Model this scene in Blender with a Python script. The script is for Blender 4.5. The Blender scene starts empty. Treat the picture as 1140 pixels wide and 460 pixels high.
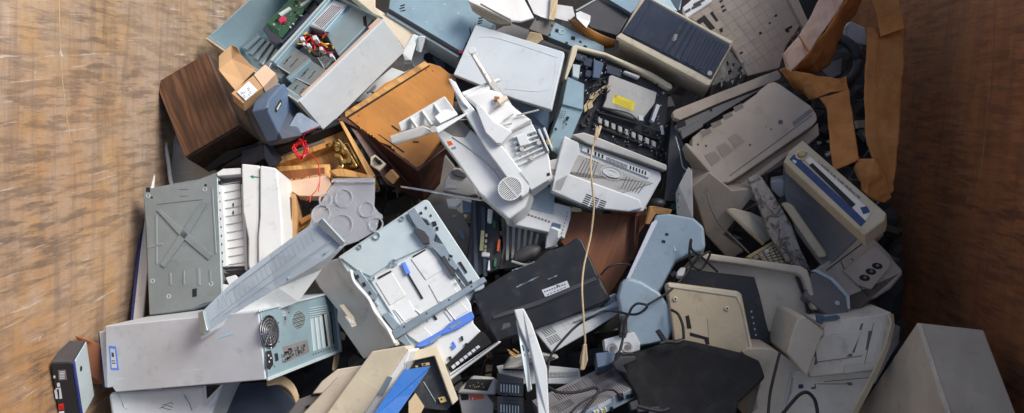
import bpy, bmesh, math, random
import numpy as np
from mathutils import Matrix, Vector
random.seed(7)
scn = bpy.context.scene
COL = scn.collection
# ---------------------------------------------------------------- camera
PITCH = math.radians(58)
FOC = 987.0                                  # focal length in pixels of the 1140 px wide photograph
CAM = np.array([0.0, 0.0, 3.34])
FW = np.array([0, math.cos(PITCH), -math.sin(PITCH)])
UP = np.array([0, math.sin(PITCH), math.cos(PITCH)])
RT = np.array([1.0, 0, 0])
cd = bpy.data.cameras.new('camera'); cam = bpy.data.objects.new('camera', cd); COL.objects.link(cam)
cam.matrix_world = Matrix(((RT[0], UP[0], -FW[0], CAM[0]), (RT[1], UP[1], -FW[1], CAM[1]), (RT[2], UP[2], -FW[2], CAM[2]), (0, 0, 0, 1)))
cd.sensor_fit = 'HORIZONTAL'; cd.angle = 2 * math.atan(570 / FOC); cd.clip_end = 500; cd.clip_start = .05
scn.camera = cam
CR = dict(a=(150, 0), b=(385, 0), c=(600, 0), d=(800, 0), e=(150, 100), f=(385, 100), g=(600, 100), h=(800, 100),
          i=(100, 200), j=(335, 215), k=(570, 215), l=(750, 215), m=(30, 345), n=(300, 345), o=(560, 345), p=(800, 345))
def px(s):
    """'a320,170 500,20' -> measured points (a letter names the enlarged quarter it was measured in, sticky; '.' = whole photo)"""
    out, let = [], '.'
    for w in s.split():
        if w[0].isalpha() or w[0] == '.': let, w = w[0], w[1:]
        x, y = map(float, w.split(','))
        if let != '.': x, y = CR[let][0] + x / 4, CR[let][1] + y / 4
        out.append((x, y))
    return out
def ray(p): return FW + RT * ((p[0] - 570) / FOC) + UP * ((230 - p[1]) / FOC)
def wp(p, h):
    d = ray(p); return CAM + d * ((h - CAM[2]) / d[2])
def W(s, *hs):
    pts = px(s); 
    if len(hs) == 1: hs = hs * len(pts)
    return [wp(p, h) for p, h in zip(pts, hs)]
def rodr(r):
    a = np.linalg.norm(r)
    if a < 1e-9: return np.eye(3)
    k = r / a; K = np.array([[0, -k[2], k[1]], [k[2], 0, -k[0]], [-k[1], k[0], 0]])
    return np.eye(3) + math.sin(a) * K + (1 - math.cos(a)) * K @ K
KEY = dict(A=(-.5, .5, 0), B=(.5, .5, 0), C=(.5, -.5, 0), D=(-.5, -.5, 0), a=(-.5, .5, -1), b=(.5, .5, -1), c=(.5, -.5, -1), d=(-.5, -.5, -1))
VERB = []
def fit(marks, size, h=.85, n=None, sl=.08, hs=.05, ns=.25, name=''):
    """pose of a box of about this size that shows the given corners at the measured places: marks 'A a318,232;B a415,..'
    front face ABCD (A top left, clockwise), abcd behind it"""
    ks, ms = [], []
    deep = any(w.split()[0].islower() for w in marks.split(';')); pw = 1.2 if deep else 3.0
    if not deep: sl = min(sl, .12); ns = .05
    let = '.'
    for w in marks.split(';'):
        k, q = w.split()
        ks.append(KEY[k]); ms.append(px(q)[0])
    ks = np.array(ks, float); ms = np.array(ms, float); S0 = np.array(size, float)
    def res(R, t, ls):
        S = S0 * np.exp(ls)
        X = (ks * S) @ R.T + t
        v = X - CAM; z = v @ FW
        u = 570 + FOC * (v @ RT) / z; w = 230 - FOC * (v @ UP) / z
        r = [(u - ms[:, 0]) / pw, (w - ms[:, 1]) / pw, ls / sl, [(t[2] - h) / hs]]
        if n is not None: r.append((R[:, 2] - nn) / ns)
        else: r.append((R[:, 2] - np.array([0, -.35, .937])) / (.35 if deep else .05))
        return np.concatenate(r)
    if n is not None: nn = np.array(n, float); nn /= np.linalg.norm(nn)
    c0 = wp(ms.mean(0), h)
    # in-plane direction from measured marks by affine fit
    Aff, *_ = np.linalg.lstsq(np.c_[ks[:, :2] * S0[:2], np.ones(len(ks))], ms, rcond=None)
    ang = math.atan2(-Aff[0, 1], Aff[0, 0]) if abs(Aff[0]).sum() > 1e-6 else 0
    best = None
    Rc = np.c_[RT, UP, -FW]
    for tx in (-.6, 0, .6):
        for ty in (-.6, 0, .6):
            R = Rc @ rodr(np.array([tx, 0, 0])) @ rodr(np.array([0, ty, 0])) @ rodr(np.array([0, 0, ang]))
            t = c0.copy(); ls = np.zeros(3); lam = 1e-2; r = res(R, t, ls); c = r @ r
            for it in range(40):
                J = np.empty((len(r), 9)); e = 1e-5
                for j in range(9):
                    dv = np.zeros(9); dv[j] = e
                    J[:, j] = (res(rodr(dv[:3]) @ R, t + dv[3:6], ls + dv[6:]) - r) / e
                H = J.T @ J; g = J.T @ r
                st = -np.linalg.solve(H + lam * np.diag(np.diag(H) + 1e-6), g)
                R2, t2, l2 = rodr(st[:3]) @ R, t + st[3:6], ls + st[6:]
                r2 = res(R2, t2, l2); c2 = r2 @ r2
                if c2 < c:
                    done = c - c2 < 1e-6
                    R, t, ls, r, c = R2, t2, l2, r2, c2; lam = max(lam / 5, 1e-7)
                    if done: break
                else: lam *= 6
            if R[:, 2] @ (CAM - t) > 0 and (best is None or c < best[0]): best = (c, R, t, ls, r)
    c, R, t, ls, r = best
    k = len(ks); e = np.hypot(r[:k], r[k:2 * k]) * pw
    S = S0 * np.exp(ls)
    VERB.append('%-26s err %.1f max %.1f size %.2f %.2f %.2f z %.2f n %.2f %.2f %.2f' % (name, math.sqrt((e ** 2).mean()), e.max(), *S, t[2], *R[:, 2]))
    M = Matrix([[*R[0], t[0]], [*R[1], t[1]], [*R[2], t[2]], [0, 0, 0, 1]])
    return M, S
# ---------------------------------------------------------------- things
def props(o, label=None, cat=None, group=None, kind=None):
    for k, v in (('label', label), ('category', cat), ('group', group), ('kind', kind)):
        if v: o[k] = v
    return o
class T:
    """a thing: an Empty with the pose of its main face (local x right, y up, z out of the face)"""
    def __init__(s, name, label, cat, marks=None, size=None, h=.85, n=None, M=None, group=None, **kw):
        if marks: M, S = fit(marks, size, h, n, name=name, **kw); s.W, s.H, s.D = S
        elif size: s.W, s.H, s.D = size
        s.M = M if M is not None else Matrix()
        s.Mi = s.M.inverted()
        s.o = bpy.data.objects.new(name, None); s.o.empty_display_size = .05; s.o.matrix_world = s.M; COL.objects.link(s.o)
        props(s.o, label, cat, group)
    def q(s, p, z=0, ax=2):
        """where the sight line through a measured point meets the local plane"""
        o = s.Mi @ Vector(CAM); d = s.Mi.to_3x3() @ Vector(ray(p))
        return o + d * ((z - o[ax]) / d[ax])
    def l(s, w): return s.Mi @ Vector(w)
def at(loc): return Matrix.Translation(Vector(loc))
MATS = {}
CLOUD = bpy.data.textures.new('crumple', 'CLOUDS'); CLOUD.noise_scale = .07; CLOUD.noise_depth = 3
class B:
    """collects shapes in a thing's local space and links them as one mesh object"""
    def __init__(s, t): s.t = t; s.bm = bmesh.new()
    def _add(s, vs, fs):
        v = [s.bm.verts.new(Vector(x)) for x in vs]
        for f in fs:
            try: s.bm.faces.new([v[i] for i in f])
            except ValueError: pass
        return s
    def box(s, x0, x1, y0, y1, z0, z1):
        if x0 > x1: x0, x1 = x1, x0
        if y0 > y1: y0, y1 = y1, y0
        if z0 > z1: z0, z1 = z1, z0
        return s._add([(x0, y0, z0), (x1, y0, z0), (x1, y1, z0), (x0, y1, z0), (x0, y0, z1), (x1, y0, z1), (x1, y1, z1), (x0, y1, z1)],
                      [(3, 2, 1, 0), (4, 5, 6, 7), (0, 1, 5, 4), (1, 2, 6, 5), (2, 3, 7, 6), (3, 0, 4, 7)])
    def rect(s, q, z0, z1, ax=2):
        a, b = [s.t.q(p, z1, ax) for p in px(q)]
        if ax == 2: return s.box(a.x, b.x, a.y, b.y, z0, z1)
        if ax == 0: return s.box(z0, z1, a.y, b.y, a.z, b.z)
        return s.box(a.x, b.x, z0, z1, a.z, b.z)
    def prism(s, pts, z0, z1, ax=2):
        """outline in the plane of axis ax, from z0 to z1"""
        def mk(a, z):
            return {2: (a[0], a[1], z), 0: (z, a[0], a[1]), 1: (a[0], z, a[1])}[ax]
        n = len(pts); vs = [mk(a, z0) for a in pts] + [mk(a, z1) for a in pts]
        fs = [tuple(range(n)), tuple(range(n, 2 * n))] + [(i, (i + 1) % n, n + (i + 1) % n, n + i) for i in range(n)]
        return s._add(vs, fs)
    def poly(s, q, z0, z1, ax=2):
        c = {2: (0, 1), 0: (1, 2), 1: (0, 2)}[ax]
        pts = [s.t.q(p, z1, ax) for p in px(q)]
        return s.prism([(a[c[0]], a[c[1]]) for a in pts], z0, z1, ax)
    def slab(s, wpts, th):
        """a world polygon given its own thickness, away from the camera side"""
        P = [s.t.l(w) for w in wpts]; n = Vector((0, 0, 0))
        for i in range(len(P)): n += (P[i] - P[0]).cross(P[(i + 1) % len(P)] - P[0])
        n.normalize()
        if n.dot(s.t.l(CAM) - P[0]) < 0: n = -n
        k = len(P)
        return s._add(list(P) + [p - n * th for p in P], [tuple(range(k)), tuple(range(k, 2 * k))] + [(i, (i + 1) % k, k + (i + 1) % k, k + i) for i in range(k)])
    def ribbon(s, A, Bp):
        A = [s.t.l(w) for w in A]; Bp = [s.t.l(w) for w in Bp]; n = len(A)
        return s._add(A + Bp, [(i, i + 1, n + i + 1, n + i) for i in range(n - 1)])
    def tube(s, pts, r, n=6, world=False, r2=None, closed=False):
        P = [s.t.l(w) if world else Vector(w) for w in pts]
        rings = []; up = Vector((.3, .2, 1))
        m = len(P)
        for i, p in enumerate(P):
            d = (P[min(i + 1, m - 1)] - P[max(i - 1, 0)])
            if d.length < 1e-9: d = Vector((0, 0, 1))
            d.normalize(); a = d.cross(up)
            if a.length < .05: a = d.cross(Vector((1, 0, 0)))
            a.normalize(); b = d.cross(a); up = -b if False else up
            rr = r if r2 is None else r + (r2 - r) * i / (m - 1)
            rings.append([p + (a * math.cos(2 * math.pi * k / n) + b * math.sin(2 * math.pi * k / n)) * rr for k in range(n)])
        vs = [v for R_ in rings for v in R_]
        fs = [(i * n + k, i * n + (k + 1) % n, (i + 1) * n + (k + 1) % n, (i + 1) * n + k) for i in range(m - 1) for k in range(n)]
        fs += [tuple(range(n))[::-1], tuple(range((m - 1) * n, m * n))]
        return s._add(vs, fs)
    def cyl(s, c, r, h, ax=2, n=20, r2=None):
        r2 = r if r2 is None else r2
        vs = []
        for z, rr in ((0, r), (h, r2)):
            for k in range(n):
                a = 2 * math.pi * k / n; x, y = rr * math.cos(a), rr * math.sin(a)
                vs.append({2: (c[0] + x, c[1] + y, c[2] + z), 0: (c[0] + z, c[1] + x, c[2] + y), 1: (c[0] + x, c[1] + z, c[2] + y)}[ax])
        return s._add(vs, [tuple(range(n))[::-1], tuple(range(n, 2 * n))] + [(k, (k + 1) % n, n + (k + 1) % n, n + k) for k in range(n)])
    def ring(s, c, r, w, h, n=28, a0=0, a1=2 * math.pi, sx=1.0):
        full = abs(a1 - a0 - 2 * math.pi) < 1e-6; m = n if full else n + 1
        vs = []
        for k in range(m):
            a = a0 + (a1 - a0) * k / n
            for rr, z in ((r - w / 2, 0), (r + w / 2, 0), (r + w / 2, h), (r - w / 2, h)):
                vs.append((c[0] + rr * math.cos(a) * sx, c[1] + rr * math.sin(a), c[2] + z))
        fs = []
        for k in range(n):
            j = (k + 1) % m
            for q in range(4): fs.append((k * 4 + q, k * 4 + (q + 1) % 4, j * 4 + (q + 1) % 4, j * 4 + q))
        if not full: fs += [(0, 1, 2, 3), (4 * (m - 1), 4 * (m - 1) + 1, 4 * (m - 1) + 2, 4 * (m - 1) + 3)]
        return s._add(vs, fs)
    SPLIT = set('slot screw_hole plate_hole latch chipped_edge screw seam plug bracket_hole foot white_pin white_lever white_end white_clip tiny_hole socket_ring socket_pin socket_hole socket_core side_rail side_rib spring_catch small_mark roller rivet red_led rear_label rear_flange port port_hole power_socket raised_frame motor_block mechanism_gap marking latch_slot label_mark guide_slot groove gold_contact glue_drip gap panel_hole cassette_pad cassette_slot cassette_rib case_slot cable_end button broken_clip brass_corner bar_rivet bay_slot arrow_mark drive_hole drive_cover dimple dark_opening crack channel_hole embossed_ring edge_slot exit_roller feed_roller frame_gap frame_rail grey_slide green_edge hose_strand loose_lath handle recycling_mark socket clip slot_cover guide_rib tray_divider pressed_rib wire front_lip edge_slot rib scratch coil phono_socket yellow_socket brass_frame end_lip flap cross_piece cross_bar hinge_screw phone_key corner_block corner clip_wire seam_line caddy_lip sheet sheet_panel spacer terminal_hole crease case_edge fold_line side_rail upper_face socket_core mouse_shell beam paper_area gear_tooth print cream_wires shaft bright_bits motor_plate chip board_sticker'.split())
    def put(s, name, mat, parent=None, bevel=.0015, seg=1, solid=0, sub=0, smooth=False, label=None, jit=0, crumple=0):
        bm = s.bm
        if jit:
            for v in bm.verts: v.co += Vector((random.uniform(-jit, jit), random.uniform(-jit, jit), random.uniform(-jit, jit)))
        bmesh.ops.recalc_face_normals(bm, faces=bm.faces)
        if name in B.SPLIT:
            seen, groups = set(), []
            for v0 in bm.verts:
                if v0 in seen: continue
                st, g = [v0], []; seen.add(v0)
                while st:
                    v = st.pop(); g.append(v)
                    for e in v.link_edges:
                        w = e.other_vert(v)
                        if w not in seen: seen.add(w); st.append(w)
                groups.append(g)
            if 1 < len(groups) <= 100:
                last = None
                for g in groups:
                    b2 = B(s.t); idx = {v: b2.bm.verts.new(v.co) for v in g}; gs = set(g)
                    for f in {f for v in g for f in v.link_faces}: b2.bm.faces.new([idx[v] for v in f.verts])
                    last = b2.put(name, mat, parent, bevel, seg, solid, sub, smooth, label)
                bm.free(); return last
        me = bpy.data.meshes.new(name); bm.to_mesh(me); bm.free()
        me.materials.append(MATS[mat])
        o = bpy.data.objects.new(name, me); COL.objects.link(o)
        o.parent = parent if parent is not None else s.t.o
        if parent is not None and parent is not s.t.o: pass
        if label: o['label'] = label
        if smooth or sub:
            for p in me.polygons: p.use_smooth = True
        if crumple:
            m = o.modifiers.new('fine', 'SUBSURF'); m.subdivision_type = 'SIMPLE'; m.levels = m.render_levels = 4
            m = o.modifiers.new('crumple', 'DISPLACE'); m.strength = crumple; m.mid_level = .5; m.texture = CLOUD; m.texture_coords = 'LOCAL'
        if solid:
            m = o.modifiers.new('solid', 'SOLIDIFY'); m.thickness = solid; m.offset = 0
        if sub:
            m = o.modifiers.new('sub', 'SUBSURF'); m.levels = m.render_levels = sub
        if bevel:
            m = o.modifiers.new('bev', 'BEVEL'); m.width = bevel; m.segments = seg; m.limit_method = 'ANGLE'; m.angle_limit = math.radians(35)
            if seg > 1:
                for p in me.polygons: p.use_smooth = True
                w = o.modifiers.new('wn', 'WEIGHTED_NORMAL'); w.keep_sharp = False
        return o
def spline(pts, n=8):
    """smooth line through world points"""
    P = [np.array(p, float) for p in pts]; P = [2 * P[0] - P[1]] + P + [2 * P[-1] - P[-2]]
    out = []
    for i in range(1, len(P) - 2):
        for k in range(n):
            t = k / n; a, b, c, d = P[i - 1:i + 3]
            out.append(.5 * ((2 * b) + (-a + c) * t + (2 * a - 5 * b + 4 * c - d) * t * t + (-a + 3 * b - 3 * c + d) * t ** 3))
    out.append(P[-2]); return out
def text(body, t, loc, size, mat, rot=0, parent=None, name='lettering', z=.0006, sx=1, ax='front'):
    cu = bpy.data.curves.new(name, 'FONT'); cu.body = body; cu.size = size; cu.extrude = .0002; cu.align_x = 'CENTER'; cu.align_y = 'CENTER'
    cu.materials.append(MATS[mat])
    o = bpy.data.objects.new(name, cu); COL.objects.link(o); o.parent = parent or t.o
    o.location = (loc[0], loc[1], (loc[2] if len(loc) > 2 else 0) + z); o.rotation_euler = (0, 0, rot); o.scale = (sx, 1, 1)
    return o
# ---------------------------------------------------------------- materials
def srgb(r, g, b): return tuple(((c / 255 / 12.92) if c / 255 <= .04045 else ((c / 255 + .055) / 1.055) ** 2.4) for c in (r, g, b)) + (1,)
def nt(name):
    m = bpy.data.materials.new(name); m.use_nodes = True; t = m.node_tree; MATS[name] = m
    return m, t, t.nodes, t.links, t.nodes['Principled BSDF']
def vec(N, L, scale=(1, 1, 1), rnd=True, rot=(0, 0, 0)):
    tc = N.new('ShaderNodeTexCoord'); mp = N.new('ShaderNodeMapping'); mp.inputs['Scale'].default_value = scale; mp.inputs['Rotation'].default_value = rot
    L.new(tc.outputs['Object'], mp.inputs['Vector'])
    if rnd:
        oi = N.new('ShaderNodeObjectInfo'); ml = N.new('ShaderNodeMath'); ml.operation = 'MULTIPLY'; ml.inputs[1].default_value = 37
        L.new(oi.outputs['Random'], ml.inputs[0]); L.new(ml.outputs[0], mp.inputs['Location'])
    return mp.outputs['Vector']
def noise(N, L, v, sc, det=4, rough=.6, dist=0):
    n = N.new('ShaderNodeTexNoise'); n.inputs['Scale'].default_value = sc; n.inputs['Detail'].default_value = det
    n.inputs['Roughness'].default_value = rough; n.inputs['Distortion'].default_value = dist; L.new(v, n.inputs['Vector']); return n.outputs['Fac']
def ramp(N, L, f, stops):
    r = N.new('ShaderNodeValToRGB'); e = r.color_ramp.elements
    while len(e) < len(stops): e.new(.5)
    for x, (p, c) in zip(e, stops): x.position = p; x.color = c if len(c) == 4 else tuple(c) + (1,)
    L.new(f, r.inputs['Fac']); return r.outputs['Color']
def mix(N, L, f, a, b, mode='MIX'):
    m = N.new('ShaderNodeMix'); m.data_type = 'RGBA'; m.blend_type = mode
    for v, k in ((f, 0), (a, 6), (b, 7)):
        if isinstance(v, (float, int, tuple)): m.inputs[k].default_value = v
        else: L.new(v, m.inputs[k])
    return m.outputs[2]
def bump(N, L, bs, h, st=.2, dist=.002):
    b = N.new('ShaderNodeBump'); b.inputs['Strength'].default_value = st; b.inputs['Distance'].default_value = dist
    L.new(h, b.inputs['Height']); L.new(b.outputs[0], bs.inputs['Normal'])
g3 = lambda x: (x, x, x, 1)
def surf(name, col, rough=.5, metal=0, var=.15, dirt=.48, dcol=(.09, .07, .05, 1), bmp=.14, grain=90, scr=.3, stain=.36):
    """painted, moulded or bare surface with uneven tone, grime, stains and scratches"""
    m, t, N, L, bs = nt(name)
    v = vec(N, L)
    n1 = noise(N, L, v, 5, 5); n2 = noise(N, L, v, 22, 8, .7); n3 = noise(N, L, v, 2.3, 6, .65, .6)
    lo = tuple(c * (1 - var) for c in col[:3]) + (1,); hi = tuple(min(1, c * (1 + var)) for c in col[:3]) + (1,)
    c = ramp(N, L, n1, [(.3, lo), (.7, hi)])
    st = ramp(N, L, n3, [(.52, g3(0)), (.72, g3(stain))])
    c = mix(N, L, st, c, tuple(x * k for x, k in zip(col[:3], (.62, .55, .45))) + (1,))
    d = ramp(N, L, n2, [(.56, g3(0)), (.8, g3(dirt))]); c = mix(N, L, d, c, dcol)
    if scr:
        v2 = vec(N, L, (4, 60, 60), rot=(.2, .4, .7)); s1 = noise(N, L, v2, 2.2, 3, .5)
        sc = ramp(N, L, s1, [(.70, g3(0)), (.76, g3(scr))]); c = mix(N, L, sc, c, tuple(min(1, x * 1.5 + .06) for x in col[:3]) + (1,))
    L.new(c, bs.inputs['Base Color']); bs.inputs['Metallic'].default_value = metal
    rr = ramp(N, L, n2, [(.3, g3(max(0, rough - .1))), (.75, g3(min(1, rough + .2)))]); L.new(rr, bs.inputs['Roughness'])
    n4 = noise(N, L, v, grain, 3); b = N.new('ShaderNodeMix'); b.data_type = 'FLOAT'; b.inputs[0].default_value = .4; L.new(n4, b.inputs[2]); L.new(n1, b.inputs[3])
    bump(N, L, bs, b.outputs[0], bmp, .003)
    return m
def plain(name, col, rough=.5, metal=0, em=0):
    m, t, N, L, bs = nt(name); bs.inputs['Base Color'].default_value = col; bs.inputs['Roughness'].default_value = rough; bs.inputs['Metallic'].default_value = metal
    v = vec(N, L); n = noise(N, L, v, 40, 4); c = ramp(N, L, n, [(.3, tuple(x * .75 for x in col[:3]) + (1,)), (.7, col)]); L.new(c, bs.inputs['Base Color'])
    if em: bs.inputs['Emission Color'].default_value = col; bs.inputs['Emission Strength'].default_value = em
    return m
surf('white_plastic', (.66, .68, .67, 1), .40, dirt=.4, stain=.22, var=.08)
surf('white_panel', (.60, .65, .67, 1), .38, dirt=.35, stain=.2, var=.08, scr=.4, bmp=.05)  # cool tint puts some blue sky light into the white
surf('lilac_panel', (.52, .55, .575, 1), .42, dirt=.35, stain=.22, var=.09, scr=.4, bmp=.05)  # slightly cool grey, blue sky light put into the colour
surf('cream_plastic', (.64, .56, .40, 1), .45)
surf('beige_plastic', (.48, .39, .25, 1), .45, dirt=.45)
surf('beige_grey', (.56, .48, .36, 1), .5, dirt=.4)
surf('grey_plastic', (.46, .45, .42, 1), .45)
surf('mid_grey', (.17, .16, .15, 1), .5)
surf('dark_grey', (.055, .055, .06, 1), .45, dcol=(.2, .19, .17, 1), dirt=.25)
surf('black_plastic', (.016, .017, .02, 1), .38, dcol=(.18, .17, .15, 1), dirt=.3, stain=0)
surf('navy_plastic', (.032, .042, .066, 1), .4, dcol=(.2, .2, .2, 1), dirt=.2, stain=0)
surf('slate_blue', (.085, .13, .20, 1), .42, dcol=(.2, .2, .2, 1), dirt=.2, stain=.1)
surf('sky_blue_plastic', (.31, .395, .45, 1), .35, stain=.1)
surf('blue_film', (.008, .12, .42, 1), .35, stain=0)
surf('tray_blue', (.10, .22, .68, 1), .4, stain=0, dirt=.15)
surf('deep_blue', (.02, .03, .16, 1), .3, stain=0)
surf('galvanised', (.36, .43, .46, 1), .38, metal=.65, var=.18, grain=30, stain=.1, dirt=.2)
surf('blue_steel', (.30, .42, .47, 1), .40, metal=.45, var=.12, grain=40, stain=.1, dirt=.25)
surf('pale_steel', (.52, .60, .61, 1), .40, metal=.3, var=.08, grain=40, stain=.1, dirt=.2)
surf('grey_steel', (.22, .26, .27, 1), .38, metal=.35, var=.15, stain=.2)
surf('cover_steel', (.40, .45, .48, 1), .36, metal=.35, var=.06, dirt=.12, stain=.08)
surf('dark_steel', (.07, .07, .075, 1), .5, metal=.5, dcol=(.15, .07, .03, 1), dirt=.5)
surf('chrome', (.6, .6, .62, 1), .2, metal=1, bmp=.02)
surf('brass', (.55, .36, .12, 1), .3, metal=.9)
surf('paper', (.72, .72, .70, 1), .8, dirt=.15, scr=0)
surf('label_white', (.62, .64, .68, 1), .6, dirt=.2, scr=0)
surf('warm_white', (.74, .66, .53, 1), .5, dirt=.5, scr=.4)
surf('taupe_plastic', (.42, .345, .265, 1), .5, dirt=.4)
surf('vent_taupe', (.20, .165, .13, 1), .6)
surf('cream_grey', (.60, .55, .43, 1), .5, dirt=.45, stain=.35, scr=.5)
surf('matte_black', (.008, .008, .009, 1), .8, dcol=(.1, .1, .1, 1), dirt=.15, stain=0, scr=.1)
surf('hinge_grey', (.15, .14, .135, 1), .45)
surf('label_yellow', (.75, .62, .02, 1), .6, dirt=.2, scr=0, stain=.1)
surf('pcb_green', (.015, .10, .05, 1), .4, dcol=(.3, .3, .25, 1), dirt=.5, grain=200)
surf('cardboard', (.46, .28, .14, 1), .85, dirt=.2, scr=0, dcol=(.25, .13, .05, 1))
surf('cardboard_orange', (.52, .205, .05, 1), .8, dirt=.4, scr=.2, dcol=(.16, .05, .01, 1), bmp=.8, grain=18, var=.25)
surf('cardboard_pale', (.68, .46, .32, 1), .85, dirt=.35, scr=.2, dcol=(.4, .24, .14, 1), bmp=.8, grain=22, var=.2)
surf('mustard_key', (.48, .36, .13, 1), .5)
surf('amber_plastic', (.30, .10, .03, 1), .3)
surf('rubber', (.012, .012, .013, 1), .55, stain=0, dcol=(.12, .12, .11, 1))
surf('cord_cream', (.52, .40, .24, 1), .55)
surf('red_wire', (.55, .01, .015, 1), .4, stain=0, dirt=.1)
surf('yellow_wire', (.70, .42, .03, 1), .4, stain=0, dirt=.1)
surf('crumb', (.45, .25, .10, 1), .9, bmp=.6, scr=0)
surf('scrap_dark', (.045, .042, .04, 1), .8, dirt=.6, dcol=(.05, .045, .04, 1), bmp=.8)  # dark base colour stands in for shade down in the gaps
plain('void', (.006, .006, .007, 1), .7)
plain('ink', (.05, .05, .06, 1), .6)
plain('ink_blue', (.022, .05, .15, 1), .6)
plain('red_spot', (.6, .02, .02, 1), .5)
plain('pink_spot', (.7, .03, .12, 1), .5)
plain('orange_spot', (.75, .12, .02, 1), .5)
plain('green_spot', (.0, .22, .12, 1), .4)
plain('gold_pin', (.75, .62, .30, 1), .3, .8)
def wood(name, c0, c1, sc=9, rot=(0, 0, 0), rough=.45, stretch=(1, .07, 1), chips=0, grainf=.75, wave=0):
    m, t, N, L, bs = nt(name)
    v = vec(N, L, tuple(stretch), rot=rot); n = noise(N, L, v, sc * 6, 6, .65, .4); n2 = noise(N, L, v, sc * 2, 3, .5, 1.2)
    c = ramp(N, L, n2, [(.3, c0), (.7, c1)]); d = ramp(N, L, n, [(.42, g3(0)), (.6, g3(grainf))])
    c = mix(N, L, d, c, tuple(x * .42 for x in c0[:3]) + (1,))
    if wave:
        wv = N.new('ShaderNodeTexWave'); wv.inputs['Scale'].default_value = 16; wv.inputs['Distortion'].default_value = 14; wv.inputs['Detail'].default_value = 3; wv.inputs['Detail Scale'].default_value = .7
        L.new(vec(N, L, (1, .18, 1)), wv.inputs['Vector']); c = mix(N, L, ramp(N, L, wv.outputs['Fac'], [(.25, g3(wave)), (.6, g3(0))]), c, tuple(x * .3 for x in c0[:3]) + (1,))
    if chips:
        v3 = vec(N, L); n3 = noise(N, L, v3, 30, 8, .7); k = ramp(N, L, n3, [(.66, g3(0)), (.72, g3(chips))]); c = mix(N, L, k, c, (.5, .33, .17, 1))
    L.new(c, bs.inputs['Base Color']); bs.inputs['Roughness'].default_value = rough; bump(N, L, bs, n, .25, .002); return m
wood('walnut', (.085, .033, .015, 1), (.165, .075, .036, 1), 5, stretch=(1, .12, 1), wave=.5)
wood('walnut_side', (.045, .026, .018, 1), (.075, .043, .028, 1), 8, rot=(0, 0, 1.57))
wood('orange_board', (.44, .18, .032, 1), (.54, .235, .05, 1), 2.2, stretch=(1, .5, 1), grainf=.3, wave=.06)
wood('raw_pine', (.55, .26, .07, 1), (.70, .40, .14, 1), 6, chips=.5)
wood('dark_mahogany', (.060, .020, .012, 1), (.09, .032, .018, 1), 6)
wood('red_veneer', (.24, .075, .025, 1), (.34, .12, .038, 1), 5, grainf=.5)
m_, t_, N_, L_, bs_ = nt('stained')
v_ = vec(N_, L_); c_ = ramp(N_, L_, noise(N_, L_, v_, 24, 6, .7, 1.2), [(.42, (.40, .35, .29, 1)), (.52, (.30, .25, .20, 1)), (.56, (.06, .04, .035, 1)), (.66, (.33, .28, .24, 1))]); L_.new(c_, bs_.inputs['Base Color']); bs_.inputs['Roughness'].default_value = .6
def perf(name, base, hole, sc=260, thr=.32):
    """sheet with a regular pattern of small holes, shaded by a fine grid"""
    m, t, N, L, bs = nt(name); tc = N.new('ShaderNodeTexCoord'); sv = N.new('ShaderNodeVectorMath'); sv.operation = 'SCALE'; sv.inputs['Scale'].default_value = sc
    L.new(tc.outputs['Object'], sv.inputs[0]); fr = N.new('ShaderNodeVectorMath'); fr.operation = 'FRACTION'; L.new(sv.outputs[0], fr.inputs[0])
    sb = N.new('ShaderNodeVectorMath'); sb.operation = 'SUBTRACT'; sb.inputs[1].default_value = (.5, .5, 0); L.new(fr.outputs[0], sb.inputs[0])
    sp = N.new('ShaderNodeSeparateXYZ'); L.new(sb.outputs[0], sp.inputs[0]); cb = N.new('ShaderNodeCombineXYZ'); L.new(sp.outputs[0], cb.inputs[0]); L.new(sp.outputs[1], cb.inputs[1])
    ln = N.new('ShaderNodeVectorMath'); ln.operation = 'LENGTH'; L.new(cb.outputs[0], ln.inputs[0])
    r = ramp(N, L, ln.outputs['Value'], [(thr - .03, hole), (thr + .03, base)]); L.new(r, bs.inputs['Base Color']); bs.inputs['Roughness'].default_value = .5
perf('perf_grey', (.30, .28, .28, 1), (.01, .01, .01, 1), 160, .3)
perf('perf_steel', (.36, .45, .45, 1), (.02, .02, .02, 1), 260, .3)
def clear(name, col, alpha, rough):
    m, t, N, L, bs = nt(name); bs.inputs['Base Color'].default_value = col; bs.inputs['Roughness'].default_value = rough
    bs.inputs['Transmission Weight'].default_value = alpha; bs.inputs['IOR'].default_value = 1.25
    v = vec(N, L); bump(N, L, bs, noise(N, L, v, 18, 5), .3, .003); return m
clear('frosted_clear', (.93, .96, 1, 1), .74, .22)
clear('smoky_clear', (.62, .60, .62, 1), .45, .25)
clear('brown_clear', (.50, .22, .12, 1), .5, .3)
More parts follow.
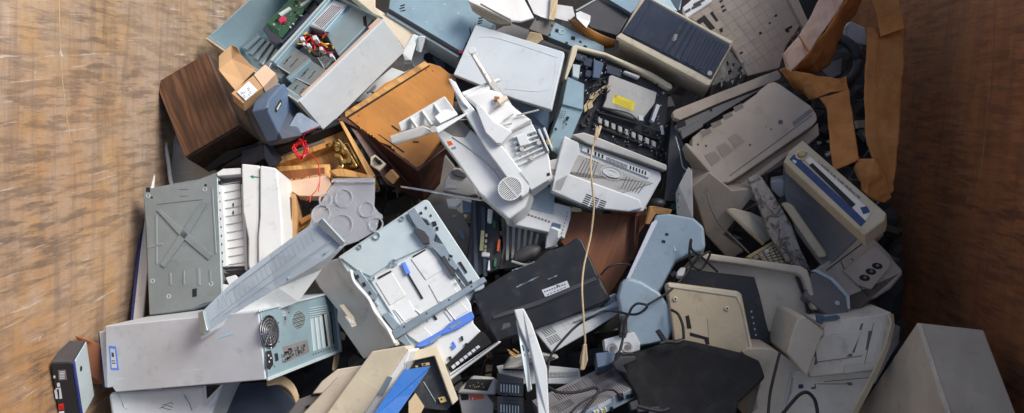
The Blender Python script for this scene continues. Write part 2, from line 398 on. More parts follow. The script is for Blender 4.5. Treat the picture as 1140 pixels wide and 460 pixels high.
def steel_wall(name, cols, streak, rot, seed):
    m, t, N, L, bs = nt(name)
    v = vec(N, L, rnd=False); n1 = noise(N, L, v, 1.3, 8, .62, .4); n2 = noise(N, L, v, 5, 9, .7, .3)
    vs = vec(N, L, streak, rnd=False); n3 = noise(N, L, vs, 3.5, 6, .65, .5)
    def turned(ang, sc):
        a = vec(N, L, rnd=False, rot=(math.radians(ang), 0, 0)); m2 = N.new('ShaderNodeMapping'); m2.inputs['Scale'].default_value = sc; L.new(a, m2.inputs['Vector']); return m2.outputs['Vector']
    n4 = noise(N, L, turned(51, (1, .12, 1.5)), 17, 10, .8, .12); n7 = noise(N, L, turned(47, (1, .07, 2.4)), 36, 4, .6, .2); n8 = noise(N, L, turned(-34, (1, .16, 1.6)), 9, 8, .75, .5); n10 = noise(N, L, turned(52, (1, .2, 1)), 42, 6, .8); n9 = noise(N, L, v, 60, 6, .7)
    c = ramp(N, L, n1, [(.3, cols[0]), (.5, cols[1]), (.7, cols[2])])
    f = ramp(N, L, noise(N, L, turned(-34, (1, .07, 1)), 2.6, 5, .55, .3), [(.35, g3(0)), (.65, g3(.8))]); c = mix(N, L, f, c, cols[3])
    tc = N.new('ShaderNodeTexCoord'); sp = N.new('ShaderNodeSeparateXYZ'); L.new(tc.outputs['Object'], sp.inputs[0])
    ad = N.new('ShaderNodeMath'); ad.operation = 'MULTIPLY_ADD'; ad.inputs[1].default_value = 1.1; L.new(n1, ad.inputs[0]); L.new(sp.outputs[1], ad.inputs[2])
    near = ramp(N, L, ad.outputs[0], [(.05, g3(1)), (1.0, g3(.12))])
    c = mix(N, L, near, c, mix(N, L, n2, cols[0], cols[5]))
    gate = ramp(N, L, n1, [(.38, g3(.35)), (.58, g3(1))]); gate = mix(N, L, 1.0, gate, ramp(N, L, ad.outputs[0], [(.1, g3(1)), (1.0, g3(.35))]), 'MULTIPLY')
    blob = noise(N, L, turned(40, (1, .6, 1)), 3.2, 7, .7, .5); blob2 = noise(N, L, v, 7, 8, .72, .3)
    f = ramp(N, L, blob2, [(.45, g3(0)), (.68, g3(.6))]); c = mix(N, L, f, c, cols[3])
    f = ramp(N, L, blob, [(.46, g3(0)), (.62, g3(.38))]); f = mix(N, L, 1.0, f, gate, 'MULTIPLY'); c = mix(N, L, f, c, cols[4])
    f = ramp(N, L, n4, [(.45, g3(0)), (.64, g3(.7))]); f = mix(N, L, 1.0, f, gate, 'MULTIPLY'); c = mix(N, L, f, c, cols[4])
    fs = noise(N, L, turned(51, (1, .10, 1)), 48, 5, .65, .1)
    f = mix(N, L, 1.0, ramp(N, L, fs, [(.47, g3(0)), (.58, g3(1))]), ramp(N, L, blob, [(.36, g3(.25)), (.60, g3(1))]), 'MULTIPLY'); f = mix(N, L, 1.0, f, ramp(N, L, ad.outputs[0], [(.2, g3(1)), (1.1, g3(.65))]), 'MULTIPLY'); c = mix(N, L, f, c, tuple(x * .6 for x in cols[4][:3]) + (1,))
    f = ramp(N, L, noise(N, L, turned(-34, (1, .35, 1)), 4, 9, .75, .4), [(.60, g3(0)), (.68, g3(.6))]); c = mix(N, L, f, c, (cols[5][0] * 1.35, cols[5][1], cols[5][2] * .8, 1))
    f = ramp(N, L, n8, [(.48, g3(0)), (.66, g3(.6))]); c = mix(N, L, f, c, cols[4])
    f = ramp(N, L, n7, [(.64, g3(0)), (.68, g3(.45))]); c = mix(N, L, f, c, cols[6])
    f = ramp(N, L, n10, [(.5, g3(0)), (.6, g3(.5))]); f = mix(N, L, 1.0, f, gate, 'MULTIPLY'); c = mix(N, L, f, c, cols[4])
    f = ramp(N, L, n9, [(.35, g3(.35)), (.6, g3(0))]); c = mix(N, L, f, c, tuple(x * .6 for x in cols[1][:3]) + (1,))
    f = ramp(N, L, n2, [(.60, g3(0)), (.75, g3(.6))]); c = mix(N, L, f, c, cols[5])
    n6 = noise(N, L, v, 14, 3, .5); f = ramp(N, L, n6, [(.74, g3(0)), (.76, g3(.7))]); c = mix(N, L, f, c, cols[6])
    L.new(c, bs.inputs['Base Color']); bs.inputs['Roughness'].default_value = .55
    bs.inputs['Metallic'].default_value = .1
    bump(N, L, bs, fs, .5, .004); return m
# ---------------------------------------------------------------- the setting: skip container
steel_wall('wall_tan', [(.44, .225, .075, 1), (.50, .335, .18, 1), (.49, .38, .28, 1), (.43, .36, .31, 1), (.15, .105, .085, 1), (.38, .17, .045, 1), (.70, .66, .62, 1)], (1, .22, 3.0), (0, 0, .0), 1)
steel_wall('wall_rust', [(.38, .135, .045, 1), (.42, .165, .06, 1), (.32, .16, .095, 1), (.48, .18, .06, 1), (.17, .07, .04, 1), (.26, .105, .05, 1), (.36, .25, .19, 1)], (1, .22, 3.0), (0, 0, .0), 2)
surf('floor_rust_shade', (.022, .018, .016, 1), .8, metal=.2, dirt=.6, dcol=(.02, .015, .01, 1))  # rusty floor set near black, shade of the gaps put into its colour
surf('bead_tan', (.50, .36, .2, 1), .6)
def wall_pts(q, h=.8):
    a, b = W(q, h); a, b = np.array(a), np.array(b); d = (b - a) / (b[1] - a[1]); f = lambda y: a + d * (y - a[1]); return f
fl = wall_pts('.243,0 98,440'); fr = wall_pts('.1010,0 1085,440')
def wall(name, f, sgn, mat, top, lean, label):
    t = T(name, label, 'wall', M=at((f(1)[0], 1, 0)))
    y0, y1 = -1.6, 3.6; th = .06; rows = 14
    b = B(t); g = []
    for k in range(rows + 1):
        y = y0 + (y1 - y0) * k / rows; r = []
        for j in range(7):
            z = top * j / 6; x = f(y)[0] + sgn * lean * (z - .8)
            x += sgn * .004 * math.sin(k * 1.7 + j * 1.3) * (0 < j < 6)
            r.append((x, y, z))
        g.append(r)
    flat = [t.l(v) for r in g for v in r]; n = len(flat)
    vs = flat + [v + Vector((sgn * th, 0, 0)) for v in flat]; fs = []
    for k in range(rows):
        for j in range(6):
            a = k * 7 + j; fs += [(a, a + 1, a + 8, a + 7), (n + a, n + a + 7, n + a + 8, n + a + 1)]
        a = k * 7; fs += [(a, a + 7, n + a + 7, n + a), (a + 6, n + a + 6, n + a + 13, a + 13)]
    e = rows * 7
    for j in range(6): fs += [(j, n + j, n + j + 1, j + 1), (e + j, e + j + 1, n + e + j + 1, n + e + j)]
    b._add(vs, fs); b.put('plate', mat, bevel=0, smooth=True)
    b = B(t); p0 = f(y0); p1 = f(y1)
    b.tube([(f(y)[0] + sgn * (lean * (top - .8) + th / 2), y, top + .03) for y in (y0, y1)], .05, 10, world=True); b.put('rim', 'dark_steel', bevel=0)
    return t
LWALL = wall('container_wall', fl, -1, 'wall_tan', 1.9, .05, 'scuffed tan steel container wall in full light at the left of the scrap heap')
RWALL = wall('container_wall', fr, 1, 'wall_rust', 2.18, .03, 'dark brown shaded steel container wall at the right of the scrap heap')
def on_wall(p, f, sgn, lean):
    d = ray(p); lo, hi = 1., 6.
    for _ in range(50):
        s_ = (lo + hi) / 2; X = CAM + d * s_
        x = f(X[1])[0] + sgn * lean * (X[2] - .8)
        if (X[0] - x) * sgn > 0: hi = s_
        else: lo = s_
    return CAM + d * lo
b = B(LWALL); b.tube([on_wall(p, fl, -1, .05) + np.array([-.004 * 0, 0, 0]) for p in px('.66,0 67,60 70,95 74,130 79,160')], .0013, 6, world=True); b.put('weld_bead', 'bead_tan', bevel=0)
b = B(RWALL); b.tube([on_wall(p, fr, 1, .03) for p in px('.1108,0 1104,80 1096,160 1086,240 1076,300')], .0025, 6, world=True); b.put('weld_bead', 'wall_rust', bevel=0)
fo = T('floor', None, None, M=at((0, 1, -.02))); 
me_ = B(fo); me_.box(-2.4, 2.6, -2.6, 2.6, -.06, 0); f_ = me_.put('floor', 'floor_rust_shade', bevel=0); f_.parent = None; f_.matrix_world = at((0, 1, 0)); f_['kind'] = 'structure'
bpy.data.objects.remove(fo.o)
gr = bpy.data.meshes.new('ground'); gr.from_pydata([(-60, -60, -.12), (60, -60, -.12), (60, 60, -.12), (-60, 60, -.12)], [], [(0, 1, 2, 3)])
surf('yard', (.2, .19, .17, 1), .9); gr.materials.append(MATS['yard']); go = bpy.data.objects.new('ground', gr); COL.objects.link(go); go['kind'] = 'structure'
# ---------------------------------------------------------------- light
w = bpy.data.worlds.new('World'); scn.world = w; w.use_nodes = True; N = w.node_tree.nodes; L = w.node_tree.links
sk = N.new('ShaderNodeTexSky'); sk.sky_type = 'NISHITA'; sk.sun_disc = False
SUN_EL, SUN_AZ = math.radians(47), math.radians(70)     # azimuth from +Y towards +X
sk.sun_elevation = SUN_EL; sk.sun_rotation = SUN_AZ; sk.air_density = 1.0; sk.dust_density = 3.5
bg = N['Background']; bg.inputs['Strength'].default_value = .15; L.new(sk.outputs[0], bg.inputs['Color'])
sl = bpy.data.lights.new('sun', 'SUN'); sl.energy = 3.5; sl.angle = math.radians(28); sl.color = (1, .98, .955)
so = bpy.data.objects.new('sun', sl); COL.objects.link(so)
sd = Vector((math.sin(SUN_AZ) * math.cos(SUN_EL), math.cos(SUN_AZ) * math.cos(SUN_EL), math.sin(SUN_EL)))
so.rotation_euler = sd.to_track_quat('Z', 'Y').to_euler()
scn.view_settings.view_transform = 'Standard'; scn.view_settings.look = 'None'; scn.view_settings.exposure = 0.1; scn.view_settings.gamma = 1
scn.render.engine = 'CYCLES'; scn.cycles.use_denoising = True; scn.cycles.max_bounces = 6
def cells(b, q4, nx, ny, fx=.8, fy=.7, z0=0, z1=.001, ax=2, mask=None):
    """a regular field of slots or keys between four measured corners"""
    A_, B_, C_, D_ = [np.array(p) for p in px(q4)]
    def bl(u, v): return (A_ * (1 - u) + B_ * u) * (1 - v) + (D_ * (1 - u) + C_ * u) * v
    for i in range(nx):
        for j in range(ny):
            if mask and not mask(i, j): continue
            u0, u1 = (i + .5 - fx / 2) / nx, (i + .5 + fx / 2) / nx; v0, v1 = (j + .5 - fy / 2) / ny, (j + .5 + fy / 2) / ny
            pts = [b.t.q(tuple(bl(u, v)), z1, ax) for u, v in ((u0, v0), (u1, v0), (u1, v1), (u0, v1))]
            c = {2: (0, 1), 0: (1, 2), 1: (0, 2)}[ax]
            b.prism([(p[c[0]], p[c[1]]) for p in pts], z0, z1, ax)
    return b
def cable(name, label, q, hs, r, mat, cat='cable', group=None, n=8, ends=None):
    pts = px(q); hs = hs if len(hs) == len(pts) else [hs[0] + (hs[-1] - hs[0]) * i / (len(pts) - 1) for i in range(len(pts))]
    W_ = [wp(p, h) for p, h in zip(pts, hs)]
    t = T(name, label, cat, M=at(W_[0]), group=group)
    b = B(t); b.tube(spline(W_, n), r, 7, world=True); o = b.put(name, mat, bevel=0, smooth=True)
    o.parent = None; o.matrix_world = t.M; bpy.data.objects.remove(t.o); o.name = name; props(o, label, cat, group); t.o = o
    return t, W_
def lin(a, b, t): return a + (b - a) * t
# ============ dark wood speaker cabinet
t = T('speaker_cabinet', 'closed dark walnut veneer cabinet leaning on the tan container wall', 'cabinet', 'A a95,370;B a318,232;C .265,138.7;D .207,176;d .230.5,191.5;c .292.5,158.8', (.21, .31, .20), h=1.0, sl=.15)
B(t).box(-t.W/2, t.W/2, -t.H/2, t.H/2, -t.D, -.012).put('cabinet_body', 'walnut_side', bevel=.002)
B(t).box(-t.W/2+.001, t.W/2-.001, -t.H/2+.001, t.H/2-.001, -.0115, 0).put('side_panel', 'walnut', bevel=.002)
b = B(t)
for z in (-.07, -.14): b.box(-t.W/2+.004, t.W/2-.004, -t.H/2-.0015, -t.H/2, z, z+.002)
b.put('panel_joint', 'void', bevel=0)
# ============ grey lid standing against the wall behind the cabinet
t = T('monitor_back_shell', 'thin grey curved plastic lid standing between the wall and the walnut cabinet', 'lid', M=at(wp((190, 170), .8)))
b = B(t); b.slab(W('e150,135 215,250 300,330 385,370 170,425 158,410 128,200', .80, .78, .76, .76, .72, .72, .80), .012); b.put('lid_panel', 'grey_plastic')
b = B(t); b.tube(spline(W('e155,125 130,165 128,200 150,320 160,400 172,440', .83, .84, .84, .80, .78, .76)), .007, 6, world=True); b.put('rim', 'white_plastic', bevel=0)
# ============ long white trim strip behind the metal plate
t = T('trim_strip', 'long narrow white strip with deep blue edge wedged along the tan wall', 'strip', M=at(wp((160, 280), .8)))
b = B(t); b.slab(W('.168,191 172,192 166,280 159,356 148,356 156,280', .84, .84, .80, .76, .76, .80), .01); b.put('strip_face', 'white_plastic')
b = B(t); b.slab(W('.165.5,191 168,191 156,280 149,356 145,357 152,280', .835, .835, .795, .755, .755, .795), .02); b.put('strip_edge', 'deep_blue')
# ============ printer on its side with the X-braced steel base plate
t = T('laser_printer', 'laser printer on its side showing a grey steel base plate with a large pressed X', 'printer',
      'A .159,210;B .240,193.5;C .247.5,333;D .166,351', (.245, .42, .15), h=.93, n=(-.05, -.35, .94), sl=.06)
Wd, Hd = t.W, t.H
b = B(t); b.poly('.159,211 200,203 222,199 240,192 244,193 248,335 232,338 214,345 190,349 166,351', -.14, -.006); b.put('chassis', 'grey_steel', bevel=.003)
b = B(t); b.poly('.159,210.5 196,206 212,204 225,198 240,193.5 242,194 247.5,333 226,338 214,344 190,348 166,350.5 163,260', -.006, 0); b.put('base_plate', 'grey_steel', bevel=.002)
b = B(t)
for q in ('i295,135 312,132 545,335 528,358 400,250', 'i500,92 525,100 445,235 330,392 312,378 395,250'):
    b.poly(q, 0, .005)
for q in ('i290,155 300,155 300,375 292,375', 'i300,105 505,85 505,89 300,110', 'i352,415 362,415 364,470 354,470', 'i412,405 422,405 424,470 414,470', 'i475,395 490,395 492,470 480,470',
          'i540,40 548,40 565,330 557,330', 'i400,40 438,38 438,42 400,44', 'i400,70 438,68 438,72 400,74', 'i250,300 320,280 325,290 262,306', 'i530,400 540,400 540,460 532,460'):
    b.poly(q, 0, .002)
b.put('pressed_rib', 'grey_steel', bevel=.0012, seg=2)
b = B(t)
for q in ('i250,35 268,35 268,55 250,55', 'i272,75 280,75 280,84 272,84', 'i510,20 520,20 520,30 510,30', '.214,322 219,321 219,330 214,331', 'i500,130 508,130 508,138 500,138'):
    b.poly(q, 0, .0006)
b.put('plate_hole', 'void', bevel=0)
b = B(t)
for p in px('.170,313 188,330 235,316 165,218 228,211'):
    c = t.q(p); b.ring((c.x, c.y, 0), .006, .002, .0015, 12)
b.put('screw', 'pale_steel', bevel=0)
# toner opening beside the plate
b = B(t); b.poly('.241,193 268,189 277,318 250,335', -.13, -.035); b.put('tray_opening', 'mid_grey')
b = B(t); b.poly('i570,25 590,25 612,385 590,390', -.06, -.008); b.poly('i672,20 690,20 702,400 690,410', -.06, -.02); b.put('side_rail', 'white_plastic')
b = B(t)
for k in range(11):
    y = k / 10; p0 = px('i592,22 612,380'); p1 = px('i668,18 690,380')
    a_ = t.q((lin(p0[0][0], p0[1][0], y), lin(p0[0][1], p0[1][1], y)), -.02); c_ = t.q((lin(p1[0][0], p1[1][0], y), lin(p1[0][1], p1[1][1], y)), -.02)
    b.box(a_.x, c_.x, a_.y - .001, a_.y + .001, -.04, -.018)
b.put('guide_rib', 'grey_plastic', bevel=0)
b = B(t); b.poly('i592,22 668,16 692,385 612,388', -.045, -.022); b.put('paper_guide', 'white_plastic')
b = B(t)
for y in range(9):
    c = t.q(px('i%d,%d' % (577 + y * 1.8, 60 + y * 38))[0], -.007); b.box(c.x - .001, c.x + .002, c.y - .003, c.y + .003, -.0079, -.0068)
for q in ('i635,105 641,105 641,125 635,125', 'i635,140 641,140 641,158 635,158'): b.poly(q, -.021, -.0205)
b.put('slot', 'void', bevel=0)
b = B(t); b.poly('.241,192.5 248,188 268,187 268,194 242,196', -.10, .004); b.put('top_block', 'white_plastic')
b = B(t)
for q in ('.251,309 262,306 266,313 255,318', '.245,316 262,318 264,330 247,334', '.265,312 282,309 283,322 268,326', '.228,326 240,322 244,332 230,335'): b.poly(q, -.08, -.01)
b.put('broken_clip', 'white_plastic')
b = B(t); b.poly('i566,5 583,5 583,20 566,22', -.01, -.0055); b.poly('i600,408 690,400 700,420 640,425', -.03, -.015); b.put('gap', 'void', bevel=0)
b = B(t); b.poly('.268.5,182 289,184 288,240 287,300 279,306 276,295 276,265 270,235', -.12, .012); b.put('front_cover', 'white_plastic', bevel=.006, seg=3)
b = B(t); b.poly('.289,184 306,186.5 309,190 314,245 315,276 300,290 287,302 287,262 289,240', -.12, .022); b.put('paper_door', 'white_plastic', bevel=.006, seg=3)
b = B(t); b.poly('e512,386 528,380 528,385 552,388 552,392 528,391 528,397', .012, .0125); b.put('arrow_mark', 'green_spot', bevel=0)
# ============ grey desktop computer tower lying down, rear with fan to the right
t = T('computer_tower', 'large lilac grey computer tower lying on its side, rear fan and ports showing', 'computer',
      'A m348,72;B .288,346;C .299.5,423;D m393,368;b .372,325;c .380,390', (.43, .19, .40), h=.98, sl=.15, n=(0, -.6, .8))
Wd, Hd, Dd = t.W, t.H, t.D
b = B(t); b.poly('m346,72 1030,5 1062,312 395,368 380,345 355,350 348,100', -Dd+.012, 0); b.put('outer_cover', 'lilac_panel', bevel=.0035, seg=2)
b = B(t); b.poly('m318,98 350,92 385,345 345,347', -Dd + .03, -.016); b.put('front_bezel', 'lilac_panel', bevel=.003)
b = B(t); b.poly('m316,100 324,97 355,348 340,348', -Dd + .02, -.022); b.put('bezel_edge', 'deep_blue')
b = B(t); b.poly('m364,160 396,163 410,268 373,268', 0, .0006); b.put('certificate_sticker', 'tray_blue', bevel=0)
b = B(t); b.poly('m370,172 390,175 400,258 378,260', .0006, .001); b.put('sticker_text_area', 'label_white', bevel=0)
b = B(t); b.poly('m378,235 394,236 396,240 380,240', .001, .0014); b.poly('m377,225 392,226 392,229 377,229', .001, .0014); b.poly('m376,190 386,191 388,210 378,210', .001, .0014); b.put('print', 'ink', bevel=0)
# rear panel lies in the local plane x = +W/2 ; yz coordinates
X = t.W / 2
def yz(s, x=None): return [t.q(p, X if x is None else x, 0) for p in px(s)]
R0 = [t.q(p, X, 0) for p in px('.289,346 372,326 380,390 299,423')]
b = B(t); b.box(X - .014, X + .001, -Hd/2 + .004, Hd/2 - .004, -Dd + .004, -.004); b.put('rear_panel', 'blue_steel', bevel=.0015)
def rq(bb, s, d0, d1): 
    return bb.poly(s, X + d0, X + d1, 0)
b = B(t)
rq(b, '.372,325 374,325 381.5,391 380,391', .0, .008); rq(b, '.299,420.5 381,388.5 381.5,391.5 299.5,424', .0, .008); rq(b, '.289,345 372,324.5 372,326.5 289,347.5', .0, .006)
b.put('rear_flange', 'pale_steel', bevel=.001)
fc = yz('.299,369.5')[0]
b = B(t)
b.cyl((X + .0012, fc.y, fc.z), .046, .0006, 0, 32); b.put('fan_opening', 'void', bevel=0)
b = B(t)
for r in (.046, .036, .027, .018):
    m = 32; pts = [(X + .004, fc.y + r * math.cos(2 * math.pi * k / m), fc.z + r * math.sin(2 * math.pi * k / m)) for k in range(m + 1)]; b.tube(pts, .0011, 5)
for k in range(8):
    a = math.pi * k / 4; b.tube([(X + .0035, fc.y + .01 * math.cos(a), fc.z + .01 * math.sin(a)), (X + .004, fc.y + .046 * math.cos(a), fc.z + .046 * math.sin(a))], .0009, 5)
b.cyl((X + .0018, fc.y, fc.z), .012, .004, 0, 16); b.put('fan_grille', 'chrome', bevel=0)
b = B(t); b.cyl((X + .0018, fc.y, fc.z), .0395, .0012, 0, 32); fan = b.put('fan_blades', 'dark_steel', bevel=0)
vc = yz('.332,356')[0]; b = B(t); m = 28
b.prism([(vc.y + .026 * math.cos(2 * math.pi * k / m), vc.z + .036 * math.sin(2 * math.pi * k / m)) for k in range(m)], X + .001, X + .0022, 0); b.put('vent_field', 'perf_steel', bevel=0)
b = B(t)
for i in range(9):
    for j in range(11):
        y, z = vc.y + (i - 4) * .0058, vc.z + (j - 5) * .0066
        if ((y - vc.y) / .026) ** 2 + ((z - vc.z) / .036) ** 2 < .9: b.cyl((X + .0022, y, z), .002, .0004, 0, 6)
b.put('vent_holes', 'void', bevel=0)
b = B(t); rq(b, 'm1066,185 1088,180 1096,215 1098,245 1082,268 1068,255', 0, .003); b.put('power_socket', 'black_plastic', bevel=.001)
b = B(t); rq(b, 'm1104,195 1118,192 1122,225 1108,230', 0, .003); b.put('power_switch', 'black_plastic', bevel=.001)
b = B(t)
for q in ('m1074,200 1078,199 1079,206 1075,207', 'm1084,212 1088,211 1089,218 1085,219', 'm1077,228 1081,227 1082,234 1078,235'): rq(b, q, .003, .0034)
b.put('socket_pin', 'label_white', bevel=0)
b = B(t); rq(b, 'n58,20 74,18 82,62 62,68', 0, .001); rq(b, 'n58,0 78,-5 80,12 58,16', 0, .001); b.put('rear_label', 'label_white', bevel=0)
b = B(t); rq(b, 'n66,30 72,29 74,45 68,46', .001, .0014); b.put('label_mark', 'ink', bevel=0)
b = B(t); rq(b, 'n58,165 170,132 178,188 68,238', 0, .0022); b.put('port_plate', 'mid_grey', bevel=.001)
b = B(t)
for q in ('n62,195 72,192 74,204 64,208', 'n88,180 104,176 106,190 90,195', 'n95,196 110,192 112,204 97,208', 'n118,166 132,162 134,176 120,180', 'n122,182 138,178 140,196 124,200', 'n146,156 160,152 162,165 148,169', 'n66,218 78,214 80,226 68,230', 'n146,176 156,173 158,184 148,187'): rq(b, q, .002, .009)
b.put('port', 'chrome', bevel=.001)
b = B(t)
for q in ('n92,172 100,170 101,176 93,178', 'n126,186 132,184 133,190 127,192', 'n150,160 156,158 157,162 151,164', 'n76,186 84,184 86,192 78,194', 'n84,212 92,209 94,216 86,219'): rq(b, q, .002, .0098)
b.put('port_hole', 'void', bevel=0)
b = B(t)
for k in range(5): rq(b, 'n%d,%d %d,%d %d,%d %d,%d' % (180, -8 + k * 10, 262, -22 + k * 10, 263, -18 + k * 10, 181, -4 + k * 10), .001, .004)
for k in range(4): rq(b, 'n%d,%d %d,%d %d,%d %d,%d' % (184 + k * 20, 40 - k * 5, 196 + k * 20, 37 - k * 5, 210 + k * 21, 182 - k * 7, 198 + k * 21, 186 - k * 7), .001, .004)
b.put('slot_cover', 'pale_steel', bevel=.001)
b = B(t); rq(b, 'n235,22 243,20 262,160 254,163', .001, .0045); rq(b, 'n270,10 274,9 290,150 286,152', .001, .002); b.put('open_slot', 'void', bevel=0)
b = B(t)
for i in range(9): rq(b, 'n%d,%d %d,%d %d,%d %d,%d' % (192 + i * 12, 196 - i * 4, 196 + i * 12, 195 - i * 4, 198 + i * 12, 200 - i * 4, 194 + i * 12, 202 - i * 4), .001, .0014)
for q in ('n38,55 42,54 43,60 39,61', 'n40,140 44,139 45,145 41,146', 'n84,10 88,9 89,14 85,15', 'n20,250 24,249 25,255 21,256'): rq(b, q, .001, .0014)
b.put('screw_hole', 'void', bevel=0)
b = B(t); b.poly('n292,202 314,196 306,252 288,275 282,265', X - .012, X - .008, 0); b.put('bracket_tab', 'beige_plastic', bevel=.001)
# ============ loose computer side cover lying across the tower
t = T('computer_cover', 'bent grey sheet metal computer cover lying across the lilac tower', 'metal cover', M=at(wp((300, 300), 1.1)))
hA = 1.09
P = dict(zip('abcdefg', W('.223,350 .222,373 .258,352 .330,317 i1120,300 i1030,180 i770,330', 1.10, 1.085, 1.10, 1.13, 1.17, 1.19, 1.14)))
L0 = W('.222,350 258,315 300,283 346,250 359,245', 1.105, 1.13, 1.15, 1.18, 1.19); R0 = W('.223,374 265,346 306,322 362,289 383,270', 1.075, 1.09, 1.11, 1.15, 1.165)
b = B(t); b.ribbon(L0, R0); b.put('inner_face', 'cover_steel', solid=.002, bevel=0)
E0 = W('.223,374 250,356 280,338 310,320 350,296 383,270', 1.073, 1.083, 1.095, 1.11, 1.138, 1.163); E1 = W('.224,378 264,356 300,348 332,336 358,300 385,272', 1.05, 1.06, 1.04, 1.03, 1.08, 1.155)
b = B(t); b.ribbon(E0, E1); b.put('side_flap', 'white_plastic', solid=.002, bevel=0)
b = B(t); b.slab(W('.355,246 359,243 384,270 380,275 376,270 354,251', 1.21, 1.21, 1.185, 1.175, 1.17, 1.195), .01); b.put('end_flange', 'galvanised')
b = B(t); b.slab(W('.220,348 226,346 231,368 228,371 228,372 223,373', 1.11, 1.12, 1.105, 1.10, 1.10, 1.09), .012); b.put('end_lip', 'galvanised')
b = B(t)
for a_, c_ in (('.240,336', '.352,251'), ('.236,357', '.330,284'), ('.248,352', '.368,268')):
    p, q_ = px(a_)[0], px(c_)[0]; b.tube(W('.%f,%f %f,%f' % (*p, *q_), 1.112, 1.178), .0012, 4, world=True)
b.put('pressed_rib', 'galvanised', bevel=0)
b = B(t)
for k in range(22):
    u = k / 21; p = (lin(243, 348, u), lin(332, 254, u)); q_ = (lin(248, 354, u), lin(346, 266, u)); b.tube([wp(p, lin(1.12, 1.185, u)), wp(q_, lin(1.112, 1.18, u))], .0006, 4, world=True)
b.put('fine_ribbing', 'grey_steel', bevel=0)
b = B(t)
for q in ('i878,438 905,418 912,422 885,445', 'i1045,325 1060,310 1068,312 1050,330', '.243,375 258,370 259,372 244,377'): b.slab(W(q, 1.128 if q[1] == '8' else 1.165 if q[1] == '1' else 1.11), .002)
b.put('slot', 'blue_steel', bevel=0)
# ============ small black and teal desktop case bottom left
t = T('desktop_case', 'small black computer case with pale green top panel standing by the tan wall', 'computer', 'A .55,404;B .83,404.5;C .89,466;D .69,470;b m268,138;a .72,379', (.085, .20, .12), h=.98, sl=.25, n=(0, -.75, .6))
Wd, Hd, Dd = t.W, t.H, t.D
B(t).box(-Wd/2, Wd/2 - .003, -Hd/2, Hd/2, -Dd, 0).put('case_body', 'black_plastic', bevel=.002)
b = B(t); b.box(-Wd/2 + .001, Wd/2 - .004, Hd/2, Hd/2 + .0015, -Dd + .002, -.003); b.put('top_panel', 'dark_grey', bevel=.001)
b = B(t); b.box(Wd/2 - .003, Wd/2, -Hd/2 + .002, Hd/2 - .002, -Dd + .003, -.012); b.put('side_panel', 'pale_steel')
b = B(t); b.box(Wd/2 - .004, Wd/2 + .001, -Hd/2, Hd/2, -.013, .001); b.put('front_edge', 'deep_blue')
b = B(t); b.poly('m138,270 172,268 178,312 142,314', 0, .001); b.put('spec_label', 'mid_grey', bevel=0)
b = B(t)
for q in ('m118,295 126,295 126,305 118,305', 'm133,328 145,326 147,342 135,344', 'm142,352 150,352 156,395 146,397', 'm122,358 132,357 138,396 128,397', 'm128,350 150,348 150,353 128,355', 'm142,455 165,452 166,460 143,462'): b.poly(q, 0, .0012)
for k in range(5): b.poly('m%d,%d %d,%d %d,%d %d,%d' % (145, 276 + k * 7, 168, 275 + k * 7, 168, 278 + k * 7, 145, 279 + k * 7), .001, .0014)
b.put('marking', 'label_white', bevel=0)
b = B(t); b.poly('m138,422 162,418 166,445 140,450', 0, .002); b.put('red_button', 'red_spot', bevel=.001)
c = t.q(px('m240,262')[0], Wd/2, 0); b = B(t); b.cyl((Wd/2, c.y, c.z), .008, .0012, 0, 16); b.put('hole', 'void', bevel=0)
# ============ amber clear plastic piece leaning behind it
t = T('plastic_sheet', 'brown see-through plastic sheet leaning on the tan wall behind the black case', 'plastic sheet', M=at(wp((80, 380), .9)))
b = B(t); b.slab(W('m150,95 290,140 335,160 340,330 280,330 200,240 120,200', .98, .93, .90, .80, .80, .9, .94), .003); b.put('sheet', 'brown_clear', bevel=0)
b = B(t); b.tube(W('m120,200 150,95 290,142', .945, .985, .935), .0022, 5, world=True); b.put('sheet_rim', 'amber_plastic', bevel=0)
# ============ scratched pale blue-grey housing under the tower
t = T('printer_housing', 'scratched pale grey blue housing with a cracked corner under the lilac tower', 'housing', 'A m362,378;B m795,340;C m800,560;D m380,570', (.30, .18, .25), h=.84, n=(0, -.5, .86))
b = B(t); b.poly('m360,372 790,338 870,335 790,560 385,570', -.22, 0); b.put('housing_body', 'white_panel', bevel=.012, seg=3)
b = B(t); b.poly('m795,338 862,335 800,405', -.0, .0015); b.put('window', 'void', bevel=0)
b = B(t); b.poly('m785,338 797,338 801,398 865,333 876,333 800,425 788,430', 0, .004); b.put('window_frame', 'pale_steel', bevel=.001)
b = B(t)
for s_ in ('m400,372 425,410 430,430 445,440', 'm700,380 725,420 735,450', 'm590,440 620,425 650,435', 'm600,425 630,418 640,412 650,420', 'm598,432 615,440 640,445'):
    b.tube([t.q(p, .0008) for p in px(s_)], .0012 if s_[1] in '4' else .0007, 4)
b.put('crack', 'ink', bevel=0)
b = B(t)
for s_ in ('m402,374 428,412 433,432 448,440', 'm545,356 560,352 580,356 600,350'): b.tube([t.q(p, .0012) for p in px(s_)], .0016, 4)
b.put('chipped_edge', 'white_plastic', bevel=0)
